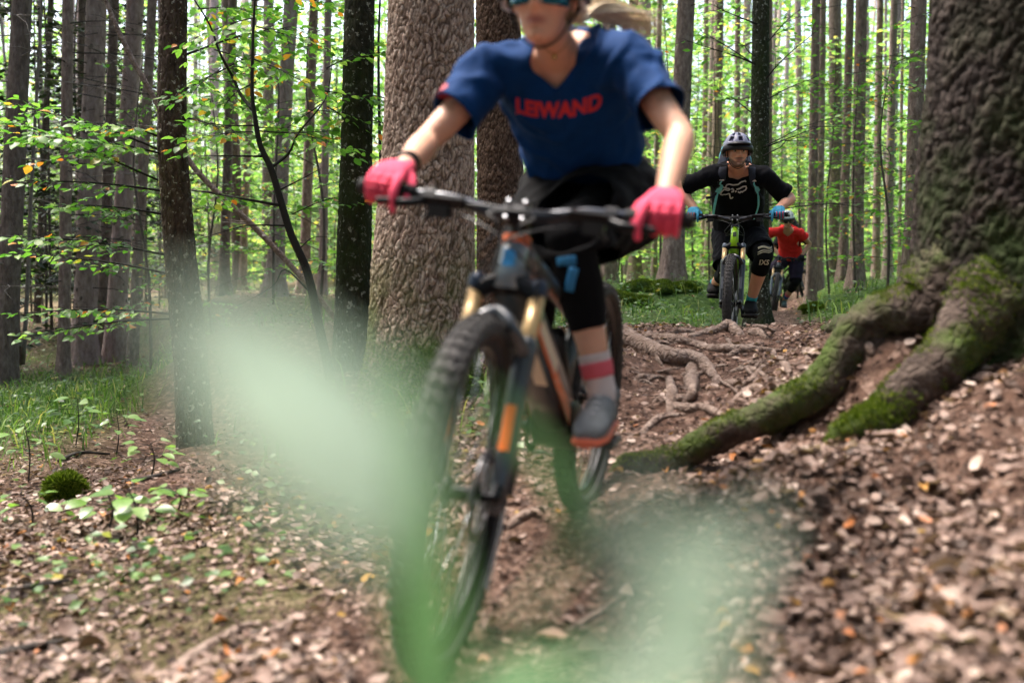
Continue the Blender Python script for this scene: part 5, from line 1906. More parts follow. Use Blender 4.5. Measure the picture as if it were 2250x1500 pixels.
# helmet, sunglasses, plait, necklace
helmet(R1, mat('white_helmet', hexc(206, 208, 212), 0.35, coat=0.4), mat('helmet_foam', hexc(30, 30, 36), 0.9), mat('white_visor', hexc(190, 192, 198), 0.4), mat('helmet_band_grey', hexc(60, 64, 70), 0.5), strap_mat=mat('black_strap', hexc(20, 18, 20), 0.8))
hq = lambda R, x, y, z: R['hc'] + (R['hr'] * x + R['hf'] * y + R['hu'] * z) * R['k']
def shades(R, m_lens, m_frame, zc=-0.002, hgt=0.027):
    vv = []
    n = 20
    for i in range(n + 1):
        a = math.radians(-68 + 136 * i / n)
        nose = math.exp(-(math.sin(a) * 0.07 / 0.014) ** 2)
        for j in range(5):
            e = -1 + 2 * j / 4
            lo = hgt * (0.95 - 0.55 * nose) if e < 0 else hgt * 0.85
            vv.append(hq(R, 0.078 * math.sin(a), 0.010 + 0.090 * math.cos(a) + 0.004, zc + e * lo))
    o = MB().add(vv, [(5 * i + j, 5 * i + j + 1, 5 * i + 6 + j, 5 * i + 5 + j) for i in range(n) for j in range(4)]).build('sunglasses', m_lens, R['body'])
    s_ = o.modifiers.new('thickness', 'SOLIDIFY')
    s_.thickness = 0.003
    for s in (-1, 1):
        MB().tube([hq(R, s * 0.073, 0.046, zc + 0.008), hq(R, s * 0.080, 0.0, zc + 0.006), hq(R, s * 0.079, -0.03, zc)], 0.0035, 6).build('temple', m_frame, o)
shades(R1, mat('teal_mirror_lens', hexc(22, 92, 116), 0.08, 0.7), M_PLASTIC)
hair = MB()
rng = np.random.default_rng(3)
for i in range(70):
    a = hq(R1, -0.03 + rng.normal(0, 0.02), -0.075, -0.03 + rng.normal(0, 0.015))
    e = P(1330 + rng.normal(0, 30), 28 + rng.normal(0, 16), 2.62)
    e2 = P(1420 + rng.normal(0, 26), 62 + rng.normal(0, 20), 2.68)
    hair.tube([a, a.lerp(e, 0.5) + Vector((0, 0.03, 0.03 + rng.normal(0, 0.01))), e, e2], [0.0035, 0.004, 0.003, 0.0008], 5, smooth=4)
hair.build('hair', mat('blond_hair', hexc(222, 202, 172), 0.5, var=0.2, vscale=90), R1['body'])
nk = R1['nb']
bd1 = bvh_of(R1['v'], R1['f'])
pth = []
for i in range(13):
    a = -1 + 2 * i / 12
    o_ = P(1218 + 40 * a, 118 - 46 * a * a, 1.7)
    h = project(bd1, o_, (P(1218 + 40 * a, 118 - 46 * a * a, 3.0) - o_).normalized(), 0.001, 2.5)
    if h is not None:
        pth.append(h)
if len(pth) > 4:
    nc_ = MB().tube(pth, 0.0011, 5).build('necklace', mat('gold_chain', hexc(206, 168, 96), 0.25, 0.9), R1['body'])
    mid = pth[len(pth) // 2]
    MB().ell(mid - Vector((0, 0.003, 0.008)), Vector((0.006, 0, 0)), Vector((0, 0.002, 0)), Vector((0, 0, 0.007)), 10, 8).build('pendant', mat('gold_chain', None), nc_) if 'gold_chain' in MATS else None

# ------------------------------------------------------------------ the man on the green bike
ax2 = P(1606, 666, 7.15)
bike2, i2 = build_bike('mountain_bike', 'bright green mountain bike with knobbly tyre ridden by the man with teal straps', ax2, DEG(13), DEG(0), DEG(2), DEG(-4),
    dict(key='green_bike', frame=hexc(140, 206, 24), accent=hexc(30, 32, 36), fork=hexc(34, 37, 46), decal=hexc(70, 74, 84), head=hexc(160, 216, 20), badge=hexc(40, 60, 20), cap=hexc(96, 104, 118), ca=0.455, show=0.06, hw=0.372, rise=0.022, ht=0.17,
         crank=DEG(-24), bb=0.305, saddle=0.86, dt=0.040, motor_accent=False, tyre_print=[(DEG(60), DEG(85)), (DEG(200), DEG(230))]))
S2 = dict(label='bearded man in black shirt and grey helmet riding the green bike',
    bike=i2, heading=i2['heading'], left=i2['left'], voxel=0.0046, ua=0.272, fa=0.238,
    pelvis=P(1622, 508, 7.95), neck=P(1620, 370, 7.62), shR=P(1563, 388, 7.60), shL=P(1679, 390, 7.56), head=P(1620, 336, 7.46), face=Vector((-0.02, -1, -0.03)),
    elbow={1: Vector((0.85, 0.5, -0.25)), -1: Vector((-0.85, 0.5, -0.25))}, knee={1: Vector((0.10, -1, 0.2)), -1: Vector((0.02, -1, 0.2))},
    tone=hexc(230, 168, 138), lips=hexc(150, 86, 78), beard=hexc(24, 17, 15), brow=hexc(50, 34, 26), hair=hexc(60, 44, 34), base=Vector((i2['base'].translation.x + 0.02, i2['base'].translation.y + 0.1, i2['base'].translation.z)), hk=1.05)
R2 = person(S2)
M_NAVY = mat('black_jersey', hexc(11, 12, 18), 0.85, spec=0.12, var=0.2, vscale=40, sheen=0.25)
shirt2, sv2, sf2 = make_shirt(R2, M_NAVY, ease=0.030, sleeve=0.80, sl_r=(0.076, 0.076), hem=0.02, vneck=0.035, vw=0.075, amp=0.008, seed=31, voxel=0.008)
shorts2, pv2, pf2 = make_shorts(R2, mat('navy_shorts', hexc(13, 14, 21), 0.85, spec=0.12, var=0.25, vscale=30, sheen=0.2), ease=0.036, t_end=0.84, r_end=0.100, top=0.14, seed=32, amp=0.010)
b2 = bvh_of(sv2, sf2)
# white line emblem on the chest: strokes in emblem units, laid on the cloth
FOX = [[(665, 365), (700, 385), (720, 395), (735, 345), (775, 338), (830, 352), (905, 345), (950, 308), (1010, 290), (1018, 315)],
       [(720, 395), (775, 405), (790, 418), (768, 432), (735, 422), (705, 415), (668, 455), (668, 492), (690, 495), (715, 490), (745, 492), (775, 482), (792, 480), (808, 520), (825, 555), (845, 548), (855, 528)],
       [(810, 415), (832, 408), (850, 432), (846, 455), (830, 448), (818, 468)], [(888, 440), (882, 462), (880, 430)],
       [(890, 420), (935, 408), (985, 378), (1030, 372), (1042, 400), (1030, 430), (1000, 445), (985, 462), (962, 452), (950, 472), (925, 462), (915, 448)]]
ec = P(1619, 415, 7.5)
for st_ in FOX:
    path = []
    for i in range(len(st_) - 1):
        for t in range(4):
            x = st_[i][0] + (st_[i + 1][0] - st_[i][0]) * t / 4
            y = st_[i][1] + (st_[i + 1][1] - st_[i][1]) * t / 4
            o_ = ec + Vector(((x - 855) / 7.14 / 295.0, -0.6, -(y - 425) / 7.14 / 295.0))
            h = project(b2, o_, toC, 0.003, 2.0)
            if h is not None:
                path.append(h)
    if len(path) > 2:
        MB().tube(path, 0.0052, 6, up=(0, -1, 0), sy=0.3).build('shirt_emblem', mat('white_print', hexc(214, 208, 202), 0.7), shirt2, False)
# gloves of the man: blue with red fingers
for gi, (go, gvv, gff) in enumerate(make_gloves(R2, mat('blue_glove', hexc(60, 132, 164), 0.8, spec=0.12, var=0.3, vscale=40), 0.0045)):
    s = (1, -1)[gi]
    gb = bvh_of(gvv, gff)
    a, f_, v_ = i2['bar', s].normalized(), i2['fwd'], i2['up']
    for j in range(3):
        path = []
        for t in range(6):
            h = project(gb, i2['grip', s] + a * (-0.012 + 0.022 * j) + f_ * 0.2 + v_ * (0.026 - 0.052 * t / 5), -f_, 0.001)
            if h is not None:
                path.append(h)
        if len(path) > 2:
            MB().tube(path, 0.0065, 6, sy=0.5).build('finger_panel', mat('red_finger', hexc(206, 44, 66), 0.7), go)
for s in (1, -1):
    hip, kn, ank, pdl, toe = R2['legs'][s]
    sleeve_from_body(R2, hip, kn, 0.45, 0.97, 0.010, mat('pad_black', hexc(16, 16, 18), 0.8, spec=0.12), 'pad_cuff', seed=25, rmax=0.13)
    r_ = sleeve_from_body(R2, kn, ank, -0.22, 0.36, 0.014, mat('pad_black', hexc(16, 16, 18), 0.8, spec=0.12), 'knee_pad', seed=24, rmax=0.13, taper=0.6)
    if r_:
        kb = bvh_of(r_[1], r_[2])
        ccp = kn.lerp(ank, -0.02)
        up_ = (kn - ank).normalized()
        right_ = Vector((1, 0, 0))
        for (x0, z0, x1, z1, w_) in ((-0.055, 0.045, 0.055, 0.06, 0.012), (-0.058, 0.012, 0.058, 0.048, 0.0045), (-0.058, -0.006, 0.058, 0.034, 0.0035)):
            path = []
            for t in range(10):
                h = project(kb, ccp + right_ * (x0 + (x1 - x0) * t / 9) + up_ * (z0 + (z1 - z0) * t / 9 + 0.010 * math.sin(t * 0.7)) - Vector((0, 0.5, 0)), toC, 0.002, 1.0)
                if h is not None:
                    path.append(h)
            if len(path) > 2:
                MB().tube(path, w_, 8, up=(0, -1, 0), sy=0.25).build('pad_print', mat('pad_print_cream', hexc(214, 206, 184), 0.7), r_[0])
        text_on('IXS', kb, kn.lerp(ank, 0.20) - Vector((0.0, 0.5, 0)), Vector((1, 0, 0)), Vector((0, 0, 1)), toC, 0.052, mat('pad_print_cream', None), r_[0], 'pad_lettering', bold=0.0012, off=0.003)
    sleeve_from_body(R2, kn, ank, 0.84, 1.14, 0.004, mat('teal_sock', hexc(60, 176, 190), 0.9), 'sock', rmax=0.09, amp=0.001)
make_shoes(R2, mat('black_shoe', hexc(26, 26, 28), 0.7, spec=0.12, var=0.2, vscale=30), mat('black_sole', hexc(40, 38, 38), 0.8), 1.25)
helmet(R2, mat('lavender_helmet', hexc(134, 134, 158), 0.4, coat=0.3), mat('violet_foam', hexc(34, 28, 62), 0.8), mat('dark_visor', hexc(22, 22, 32), 0.45), mat('dark_band', hexc(26, 26, 34), 0.5))
eyes(R2, hexc(50, 40, 34))
# backpack: body behind the shoulders, straps over the chest
M_TEAL = mat('teal_webbing', hexc(130, 222, 230), 0.8, var=0.1, vscale=40)
M_PACK = mat('pack_dark', hexc(34, 38, 52), 0.85)
bk = R2['spc'][len(R2['spc']) * 2 // 3]
pk = empty('backpack', tuple(bk - R2['fr'] * 0.22))
tag(pk, 'teal and dark backpack worn by the man in the black shirt', 'backpack')
pm = MB()
pc0 = bk - R2['fr'] * 0.215
pm.loft([(pc0 + R2['sn'] * z, R2['rt'] * w, R2['fr'] * d_) for z, w, d_ in ((-0.26, 0.10, 0.05), (-0.24, 0.125, 0.075), (-0.05, 0.135, 0.085), (0.12, 0.125, 0.08), (0.20, 0.10, 0.06), (0.225, 0.06, 0.03))], 22, 3.0)
pm.build('bag', mat('teal_bag', hexc(96, 176, 196), 0.8, var=0.2, vscale=20), pk)
for s in (1, -1):
    def on_chest(px, py, off):
        o_ = P(px, py, 6.9)
        return project(b2, o_, (P(px, py, 8.5) - o_).normalized(), off, 2.5)
    if s == -1:
        cl = [(1594, 352), (1589, 368), (1587, 382), (1585, 398), (1582, 412), (1576, 424)]
    else:
        cl = [(1648, 353), (1652, 368), (1654, 384), (1656, 400), (1661, 412), (1666, 422)]
    pts = [on_chest(x, y, 0.006) for x, y in cl]
    pts = [p for p in pts if p is not None]
    if len(pts) > 3:
        top = pts[0]
        back = [pc0 + R2['sn'] * 0.18 - R2['rt'] * s * 0.07, top + Vector((0, 0.09, 0.005)) + (pts[0] - pts[1]) * 0.25]
        full = [Vector(q) for q in cr(back + pts, 5)]
        nr_ = Vector((0, -1, 0.35)).normalized()
        st_o = ribbon(full, None, 0.031, nr_, 0.006).build('shoulder_strap', M_PACK, pk)
        low = [Vector(q) for q in cr(pts[2:], 5)]
        ribbon([q + Vector((0, -0.008, 0)) for q in low], None, 0.020, nr_, 0.003).build('strap_panel', M_TEAL, st_o)
        MB().box(pts[2] + Vector((0, -0.010, 0.008)), Vector((0.018, 0, 0)), Vector((0, 0.002, 0)), Vector((0, 0, 0.006))).build('strap_label', mat('white_print', None), st_o, False)
        e = pts[-1]
        tail = [e, e + Vector((s * 0.03, 0.02, -0.035)), e + Vector((s * 0.06, 0.06, -0.04))] if s > 0 else [e, e + Vector((-0.04, 0.02, -0.03)), e + Vector((-0.08, 0.03, -0.035))]
        ribbon([Vector(q) for q in cr(tail, 4)], None, 0.010, Vector((0, -1, 0)), 0.003).build('strap_tail', M_PACK, st_o)
        ribbon([Vector(q) for q in cr([e + Vector((0, 0, 0)), e + Vector((s * 0.012, 0.035, -0.10)), e + Vector((s * 0.004, 0.14, -0.20))], 4)], None, 0.010, Vector((s * 0.6, -1, 0)), 0.003).build('side_strap', M_TEAL, st_o)

# ------------------------------------------------------------------ the rider in red and the one behind
ax3 = P(1701, 650, 15.15)
bike3, i3 = build_bike('mountain_bike', 'grey and orange mountain bike ridden by the person in red', ax3, DEG(17), DEG(0), DEG(6), DEG(4),
    dict(key='red_rider_bike', frame=hexc(70, 72, 80), accent=hexc(232, 90, 50), fork=hexc(96, 104, 118), decal=hexc(120, 126, 140), head=hexc(66, 70, 80), badge=hexc(120, 124, 130), ca=0.47, show=0.10, hw=0.385, crank=DEG(-70), saddle=0.82, stay_accent=True))
S3 = dict(fem=True, label='person in a bright red T-shirt and white helmet riding behind the man',
    bike=i3, heading=i3['heading'], left=i3['left'], voxel=0.010,
    pelvis=P(1738, 566, 15.75), neck=P(1732, 503, 15.42), shR=P(1708, 509, 15.42), shL=P(1757, 512, 15.36), head=P(1730, 484, 15.27), face=Vector((-0.1, -1, -0.3)),
    elbow={1: Vector((0.8, 0.5, -0.4)), -1: Vector((-0.8, 0.5, -0.4))}, knee={1: Vector((0.1, -1, 0.2)), -1: Vector((-0.2, -1, 0.2))},
    tone=hexc(206, 156, 130), lips=hexc(170, 96, 92), hair=hexc(90, 66, 48), base=i3['base'].translation + Vector((0.03, 0.12, 0)))
R3 = person(S3)
make_shirt(R3, mat('red_shirt', hexc(230, 52, 52), 0.8, spec=0.12, var=0.1, vscale=30, sheen=0.2), ease=0.022, sleeve=0.42, sl_r=(0.082, 0.082), hem=0.03, vneck=0.07, vw=0.07, amp=0.007, seed=41, voxel=0.010)
make_shorts(R3, mat('plum_shorts', hexc(44, 38, 54), 0.85, spec=0.12, var=0.2, vscale=30), ease=0.02, t_end=0.93, r_end=0.09, top=0.12, seed=42, voxel=0.010)
make_gloves(R3, mat('dark_glove', hexc(26, 26, 30), 0.8, spec=0.12), 0.006)
for s in (1, -1):
    hip, kn, ank, pdl, toe = R3['legs'][s]
    sleeve_from_body(R3, kn, ank, -0.3, 0.45, 0.012, mat('pad_black', None), 'knee_pad', rmax=0.13, taper=0.5)
    sleeve_from_body(R3, kn, ank, 0.72, 0.88, 0.004, mat('blue_sock', hexc(40, 80, 150), 0.9), 'sock', rmax=0.09, amp=0.001)
    sleeve_from_body(R3, kn, ank, 0.62, 0.73, 0.005, mat('pink_band', hexc(224, 92, 120), 0.9), 'sock_band', rmax=0.09, amp=0.001)
make_shoes(R3, mat('mint_shoe', hexc(70, 96, 96), 0.7, var=0.4, vscale=20), mat('grey_sole', hexc(90, 92, 96), 0.8))
helmet(R3, mat('pale_helmet', hexc(236, 240, 244), 0.35, coat=0.3), mat('helmet_foam', None), None, mat('dark_band', None))
shades(R3, M_PLASTIC, M_PLASTIC)

ax4 = P(1776, 632, 18.6)
bike4, i4 = build_bike('mountain_bike', 'black mountain bike half hidden behind the rider in red', ax4, DEG(-14), DEG(0), DEG(-8), DEG(-6),
    dict(key='black_bike', frame=hexc(34, 36, 42), accent=hexc(60, 62, 70), fork=hexc(60, 66, 80), decal=hexc(70, 74, 84), head=hexc(40, 42, 48), ca=0.47, show=0.10, hw=0.38, crank=DEG(-30), saddle=0.82))
h4 = i4['base'].translation
S4 = dict(label='person in dark clothing almost hidden behind the rider in red, one bare hand showing',
    bike=i4, heading=i4['heading'], left=i4['left'], voxel=0.012,
    pelvis=h4 + Vector((-0.02, 0.32, 0.98)), neck=h4 + Vector((-0.10, -0.02, 1.36)), shR=h4 + Vector((-0.28, 0.0, 1.31)), shL=h4 + Vector((0.10, 0.0, 1.31)), head=h4 + Vector((-0.10, -0.16, 1.50)), face=Vector((0, -1, -0.2)),
    elbow={1: Vector((1, 0.3, -0.2)), -1: Vector((-1, 0.3, -0.2))}, knee={1: Vector((0.1, -1, 0.2)), -1: Vector((-0.2, -1, 0.2))},
    tone=hexc(206, 156, 130), lips=hexc(170, 96, 92), hair=hexc(70, 50, 38), base=h4 + Vector((0, 0.1, 0)))
R4 = person(S4)
make_shirt(R4, M_NAVY, sleeve=0.95, hem=0.03, seed=51, voxel=0.012)
make_shorts(R4, M_BLK, seed=52, voxel=0.012)
make_gloves(R4, mat('bare_hand', hexc(206, 156, 130), 0.5), 0.007, name='hand')
make_shoes(R4, mat('black_shoe', None), mat('black_sole', None))
helmet(R4, mat('black_helmet', hexc(36, 36, 42), 0.4), mat('helmet_foam', None), None, mat('dark_band', None))
# ------------------------------------------------------------------ beech boughs, saplings, undergrowth
L_BEECH = leaf_mat('beech_leaves', [(0.0, hexc(58, 98, 38)), (0.35, hexc(84, 130, 50)), (0.7, hexc(110, 152, 66)), (0.91, hexc(140, 170, 84)), (0.95, hexc(204, 156, 60)), (1.0, hexc(204, 112, 48))], 0.45, 0.45, 1.6, 0.5, (0.92, 1.08, 0.62))
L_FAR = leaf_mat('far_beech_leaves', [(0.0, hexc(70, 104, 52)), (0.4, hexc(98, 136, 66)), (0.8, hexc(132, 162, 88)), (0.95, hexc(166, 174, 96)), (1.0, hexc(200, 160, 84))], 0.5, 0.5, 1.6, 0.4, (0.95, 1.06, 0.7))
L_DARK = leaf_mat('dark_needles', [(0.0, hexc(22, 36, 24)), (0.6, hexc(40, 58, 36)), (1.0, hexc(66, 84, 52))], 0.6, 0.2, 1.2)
M_STEM = mat('dark_stem', hexc(30, 26, 23), 0.85, var=0.4, vscale=15)
M_STEM_FAR = mat('grey_stem', hexc(86, 76, 68), 0.85, var=0.4, vscale=15)

def bough(rng, A, B, sag=0.1, twig=0.45, leaf=0.065, gap=0.10, lgap=0.04, flat=0.25, start=0.25, mb=None, r=0.008):
    """returns leaf positions, axes, normals; adds wood to mb"""
    A, B = Vector(A), Vector(B)
    L = (B - A).length
    ax = (B - A).normalized()
    side = ax.cross(Vector((0, 0, 1)))
    side = side.normalized() if side.length > 0.05 else Vector((1, 0, 0))
    n = 8
    ph = rng.uniform(0, 6)
    main = []
    for i in range(n + 1):
        t = i / n
        main.append(A.lerp(B, t) + Vector((0, 0, sag * L * math.sin(t * math.pi))) + side * 0.03 * L * math.sin(t * 5 + ph))
    if mb is not None:
        mb.tube(main, [r * (1 - 0.8 * i / n) for i in range(n + 1)], 5, cap=False)
    pos, axs, nrm = [], [], []
    def at(t):
        i = min(int(t * n), n - 1)
        return main[i].lerp(main[i + 1], t * n - i)
    s_ = start * L
    sgn = 1
    while s_ < L:
        t = s_ / L
        p = at(t)
        tl = twig * (1.1 - 0.75 * t) * rng.uniform(0.6, 1.2)
        td = (ax * 0.75 + side * sgn * 0.75 + Vector((0, 0, rng.normal(-0.05, 0.12)))).normalized()
        e = p + td * tl + Vector((0, 0, -0.10 * tl))
        if mb is not None:
            mb.tube([p, p.lerp(e, 0.5) + Vector((0, 0, 0.015)), e], [r * 0.35, r * 0.25, r * 0.1], 4, cap=False)
        k = max(2, int(tl / lgap))
        for j in range(k):
            q = p.lerp(e, (j + 0.6) / k)
            sd = td.cross(Vector((0, 0, 1))).normalized() * (1 if j % 2 else -1)
            a_ = (td * 0.7 + sd * 0.8 + Vector((0, 0, rng.normal(-0.28, 0.2)))).normalized()
            pos.append(q)
            axs.append(a_)
            nrm.append(Vector((rng.normal(0, flat * 1.7), rng.normal(0, flat * 1.7), 1)))
        pos.append(e)
        axs.append(td)
        nrm.append(Vector((rng.normal(0, flat * 1.7), rng.normal(0, flat * 1.7), 1)))
        sgn = -sgn
        s_ += gap * rng.uniform(0.6, 1.4)
    return pos, axs, nrm

def leaves_mesh(name, pos, axs, nrm, size, rng, template=LEAF_FLAT, org=None, jitter=0.3):
    pos = np.array([tuple(p) for p in pos])
    axs = np.array([tuple(p) for p in axs])
    nrm = np.array([tuple(p) for p in nrm])
    s = size * rng.uniform(1 - jitter * 1.4, 1 + jitter, len(pos))
    M = frames(axs, nrm, s, s * rng.uniform(0.85, 1.15, len(pos)), s)
    if org is not None:
        pos = pos - np.array(org)
    v, f = instances(*template, M, pos)
    return mesh_np(name, v, f)

# shared single-leaf meshes for leaves that can be picked apart one by one
LEAF_SHARED = []
for k_, (w_, fo, cu_) in enumerate(((0.33, 0.07, -0.25), (0.36, 0.04, -0.4), (0.31, 0.12, -0.15), (0.34, 0.02, 0.15))):
    tv, tf = leaf_template(w_, fo, cu_)
    me_ = mesh_np('leaf', tv, tf)
    me_.materials.append(L_BEECH)
    LEAF_SHARED.append(me_)

def leaf_objects(parent, pos, axs, nrm, size, rng, meshes=LEAF_SHARED, limit=300, rest_mat=None, rest_name='leaves'):
    """single leaves as parts, what is past the limit as one part"""
    org = org_of(parent)
    idx = list(range(len(pos)))
    rng.shuffle(idx)
    for i in idx[:limit]:
        s = size * rng.uniform(0.75, 1.25)
        M = frames(np.array([tuple(axs[i])]), np.array([tuple(nrm[i])]), s, s, s)[0]
        o = bpy.data.objects.new('leaf', meshes[int(rng.integers(len(meshes)))])
        COL.objects.link(o)
        o.parent = parent
        m4 = Matrix(M.tolist()).to_4x4()
        m4.translation = Vector(pos[i]) - org
        o.matrix_local = m4
    rest = idx[limit:]
    if rest:
        me = leaves_mesh(rest_name, [pos[i] for i in rest], [axs[i] for i in rest], [nrm[i] for i in rest], size, rng, LEAF_FLAT, org)
        o = link(rest_name, me, rest_mat or L_BEECH, parent, False)
        o['kind'] = 'stuff'

# boughs of the lichened beech, reaching left (pixel lines at the beech's distance and nearer)
rng = np.random.default_rng(44)
wood = MB()
pos, axs, nrm = [], [], []
for (x0, y0, d0, x1, y1, d1, dens, tw) in [(352, 395, 7.0, -40, 255, 6.0, 0.085, 0.45), (352, 330, 7.0, 40, 232, 6.6, 0.09, 0.40), (352, 340, 7.0, 60, 300, 5.8, 0.09, 0.42),
                                     (356, 470, 7.0, 130, 455, 6.2, 0.12, 0.30), (362, 560, 7.0, 0, 520, 6.0, 0.10, 0.36), (366, 600, 7.0, 40, 560, 6.6, 0.12, 0.30), (352, 300, 7.0, 200, 270, 6.3, 0.12, 0.3),
                                     (380, 690, 7.0, 20, 690, 6.3, 0.11, 0.26), (385, 700, 7.0, 60, 742, 6.2, 0.11, 0.26), (352, 420, 7.0, -60, 400, 6.2, 0.16, 0.3),
                                     (408, 200, 7.0, 560, 120, 6.6, 0.10, 0.36), (408, 120, 7.0, 640, 60, 7.4, 0.10, 0.4), (406, 260, 7.0, 520, 300, 6.4, 0.12, 0.3)]:
    a, b, c = bough(rng, P(x0, y0, d0), P(x1, y1, d1), 0.03, tw, 0.06, dens * 0.62, 0.038, 0.22, 0.18, wood, 0.009)
    pos += a
    axs += b
    nrm += c
wood.build('branches', M_STEM, beech)['kind'] = 'stuff'
leaf_objects(beech, pos, axs, nrm, 0.066, rng)

# bare black sapling with forked crown
D_S = 6.5
ZS = lambda zx, zy: P(zx / 2.5, zy / 2.5, D_S)
sap = empty('beech_sapling', tuple(P(722, 800, D_S)))
tag(sap, 'crooked black beech sapling forking upward between the lichened beech and mossy tree', 'tree')
tb = MB()
tb.tube([P(728, 850, D_S), P(718, 790, D_S), P(700, 710, D_S), P(676, 600, D_S), ZS(1600, 1290), ZS(1550, 1130), ZS(1490, 930), ZS(1430, 800), ZS(1400, 640), ZS(1385, 500), ZS(1390, 200), ZS(1400, 0), ZS(1420, -300)],
        [0.034, 0.031, 0.029, 0.027, 0.025, 0.023, 0.021, 0.018, 0.015, 0.012, 0.009, 0.007, 0.004], 10, smooth=4)
tb.build('trunk', M_STEM, sap)
bb = MB()
pos, axs, nrm = [], [], []
for pts, r_ in [([(1395, 610), (1290, 500), (1240, 400), (1190, 280), (1140, 130), (1060, 0), (980, -120)], 0.013), ([(1490, 920), (1560, 830), (1650, 740), (1770, 590), (1800, 480), (1830, 300)], 0.010),
                ([(1550, 1130), (1360, 1100), (1200, 1065), (1040, 1045)], 0.011), ([(1440, 860), (1250, 865), (1030, 845)], 0.008), ([(1570, 1240), (1400, 1240), (1280, 1250), (1070, 1335)], 0.007),
                ([(1545, 1040), (1640, 970), (1760, 925)], 0.006), ([(1640, 1370), (1720, 1300), (1860, 1310)], 0.005), ([(1700, 1600), (1560, 1480), (1480, 1580), (1300, 1700)], 0.007), ([(1410, 690), (1250, 700), (1060, 640)], 0.006), ([(1420, 720), (1600, 730), (1860, 715)], 0.006)]:
    w_ = [ZS(*q) + Vector((0, rng.normal(0, 0.12), 0)) if i else ZS(*q) for i, q in enumerate(pts)]
    bb.tube(w_, [r_ * (1 - 0.75 * i / (len(w_) - 1)) for i in range(len(w_))], 6, smooth=4)
for (x0, y0, x1, y1, dd) in [(560, 60, 720, 110, 0.5), (555, 40, 420, 90, -0.4), (470, 110, 620, 180, 0.6), (480, 150, 420, 220, -0.5), (554, 130, 700, 200, -0.3), (715, 200, 850, 240, 0.4), (700, 230, 620, 300, 0.4), (560, 180, 470, 260, 0.5),
                             (560, 280, 700, 300, 0.5), (560, 290, 430, 310, -0.6), (620, 290, 770, 330, -0.3), (560, 0, 760, 20, 0.8), (440, 20, 560, 30, 0.7), (720, 150, 860, 90, 0.6), (716, 236, 830, 330, 0.7), (430, 420, 520, 440, 0.4), (640, 470, 760, 430, 0.5)]:
    a, b, c = bough(rng, P(x0, y0, D_S), P(x1, y1, D_S + dd), 0.03, 0.40, 0.06, 0.065, 0.042, 0.25, 0.12, bb, 0.005)
    pos += a
    axs += b
    nrm += c
bb.build('branches', M_STEM, sap)['kind'] = 'stuff'
leaf_objects(sap, pos, axs, nrm, 0.062, rng)

# leaning dead pole behind the beech
dp = empty('dead_pole', tuple(P(735, 700, 9.0)))
tag(dp, 'leaning dead pole slanting down to the right behind the lichened beech', 'dead tree')
MB().tube([P(740, 705, 9.0), P(690, 640, 9.0), P(640, 585, 9.0), P(560, 500, 9.0), P(470, 415, 9.0), P(410, 345, 9.0), P(330, 200, 9.0), P(280, 110, 9.0), P(236, 10, 9.0), P(200, -100, 9.0)], [0.022, 0.025, 0.026, 0.026, 0.026, 0.025, 0.024, 0.023, 0.02, 0.014], 10, smooth=3).build('pole', B_ROOT, dp)
kn_ = MB()
rng2 = np.random.default_rng(9)
stub_branches(kn_, [P(690, 640, 9.0), P(560, 500, 9.0), P(410, 345, 9.0), P(280, 110, 9.0)], [0.04, 0.03], rng2, 14, 0.05, 0.95, (0.15, 0.6), 0.0, 0.008)
kn_.build('dead_branches', M_TWIG_PALE, dp)['kind'] = 'stuff'
# pale dead pole in the left thicket
pp = empty('dead_pole', tuple(P(52, 792, 12.0)))
tag(pp, 'thin pale dead pole standing in the left thicket', 'dead tree')
MB().tube([P(50, 800, 12.0), P(60, 640, 12.0), P(68, 440, 12.0), P(78, 250, 12.0), P(90, 40, 12.0), P(94, -100, 12.0)], [0.028, 0.025, 0.022, 0.02, 0.016, 0.01], 8, smooth=3).build('pole', M_TWIG_PALE, pp)

# leafy boughs on the straight black trunk and on young beeches to its right
def sapling(name, lab, group, base, H, nb_, reach, leaf, rng, mat_=L_BEECH, template=LEAF_CHEAP, hmin=0.1, thick=0.02, lean=(0, 0), gap=0.13, lgap=0.06, wood_r=0.006):
    base = Vector(base)
    t = empty(name, tuple(base))
    tag(t, lab, 'tree', group)
    top = base + Vector((lean[0], lean[1], H))
    tr = [base - Vector((0, 0, 0.08)), base.lerp(top, 0.33) + Vector((rng.normal(0, 0.08), 0, 0)), base.lerp(top, 0.66) + Vector((rng.normal(0, 0.1), 0, 0)), top]
    MB().tube(tr, [thick, thick * 0.8, thick * 0.55, thick * 0.2], 7, smooth=3).build('trunk', M_STEM if base.y < 10 else M_STEM_FAR, t)
    wd = MB()
    pos, axs, nrm = [], [], []
    for i in range(nb_):
        h = hmin + (1 - hmin) * (i + rng.random()) / nb_
        a = base.lerp(top, h)
        th_ = rng.uniform(0, 2 * math.pi)
        L = reach * (1.15 - 0.6 * h) * rng.uniform(0.5, 1.2)
        b = a + Vector((math.cos(th_) * L, math.sin(th_) * L, L * rng.uniform(-0.05, 0.30)))
        q = bough(rng, a, b, 0.04, reach * 0.42, leaf, gap, lgap, 0.3, 0.2, wd, wood_r)
        pos += q[0]
        axs += q[1]
        nrm += q[2]
    wd.build('branches', M_STEM if base.y < 10 else M_STEM_FAR, t)['kind'] = 'stuff'
    o = link('crown', leaves_mesh('crown', pos, axs, nrm, leaf, rng, template, tuple(base)), mat_, t, False)
    o['kind'] = 'stuff'
    return t

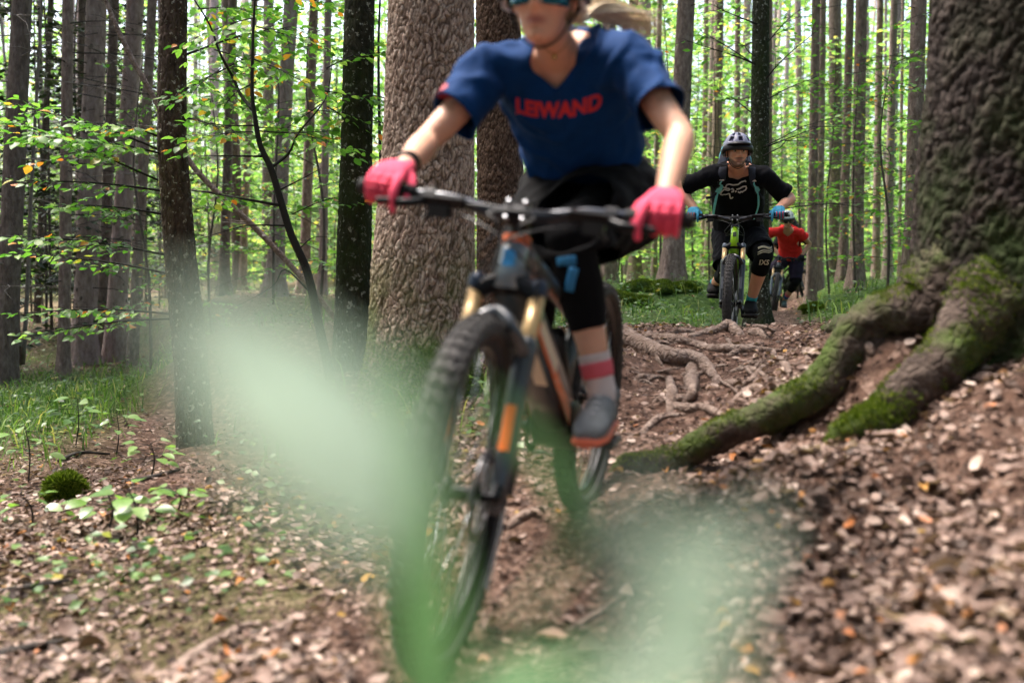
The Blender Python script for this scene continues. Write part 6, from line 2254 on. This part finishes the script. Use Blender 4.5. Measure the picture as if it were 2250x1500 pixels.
rng = np.random.default_rng(77)
tot = 0
near_saps = [(1752, 640, 19.0, 4.2, 22, 1.1, 'dark slim young beech with leafy layers right of the straight black trunk'), (1826, 640, 16.5, 4.6, 18, 1.0, 'second slim young beech beside the close pair of grey spruces'),
             (1950, 630, 12.0, 3.0, 26, 1.3, 'bushy young beech with yellowing leaves left of the tall brown spruce'), (1880, 640, 14.0, 3.4, 22, 1.2, 'young beech with green layered boughs before the flared spruce'),
             (1706, 650, 20.0, 4.4, 18, 1.1, 'young beech showing between the straight black trunk and the rider in red'), (1560, 640, 17.0, 4.5, 16, 1.1, "young beech left of the man's helmet"),
             (1450, 640, 15.5, 4.4, 18, 1.2, "young beech showing over the blue rider's arm"), (860, 700, 9.0, 4.2, 14, 1.0, 'young beech showing left of the big scaly spruce'),
             (470, 690, 12.5, 3.6, 22, 1.2, 'young beech right of the lichened beech'), (330, 760, 11.0, 3.6, 14, 1.0, 'young beech just behind the lichened beech on its left'),
             (700, 690, 11.5, 4.0, 22, 1.2, 'young beech behind the upper fork of the black sapling'), (600, 660, 14.5, 4.6, 20, 1.2, 'young beech before the pale thick spruce'),
             (2030, 650, 10.5, 3.2, 12, 0.9, 'young beech squeezed beside the great tree')]
for (px, py, d, H, n_, rch, lab) in near_saps:
    q = P(px, py, d)
    q.z = gz(q.x, q.y)
    sapling('beech_sapling', lab, None, q, H, n_, rch, 0.072, rng, L_BEECH, LEAF_CHEAP, 0.14)
# boughs growing on the straight black trunk itself
wd = MB()
pos, axs, nrm = [], [], []
for (x0, y0, x1, y1, dd) in [(1669, 190, 1800, 60, -0.6), (1669, 150, 1540, 70, 0.4), (1669, 60, 1560, 10, -0.5), (1669, 230, 1790, 170, 0.5), (1669, 330, 1800, 280, -0.4), (1669, 110, 1760, 20, 0.3), (1669, 260, 1580, 200, 0.4), (1660, 145, 1500, 85, -0.5)]:
    a, b, c = bough(rng, P(x0, y0, 10.5), P(x1, y1, 10.5 + dd), 0.02, 0.45, 0.07, 0.14, 0.07, 0.25, 0.3, wd, 0.010)
    pos += a
    axs += b
    nrm += c
wd.build('branches', M_STEM, black)['kind'] = 'stuff'
o = link('leaves', leaves_mesh('leaves', pos, axs, nrm, 0.07, rng, LEAF_CHEAP, tuple(black.location)), L_BEECH, black, False)
o['kind'] = 'stuff'
# undergrowth of young beeches deeper in the wood
lab_u = {0: ('young beech in the undergrowth of the left-hand wood', 'young beeches in the left wood'), 1: ('young beech in the bright undergrowth behind the black sapling', 'young beeches behind the sapling'),
         2: ('young beech in the bright undergrowth behind the riders', 'young beeches behind the riders')}
cnt = 0
while cnt < 104:
    px = rng.uniform(-330, 2480)
    d = rng.uniform(16, 46)
    x = (px - 1125) / FPX * d
    if 800 < px < 1330:
        continue
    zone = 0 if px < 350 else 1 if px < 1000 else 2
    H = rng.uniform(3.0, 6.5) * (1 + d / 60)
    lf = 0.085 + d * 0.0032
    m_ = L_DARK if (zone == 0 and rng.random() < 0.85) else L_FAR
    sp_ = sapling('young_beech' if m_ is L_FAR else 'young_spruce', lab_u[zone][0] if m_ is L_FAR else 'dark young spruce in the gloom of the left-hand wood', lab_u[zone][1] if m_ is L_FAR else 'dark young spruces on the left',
                   (x, d, gz(x, d)), H, int(16 + 5 * rng.random()), 1.5 + d * 0.02, lf, rng, m_, LEAF_CHEAP, 0.04, 0.025, gap=0.22, lgap=0.10, wood_r=0.008)
    RANKED.append((sp_, 'young beech' if m_ is L_FAR else 'dark young spruce', px, d))
    cnt += 1
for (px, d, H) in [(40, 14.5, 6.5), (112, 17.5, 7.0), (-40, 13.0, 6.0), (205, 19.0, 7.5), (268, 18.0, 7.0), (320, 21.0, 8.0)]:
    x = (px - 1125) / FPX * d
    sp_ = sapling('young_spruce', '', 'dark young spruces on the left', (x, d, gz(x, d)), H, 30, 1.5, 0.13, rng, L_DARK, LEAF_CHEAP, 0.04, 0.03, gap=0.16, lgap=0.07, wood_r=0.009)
    RANKED.append((sp_, 'dark young spruce', px, d))
rank_labels()
# far wood: one mass of foliage past the last trunks that can be told apart
nleaf = 205000
px = rng.uniform(-800, 3050, nleaf)
d = rng.uniform(46, 95, nleaf)
x = (px - 1125) / FPX * d
zg = ground_z(x, d, False)
h = rng.random(nleaf) ** 1.25 * 22
cl = fbm(np.stack([x * 0.35, d * 0.2, h * 0.5], 1), 3, 5)
keep = cl > -0.45 + 0.045 * np.maximum(h - 6, 0)
x, d, zg, h = x[keep], d[keep], zg[keep], h[keep]
pos_ = np.stack([x, d, zg + h], 1)
k_ = len(pos_)
M = frames(rng.normal(0, 1, (k_, 3)) * np.array([1, 1, 0.4]), rng.normal(0, 0.5, (k_, 3)) + np.array([0, 0, 1]), rng.uniform(0.3, 0.62, k_), rng.uniform(0.3, 0.62, k_), 0.45)
v, f = instances(*LEAF_CHEAP, M, pos_)
fw = link('far_wood_foliage', mesh_np('far_wood_foliage', v, f), L_FAR, None, False)
tag(fw, 'pale green mass of far foliage closing the wood', 'foliage', kind='stuff')
fm = MB()
for i in range(46):
    px = rng.uniform(-200, 2400)
    d = rng.uniform(52, 90)
    x = (px - 1125) / FPX * d
    z = gz(x, d)
    w = rng.uniform(0.10, 0.22)
    fm.tube([Vector((x, d, z - 0.2)), Vector((x + rng.normal(0, 0.2), d, z + 9)), Vector((x + rng.normal(0, 0.4), d, z + 24))], [w, w * 0.8, w * 0.4], 6)
o = fm.build('far_wood_trunks', B_SPRUCE_PINK)
tag(o, 'mass of hair-thin far trunks closing the wood', 'trees', kind='stuff')

# unseen crowns above and wood behind and beside the camera, shaped for the light
rng = np.random.default_rng(303)
L_CROWN = leaf_mat('crown_foliage', [(0.0, hexc(34, 52, 26)), (0.6, hexc(60, 84, 40)), (1.0, hexc(92, 112, 56))], 0.6, 0.35, 1.6)
ps = []
n = 26000
q = np.stack([rng.uniform(-22, 22, n), rng.uniform(-18, 21, n), rng.uniform(9.5, 17, n)], 1)
ps.append(q[(fbm(q * np.array([0.22, 0.22, 0.12]), 3, 14) > -0.1) & (((q[:, 0] + 0.3) / 4.6) ** 2 + ((q[:, 1] - 3.2) / 7.0) ** 2 > 1)])  # gap left over riders and camera so that light comes from the top
n = 52000
q = np.stack([rng.uniform(-34, 34, n), rng.uniform(-30, 24, n), rng.random(n) ** 0.8 * 15 + 0.3], 1)
out_f = (np.abs(q[:, 0]) > 4.5 + 0.62 * np.maximum(q[:, 1], 0)) | (q[:, 1] < -5)
ps.append(q[out_f & (fbm(q * np.array([0.3, 0.3, 0.15]), 3, 15) > -0.02)])
q = np.concatenate(ps)
k_ = len(q)
sz = rng.uniform(0.6, 1.1, k_)
M = frames(rng.normal(0, 1, (k_, 3)) * np.array([1, 1, 0.5]), rng.normal(0, 0.6, (k_, 3)) + np.array([0, 0, 1]), sz, sz, sz)
v, f = instances(*LEAF_CHEAP, M, q)
o = link('unseen_canopy', mesh_np('unseen_canopy', v, f), L_CROWN, None, False)
tag(o, 'unseen crowns around the trail and wood behind the viewer, shaped for the light', 'foliage', kind='stuff')

# ------------------------------------------------------------------ ground cover
L_LITTER = leaf_mat('dead_leaves', [(0.0, hexc(56, 41, 34)), (0.25, hexc(94, 75, 66)), (0.5, hexc(130, 107, 97)), (0.82, hexc(162, 139, 128)), (0.955, hexc(202, 182, 170)), (0.975, hexc(180, 110, 62)), (1.0, hexc(168, 136, 66))], 0.6, 0.15, 1.0, 0.3)
def scatter(n, ylo, yhi, power, rng, margin=1.36):
    y = ylo * (yhi / ylo) ** (rng.random(n) ** power)
    x = (rng.random(n) * 2 - 1) * 0.515 * margin * (y + 0.35)
    return x, y
rng = np.random.default_rng(12)
x1, y1 = scatter(58000, 1.1, 7.0, 0.75, rng)
x2, y2 = scatter(32000, 6.0, 24.0, 0.9, rng)
x, y = np.concatenate([x1, x2]), np.concatenate([y1, y2])
g = green_mask(x, y)
tx = np.interp(y, [0, 1.9, 3.2, 4.8, 5.9, 7.1, 10, 15, 19, 40], [-0.2, -0.1, 0.3, 0.85, 1.45, 1.65, 2.6, 4.0, 5.4, 12])
bare = np.exp(-((x - tx) / 0.42) ** 4)
clump = 0.5 + 0.5 * fbm(np.stack([x * 1.6, y * 1.6, 0 * x], 1), 2, 71)
keep = rng.random(len(x)) < (1 - 0.75 * g) * (1 - 0.85 * bare) * np.clip(clump * 1.25 - 0.05, 0.06, 1)
x, y = x[keep], y[keep]
z = ground_z(x, y)
nr_ = ground_normal(x, y)
n = len(x)
th_ = rng.uniform(0, 2 * np.pi, n)
tilt = rng.normal(0, 0.28, (n, 3))
axv = np.stack([np.cos(th_), np.sin(th_), rng.normal(0, 0.2, n)], 1)
size = rng.uniform(0.018, 0.046, n) * (1 + 0.03 * np.maximum(y - 5, 0))
loc = np.stack([x, y, z + rng.uniform(0.002, 0.018, n)], 1)
isbig = (y < 3.0) & (rng.random(n) < 0.06)
size[isbig] *= rng.uniform(1.4, 2.0, isbig.sum())
order = np.argsort(y / size)
lit_single, lit_rest = order[:300], order[300:]
lm = []
for tv, tf in LEAF_LIT:
    me_ = mesh_np('fallen_leaf', tv, tf)
    me_.materials.append(L_LITTER)
    lm.append(me_)
Mx = frames(axv, nr_ + tilt, size, size, size)
for i in lit_single:
    o = bpy.data.objects.new('fallen_leaf', lm[i % 4])
    COL.objects.link(o)
    o.parent = ground
    m4 = Matrix(Mx[i].tolist()).to_4x4()
    m4.translation = Vector(loc[i])
    o.matrix_local = m4
vs, fs, off = [], [], 0
for t in range(4):
    sel = lit_rest[lit_rest % 4 == t]
    v, f = instances(*LEAF_LIT[t], Mx[sel], loc[sel])
    vs.append(v)
    fs.append(f + off)
    off += len(v)
o = link('leaf_litter', mesh_np('leaf_litter', np.concatenate(vs), np.concatenate(fs)), L_LITTER, None, False)
tag(o, 'fallen beech leaves covering the trail and the slopes', 'leaf litter', kind='stuff')

# grass and small green leaves where the floor is green
L_GRASS = leaf_mat('grass_blades', [(0.0, hexc(50, 82, 34)), (0.5, hexc(86, 120, 52)), (0.85, hexc(120, 148, 74)), (1.0, hexc(170, 164, 104))], 0.5, 0.4, 1.5)
BLADE = (np.array([(0, -0.03, 0), (0, 0.03, 0), (0.35, 0.03, 0.5), (0.35, -0.03, 0.5), (0.85, 0, 0.72)], float), np.array([(0, 1, 2), (0, 2, 3), (3, 2, 4)], int))
x, y = scatter(60000, 2.4, 24.0, 0.8, rng, 1.4)
g = green_mask(x, y)
lawn = np.exp(-((x + 4.9) / 1.6) ** 4 - ((y - 9.2) / 3.8) ** 4)
keep = rng.random(len(x)) < np.clip(g * (0.25 + 1.0 * lawn + 0.10 * (y > 4.5) * (x < 0)), 0, 1) * (y > 4.2)
x, y = x[keep], y[keep]
n = len(x)
loc = np.stack([x, y, ground_z(x, y)], 1)
th_ = rng.uniform(0, 2 * np.pi, n)
hgt = rng.uniform(0.10, 0.28, n)
M = frames(np.stack([np.cos(th_), np.sin(th_), np.zeros(n)], 1), np.tile([0, 0, 1.0], (n, 1)), hgt * rng.uniform(0.3, 1.0, n), hgt * 0.8, hgt)
v, f = instances(*BLADE, M, loc)
o = link('grass', mesh_np('grass', v, f), L_GRASS, None, False)
tag(o, 'thin woodland grass beside the side path and around the trunks', 'grass', kind='stuff')
L_HERB = leaf_mat('herb_leaves', [(0.0, hexc(44, 76, 32)), (0.4, hexc(70, 108, 46)), (0.75, hexc(102, 136, 66)), (0.94, hexc(138, 160, 104)), (1.0, hexc(176, 160, 70))], 0.4, 0.35, 1.4, 0.6)
x, y = scatter(52000, 2.6, 26.0, 0.7, rng, 1.2)
g = green_mask(x, y)
cl = 0.5 + 0.5 * fbm(np.stack([x * 2.2, y * 2.2, 0 * x], 1), 2, 91)
keep = rng.random(len(x)) < g * np.clip(cl * 1.4, 0.05, 1)
x, y = x[keep], y[keep]
n = len(x)
loc = np.stack([x, y, ground_z(x, y) + rng.random(n) ** 2 * 0.16 + 0.01], 1)
th_ = rng.uniform(0, 2 * np.pi, n)
sz = rng.uniform(0.022, 0.046, n) * (1 + 0.05 * y)
M = frames(np.stack([np.cos(th_), np.sin(th_), rng.normal(0, 0.25, n)], 1), np.stack([rng.normal(0, 0.35, n), rng.normal(0, 0.35, n), np.ones(n)], 1), sz, sz * 1.1, sz)
v, f = instances(*LEAF_CHEAP, M, loc)
o = link('woodland_herbs', mesh_np('woodland_herbs', v, f), L_HERB, None, False)
tag(o, 'low green herbs and brambles on the forest floor', 'undergrowth', kind='stuff')
# needles and crumbled leaf bits matting the soil
rng = np.random.default_rng(55)
x, y = scatter(135000, 1.1, 8.5, 0.8, rng)
keep = rng.random(len(x)) < 1 - 0.6 * green_mask(x, y)
x, y = x[keep], y[keep]
n = len(x)
loc = np.stack([x, y, ground_z(x, y) + rng.uniform(0.001, 0.008, n)], 1)
th_ = rng.uniform(0, 2 * np.pi, n)
sx_ = rng.uniform(0.007, 0.028, n)
M = frames(np.stack([np.cos(th_), np.sin(th_), rng.normal(0, 0.25, n)], 1), ground_normal(x, y) + rng.normal(0, 0.35, (n, 3)), sx_, np.where(rng.random(n) < 0.5, 0.0035, sx_ * 0.9), sx_)
v, f = instances(*LEAF_CHEAP, M, loc)
o = link('needle_litter', mesh_np('needle_litter', v, f), leaf_mat('leaf_crumbs', [(0.0, hexc(36, 26, 22)), (0.4, hexc(72, 55, 47)), (0.75, hexc(112, 90, 80)), (1.0, hexc(166, 142, 130))], 0.8, 0.0, 1.0, 0.2), None, False)
tag(o, 'needles and crumbled leaf bits matting the forest soil', 'litter', kind='stuff')
# fine litter of twigs
tw = MB()
x, y = scatter(420, 1.6, 9.0, 0.8, rng)
zz = ground_z(x, y)
for a, b, c in zip(x, y, zz):
    t = rng.uniform(0, math.pi)
    L = rng.uniform(0.05, 0.22)
    dx, dy = math.cos(t) * L, math.sin(t) * L
    tw.tube([Vector((a, b, c + 0.006)), Vector((a + dx * 0.5, b + dy * 0.5, c + 0.014)), Vector((a + dx, b + dy, gz(a + dx, b + dy) + 0.006))], [0.003, 0.0028, 0.0015], 5)
o = tw.build('twig_litter', mat('brown_twig', hexc(88, 68, 58), 0.9, var=0.4, vscale=12))
tag(o, 'small dead twigs strewn over the forest floor', 'twigs', kind='stuff')
# ------------------------------------------------------------------ roots across the trail
ROOTS = [([(1330, 730), (1348, 739), (1412, 768), (1471, 792), (1513, 797), (1548, 813), (1583, 840)], (0.055, 0.055, 0.05, 0.045, 0.045, 0.035, 0.018), 'thick pale root running down the step in the trail beside the blue rider'),
         ([(1521, 803), (1519, 840), (1521, 867), (1505, 890)], (0.040, 0.036, 0.030, 0.016), 'short stout root dropping down the step from the thick pale root'),
         ([(1425, 738), (1487, 752), (1535, 763), (1580, 772), (1660, 773), (1735, 771)], (0.030, 0.032, 0.030, 0.028, 0.022, 0.010), 'long level root lying across the trail below the green bike'),
         ([(1471, 838), (1476, 867), (1473, 910)], (0.022, 0.022, 0.018), 'small upright root stub below the thick pale root'),
         ([(1480, 893), (1521, 904), (1553, 904), (1605, 918)], (0.024, 0.022, 0.02, 0.008), 'dark root crossing the foot of the step'),
         ([(1410, 952), (1449, 928), (1503, 913)], (0.012, 0.018, 0.012), 'thin curved root at the very foot of the step'),
         ([(1610, 888), (1647, 864), (1695, 850)], (0.012, 0.020, 0.016), 'pale slanting root in the middle of the trail above the mossy root'),
         ([(1620, 853), (1655, 837), (1673, 813), (1714, 794)], (0.012, 0.018, 0.018, 0.014), 'forked root rising towards the right of the trail'),
         ([(1714, 787), (1727, 808), (1742, 832)], (0.016, 0.016, 0.010), 'short root piece pointing down at the right of the trail'),
         ([(1640, 808), (1668, 811), (1702, 830)], (0.012, 0.016, 0.012), 'thin root crossing under the forked root'),
         ([(1520, 741), (1567, 731), (1601, 725), (1626, 734)], (0.022, 0.030, 0.045, 0.025), "knotted root hump right under the green bike's front wheel"),
         ([(1645, 733), (1668, 736), (1690, 745)], (0.020, 0.030, 0.018), 'stubby root lump beside the knotted hump'),
         ([(1815, 722), (1868, 724), (1925, 732)], (0.03, 0.055, 0.06), 'mossy root lump at the right edge of the trail behind the great root'),
         ([(1640, 717), (1672, 720), (1702, 727)], (0.012, 0.014, 0.010), 'small dark root on the crest beside the rear wheel of the green bike'),
         ([(1478, 734), (1500, 731), (1535, 732)], (0.014, 0.018, 0.012), 'small pale root on the crest left of the green bike'),
         ([(375, 1496), (440, 1442), (520, 1392), (566, 1368)], (0.016, 0.018, 0.016, 0.010), 'pale bare root slanting across the leaves at the bottom of the picture'),
         ([(560, 1410), (620, 1385), (690, 1340)], (0.008, 0.012, 0.008), 'thin grey root right of the pale slanting one'),
         ([(1250, 1400), (1330, 1350), (1420, 1272)], (0.008, 0.010, 0.006), 'thin stick lying before the front wheel'),
         ([(1120, 1165), (1160, 1140), (1200, 1120)], (0.014, 0.018, 0.012), 'root end showing behind the front wheel of the near bike')]
for k, (pp_, rr_, lab) in enumerate(ROOTS):
    pts = [G(*q) for q in pp_]
    pts = [p + Vector((0, 0, r * 0.35)) for p, r in zip(pts, rr_)]
    pts[0].z -= rr_[0] * 0.6
    pts[-1].z -= rr_[-1] * 1.2
    b = pts[len(pts) // 2].copy()
    t = empty('exposed_root', tuple(b))
    tag(t, lab, 'root')
    root_tube(pts, list(rr_), t, 'root', B_ROOT if k != 12 else B_ROOT_MOSS, k * 7 + 2, 12, 5, 0.20)
# a web of thinner roots over the step and the crest
rng = np.random.default_rng(88)
web = []
for k in range(34):
    px, py = rng.uniform(1370, 1900), rng.uniform(735, 940)
    if py > 960 - 0.42 * (px - 1370):
        py = 740 + (py - 735) * 0.4
    th_ = rng.normal(0.15, 0.7)
    L = rng.uniform(40, 120)
    sag_ = rng.normal(0, 12)
    pts = [G(px + math.cos(th_) * L * (t - 0.5) + math.sin(th_) * sag_ * math.sin(3 * t), py + math.sin(th_) * L * 0.45 * (t - 0.5) + sag_ * 0.4 * math.sin(t * 4)) for t in (0, 0.25, 0.5, 0.75, 1.0)]
    if max((pts[i + 1] - pts[i]).length for i in range(4)) > 0.6:
        continue
    r_ = rng.uniform(0.008, 0.020)
    rr_ = [r_ * 0.7, r_, r_ * 0.95, r_ * 0.7, r_ * 0.3]
    pts = [p + Vector((0, 0, r * 0.3)) for p, r in zip(pts, rr_)]
    pts[0].z -= r_ * 1.2
    pts[-1].z -= r_
    t = empty('exposed_root', tuple(pts[2]))
    tag(t, 'thin exposed root in the web of roots crossing the step of the trail', 'root', 'thin roots webbing the trail')
    root_tube(pts, rr_, t, 'root', B_ROOT, k * 5 + 1, 9, 4, 0.18)
    web.append((px, t))
ORD = ['leftmost', 'second', 'third', 'fourth', 'fifth', 'sixth', 'seventh', 'eighth', 'ninth', 'tenth', 'eleventh', 'twelfth', 'thirteenth', 'fourteenth', 'fifteenth', 'sixteenth', 'seventeenth', 'eighteenth', 'nineteenth', 'twentieth', 'twenty-first', 'twenty-second', 'twenty-third', 'twenty-fourth', 'twenty-fifth', 'twenty-sixth', 'twenty-seventh', 'twenty-eighth', 'twenty-ninth', 'thirtieth', 'thirty-first', 'thirty-second', 'thirty-third', 'thirty-fourth']
for k, (px, t) in enumerate(sorted(web, key=lambda q: q[0])):
    t['label'] = (ORD[k] if k == 0 else ORD[k] + ' from the left') + ' of the thin roots webbing the step of the trail'
# fallen branches
for (pp_, rr_, lab) in [([(-20, 1462), (60, 1440), (135, 1422)], 0.016, 'dark fallen branch at the bottom left corner'), ([(-10, 1308), (80, 1300), (150, 1282)], 0.011, 'thin dark fallen branch lying left below the moss cushion'),
                        ([(130, 1015), (175, 1000), (240, 1002)], 0.012, 'short stick lying across the side path'), ([(270, 1062), (340, 1052), (395, 1035)], 0.010, 'thin stick at the foot of the lichened beech')]:
    pts = [G(*q) + Vector((0, 0, rr_ * 0.8)) for q in pp_]
    t = empty('fallen_branch', tuple(pts[1]))
    tag(t, lab, 'branch')
    root_tube(pts, [rr_, rr_, rr_ * 0.6], t, 'stick', M_TWIG, 8, 10, 5, 0.12)

# moss on the great tree's roots and foot
for o, cnt_, th_m in [(c, n_, t_) for c, (n_, t_) in zip([c for c in great.children if c.name.startswith('root')], ((5000, -0.05), (9000, 0.35)))]:
    moss_on(o, cnt_, great, 5, lambda p, n: np.clip(n[:, 2] - 0.1 + 0.3 * (th_m > 0), 0, 1) * np.clip(fbm(p * 5, 3, 2) + th_m, 0, 1), 0.015)
gtrunk = [c for c in great.children if c.name.startswith('trunk')][0]
moss_on(gtrunk, 12000, great, 6, lambda p, n: np.clip((1.02 - p[:, 2]) / 0.25, 0, 1) * np.clip(fbm(p * 4, 3, 8) + 0.4, 0, 1) * (p[:, 1] < 3.4), 0.018)
strunk = [c for c in bigs.children if c.name.startswith('trunk')][0]
moss_on(strunk, 9000, bigs, 7, lambda p, n: np.clip((0.72 - p[:, 2]) / 0.3, 0, 1) * np.clip(fbm(p * 5, 3, 8) + 0.25, 0, 1) * (p[:, 1] < 5.35), 0.02)

# moss cushions
def cushion(px, py, rad, lab, dark=False, h=0.8, cnt=5000, blade=0.03):
    g_ = G(px, py)
    t = empty('moss_cushion', tuple(g_))
    tag(t, lab, 'moss')
    mb = MB().ell(g_ + Vector((0, 0, rad * (0.25 if h > 0.5 else 0.0))), Vector((rad, 0, 0)), Vector((0, rad * 0.9, 0)), Vector((0, 0, rad * h)), 24, 16)
    v = np.array(mb.v)
    c = np.array(g_)
    mb.v = [tuple(q) for q in c + (v - c) * (1 + (0.22 if h > 0.5 else 0.55) * fbm((v - c) * 6 / rad * 0.3 + px, 3, 4))[:, None]]
    o = mb.build('mound', mat('moss_body', hexc(66, 86, 30), 0.95, var=0.4, vscale=30), t)
    moss_on(o, cnt, t, int(px), lambda p, n: np.clip(n[:, 2] + 0.6, 0, 1), blade, 'moss_blades')
cushion(143, 1098, 0.10, 'round dark green moss cushion beside the side path', h=1.1, cnt=7000, blade=0.035)
for (px, py, r_, lab) in [(1380, 668, 0.30, "bright moss patch left of the stout flared spruce"), (1440, 640, 0.32, 'large moss hummock at the foot of the stout flared spruce'), (1500, 640, 0.20, 'small moss hummock right of the large one'),
                          (1790, 684, 0.16, 'mossy mound by the track right of the rider in red')]:
    cushion(px, py, r_, lab, h=0.42, cnt=6000, blade=0.035)

# seedlings with big leaves at the left of the slope
rng = np.random.default_rng(23)
L_SEED = []
for k_, (w_, fo, cu_) in enumerate(((0.30, 0.05, -0.2), (0.33, 0.03, -0.3), (0.28, 0.08, -0.1))):
    tv, tf = leaf_template(w_, fo, cu_)
    me_ = mesh_np('leaf', tv, tf)
    me_.materials.append(leaf_mat('seedling_leaves', [(0.0, hexc(64, 104, 36)), (0.5, hexc(104, 146, 54)), (0.8, hexc(120, 158, 76)), (1.0, hexc(150, 176, 116))], 0.35, 0.4, 1.6, 0.9))
    L_SEED.append(me_)
SEEDS = [(165, 985, 110, 9, 0.10, 4.6, 'tall leafy seedling standing before the grass at the left edge'), (62, 1060, 120, 7, 0.09, 4.4, 'leafy seedling in the left corner of the grass'), (255, 1000, 95, 8, 0.09, 5.0, 'seedling with broad leaves beside the side path'),
         (300, 1180, 110, 10, 0.10, 3.8, 'seedling with flat silvery leaves right of the moss cushion'), (235, 1170, 80, 8, 0.08, 4.0, 'low seedling just right of the moss cushion'), (72, 1150, 80, 5, 0.07, 4.0, 'small seedling left of the moss cushion'),
         (385, 1130, 60, 7, 0.07, 4.6, 'seedling with a yellowing top at the foot of the lichened beech'), (330, 1050, 80, 8, 0.08, 5.2, 'green seedling between the side path and the lichened beech')]
for (px, py, hp, nl, ls, d_, lab) in SEEDS:
    b = G(px, py)
    H = hp / FPX * b.y
    t = empty('beech_seedling', tuple(b))
    tag(t, lab, 'seedling')
    top = b + Vector((rng.normal(0, 0.04), rng.normal(0, 0.04), H))
    MB().tube([b - Vector((0, 0, 0.02)), b.lerp(top, 0.5) + Vector((0.02, 0, 0)), top], [0.005, 0.004, 0.002], 6, smooth=4).build('stem', M_STEM, t)
    st = MB()
    for i in range(nl + 4):
        a = b.lerp(top, 0.45 + 0.55 * (i + 1) / (nl + 4))
        th_ = i * 2.4 + rng.normal(0, 0.4)
        dv = Vector((math.cos(th_), math.sin(th_), rng.uniform(-0.1, 0.25))).normalized()
        L = rng.uniform(0.04, 0.13)
        e = a + dv * L
        st.tube([a, e], [0.002, 0.0012], 4)
        s = ls * rng.uniform(0.7, 1.15)
        M = frames(np.array([tuple(dv + Vector((0, 0, -0.25)))]), np.array([[rng.normal(0, 0.2), rng.normal(-0.15, 0.2), 1.0]]), s, s, s)[0]
        o = bpy.data.objects.new('leaf', L_SEED[int(rng.integers(3))])
        COL.objects.link(o)
        o.parent = t
        m4 = Matrix(M.tolist()).to_4x4()
        m4.translation = e - b
        o.matrix_local = m4
    st.build('leaf_stalks', M_STEM, t)

# ------------------------------------------------------------------ leaves close to the lens (out of focus in the photograph)
L_NEAR = leaf_mat('near_leaf', [(0.0, hexc(196, 218, 198)), (1.0, hexc(206, 226, 208))], 0.7, 0.4, 1.0, 0.2, (0.95, 1.0, 0.92))
L_NEARG = leaf_mat('near_green_leaf', [(0.0, hexc(112, 158, 108)), (1.0, hexc(124, 168, 118))], 0.6, 0.35, 1.0, 0.3, (0.9, 1.0, 0.8))
near_me, nearg_me = [], []
for m_, lst in ((L_NEAR, near_me), (L_NEARG, nearg_me)):
    tv, tf = leaf_template(0.34, 0.05, -0.2)
    me_ = mesh_np('leaf', tv, tf)
    me_.materials.append(m_)
    lst.append(me_)
def near_plant(lab, foot, leaves, stem_pts):
    t = empty('grass_shoot', tuple(foot))
    tag(t, lab, 'shoot')
    MB().tube(stem_pts, [0.0014] * (len(stem_pts) - 1) + [0.0008], 7, smooth=5).build('stem', mat('green_stem', hexc(120, 150, 100), 0.6), t)
    for (x0, y0, d0, x1, y1, d1, wd_, pale) in leaves:
        a, b = P(x0, y0, d0), P(x1, y1, d1)
        ax_ = b - a
        s = ax_.length
        nv = Vector((0.05, -0.62, 0.85))
        M = frames(np.array([tuple(ax_)]), np.array([tuple(nv)]), s, s * wd_, s)[0]
        o = bpy.data.objects.new('leaf', (near_me if pale else nearg_me)[0])
        COL.objects.link(o)
        o.parent = t
        m4 = Matrix(M.tolist()).to_4x4()
        m4.translation = a - Vector(foot)
        o.matrix_local = m4
        k_ = min(range(len(stem_pts)), key=lambda i: (stem_pts[i] - a).length)
        MB().tube([stem_pts[k_], stem_pts[k_].lerp(a, 0.6) + Vector((0, 0, 0.002)), a], [0.0009, 0.0008, 0.0006], 5, smooth=3).build('leaf_stalk', mat('green_stem', None), t)
f1 = Vector((-0.03, 0.30, gz(-0.03, 0.30)))
near_plant('pale blurred leaves of a shoot close to the lens, left of the front wheel', f1,
           [(900, 1200, 0.175, 380, 600, 0.160, 0.82, True), (930, 1040, 0.160, 460, 740, 0.15, 0.95, True), (880, 1260, 0.18, 640, 960, 0.175, 0.6, True)],
           [f1, Vector((-0.03, 0.24, gz(0, 0.3) + 0.3)), P(930, 1900, 0.19), P(925, 1500, 0.18), P(920, 1190, 0.172), P(925, 1000, 0.168)])
f2 = Vector((0.02, 0.36, gz(0.02, 0.36)))
near_plant('green blurred blades close to the lens, crossing the front wheel', f2,
           [(960, 1700, 0.26, 895, 740, 0.23, 0.20, False), (930, 1620, 0.24, 1330, 1420, 0.24, 0.36, False), (1290, 1180, 0.30, 1060, 830, 0.28, 0.20, False)],
           [f2, Vector((0.015, 0.30, gz(0, 0.33) + 0.35)), P(950, 1900, 0.27), P(960, 1650, 0.26)])
f3 = Vector((0.08, 0.34, gz(0.08, 0.34)))
near_plant('pale green blurred leaves close to the lens, right of the front wheel', f3,
           [(1600, 1600, 0.165, 1380, 1040, 0.16, 0.52, True), (1330, 1560, 0.17, 1680, 1120, 0.165, 0.42, True), (1290, 1640, 0.18, 1560, 1360, 0.18, 0.5, True)],
           [f3, Vector((0.07, 0.24, gz(0.08, 0.3) + 0.35)), P(1560, 1950, 0.18), P(1580, 1620, 0.168)])
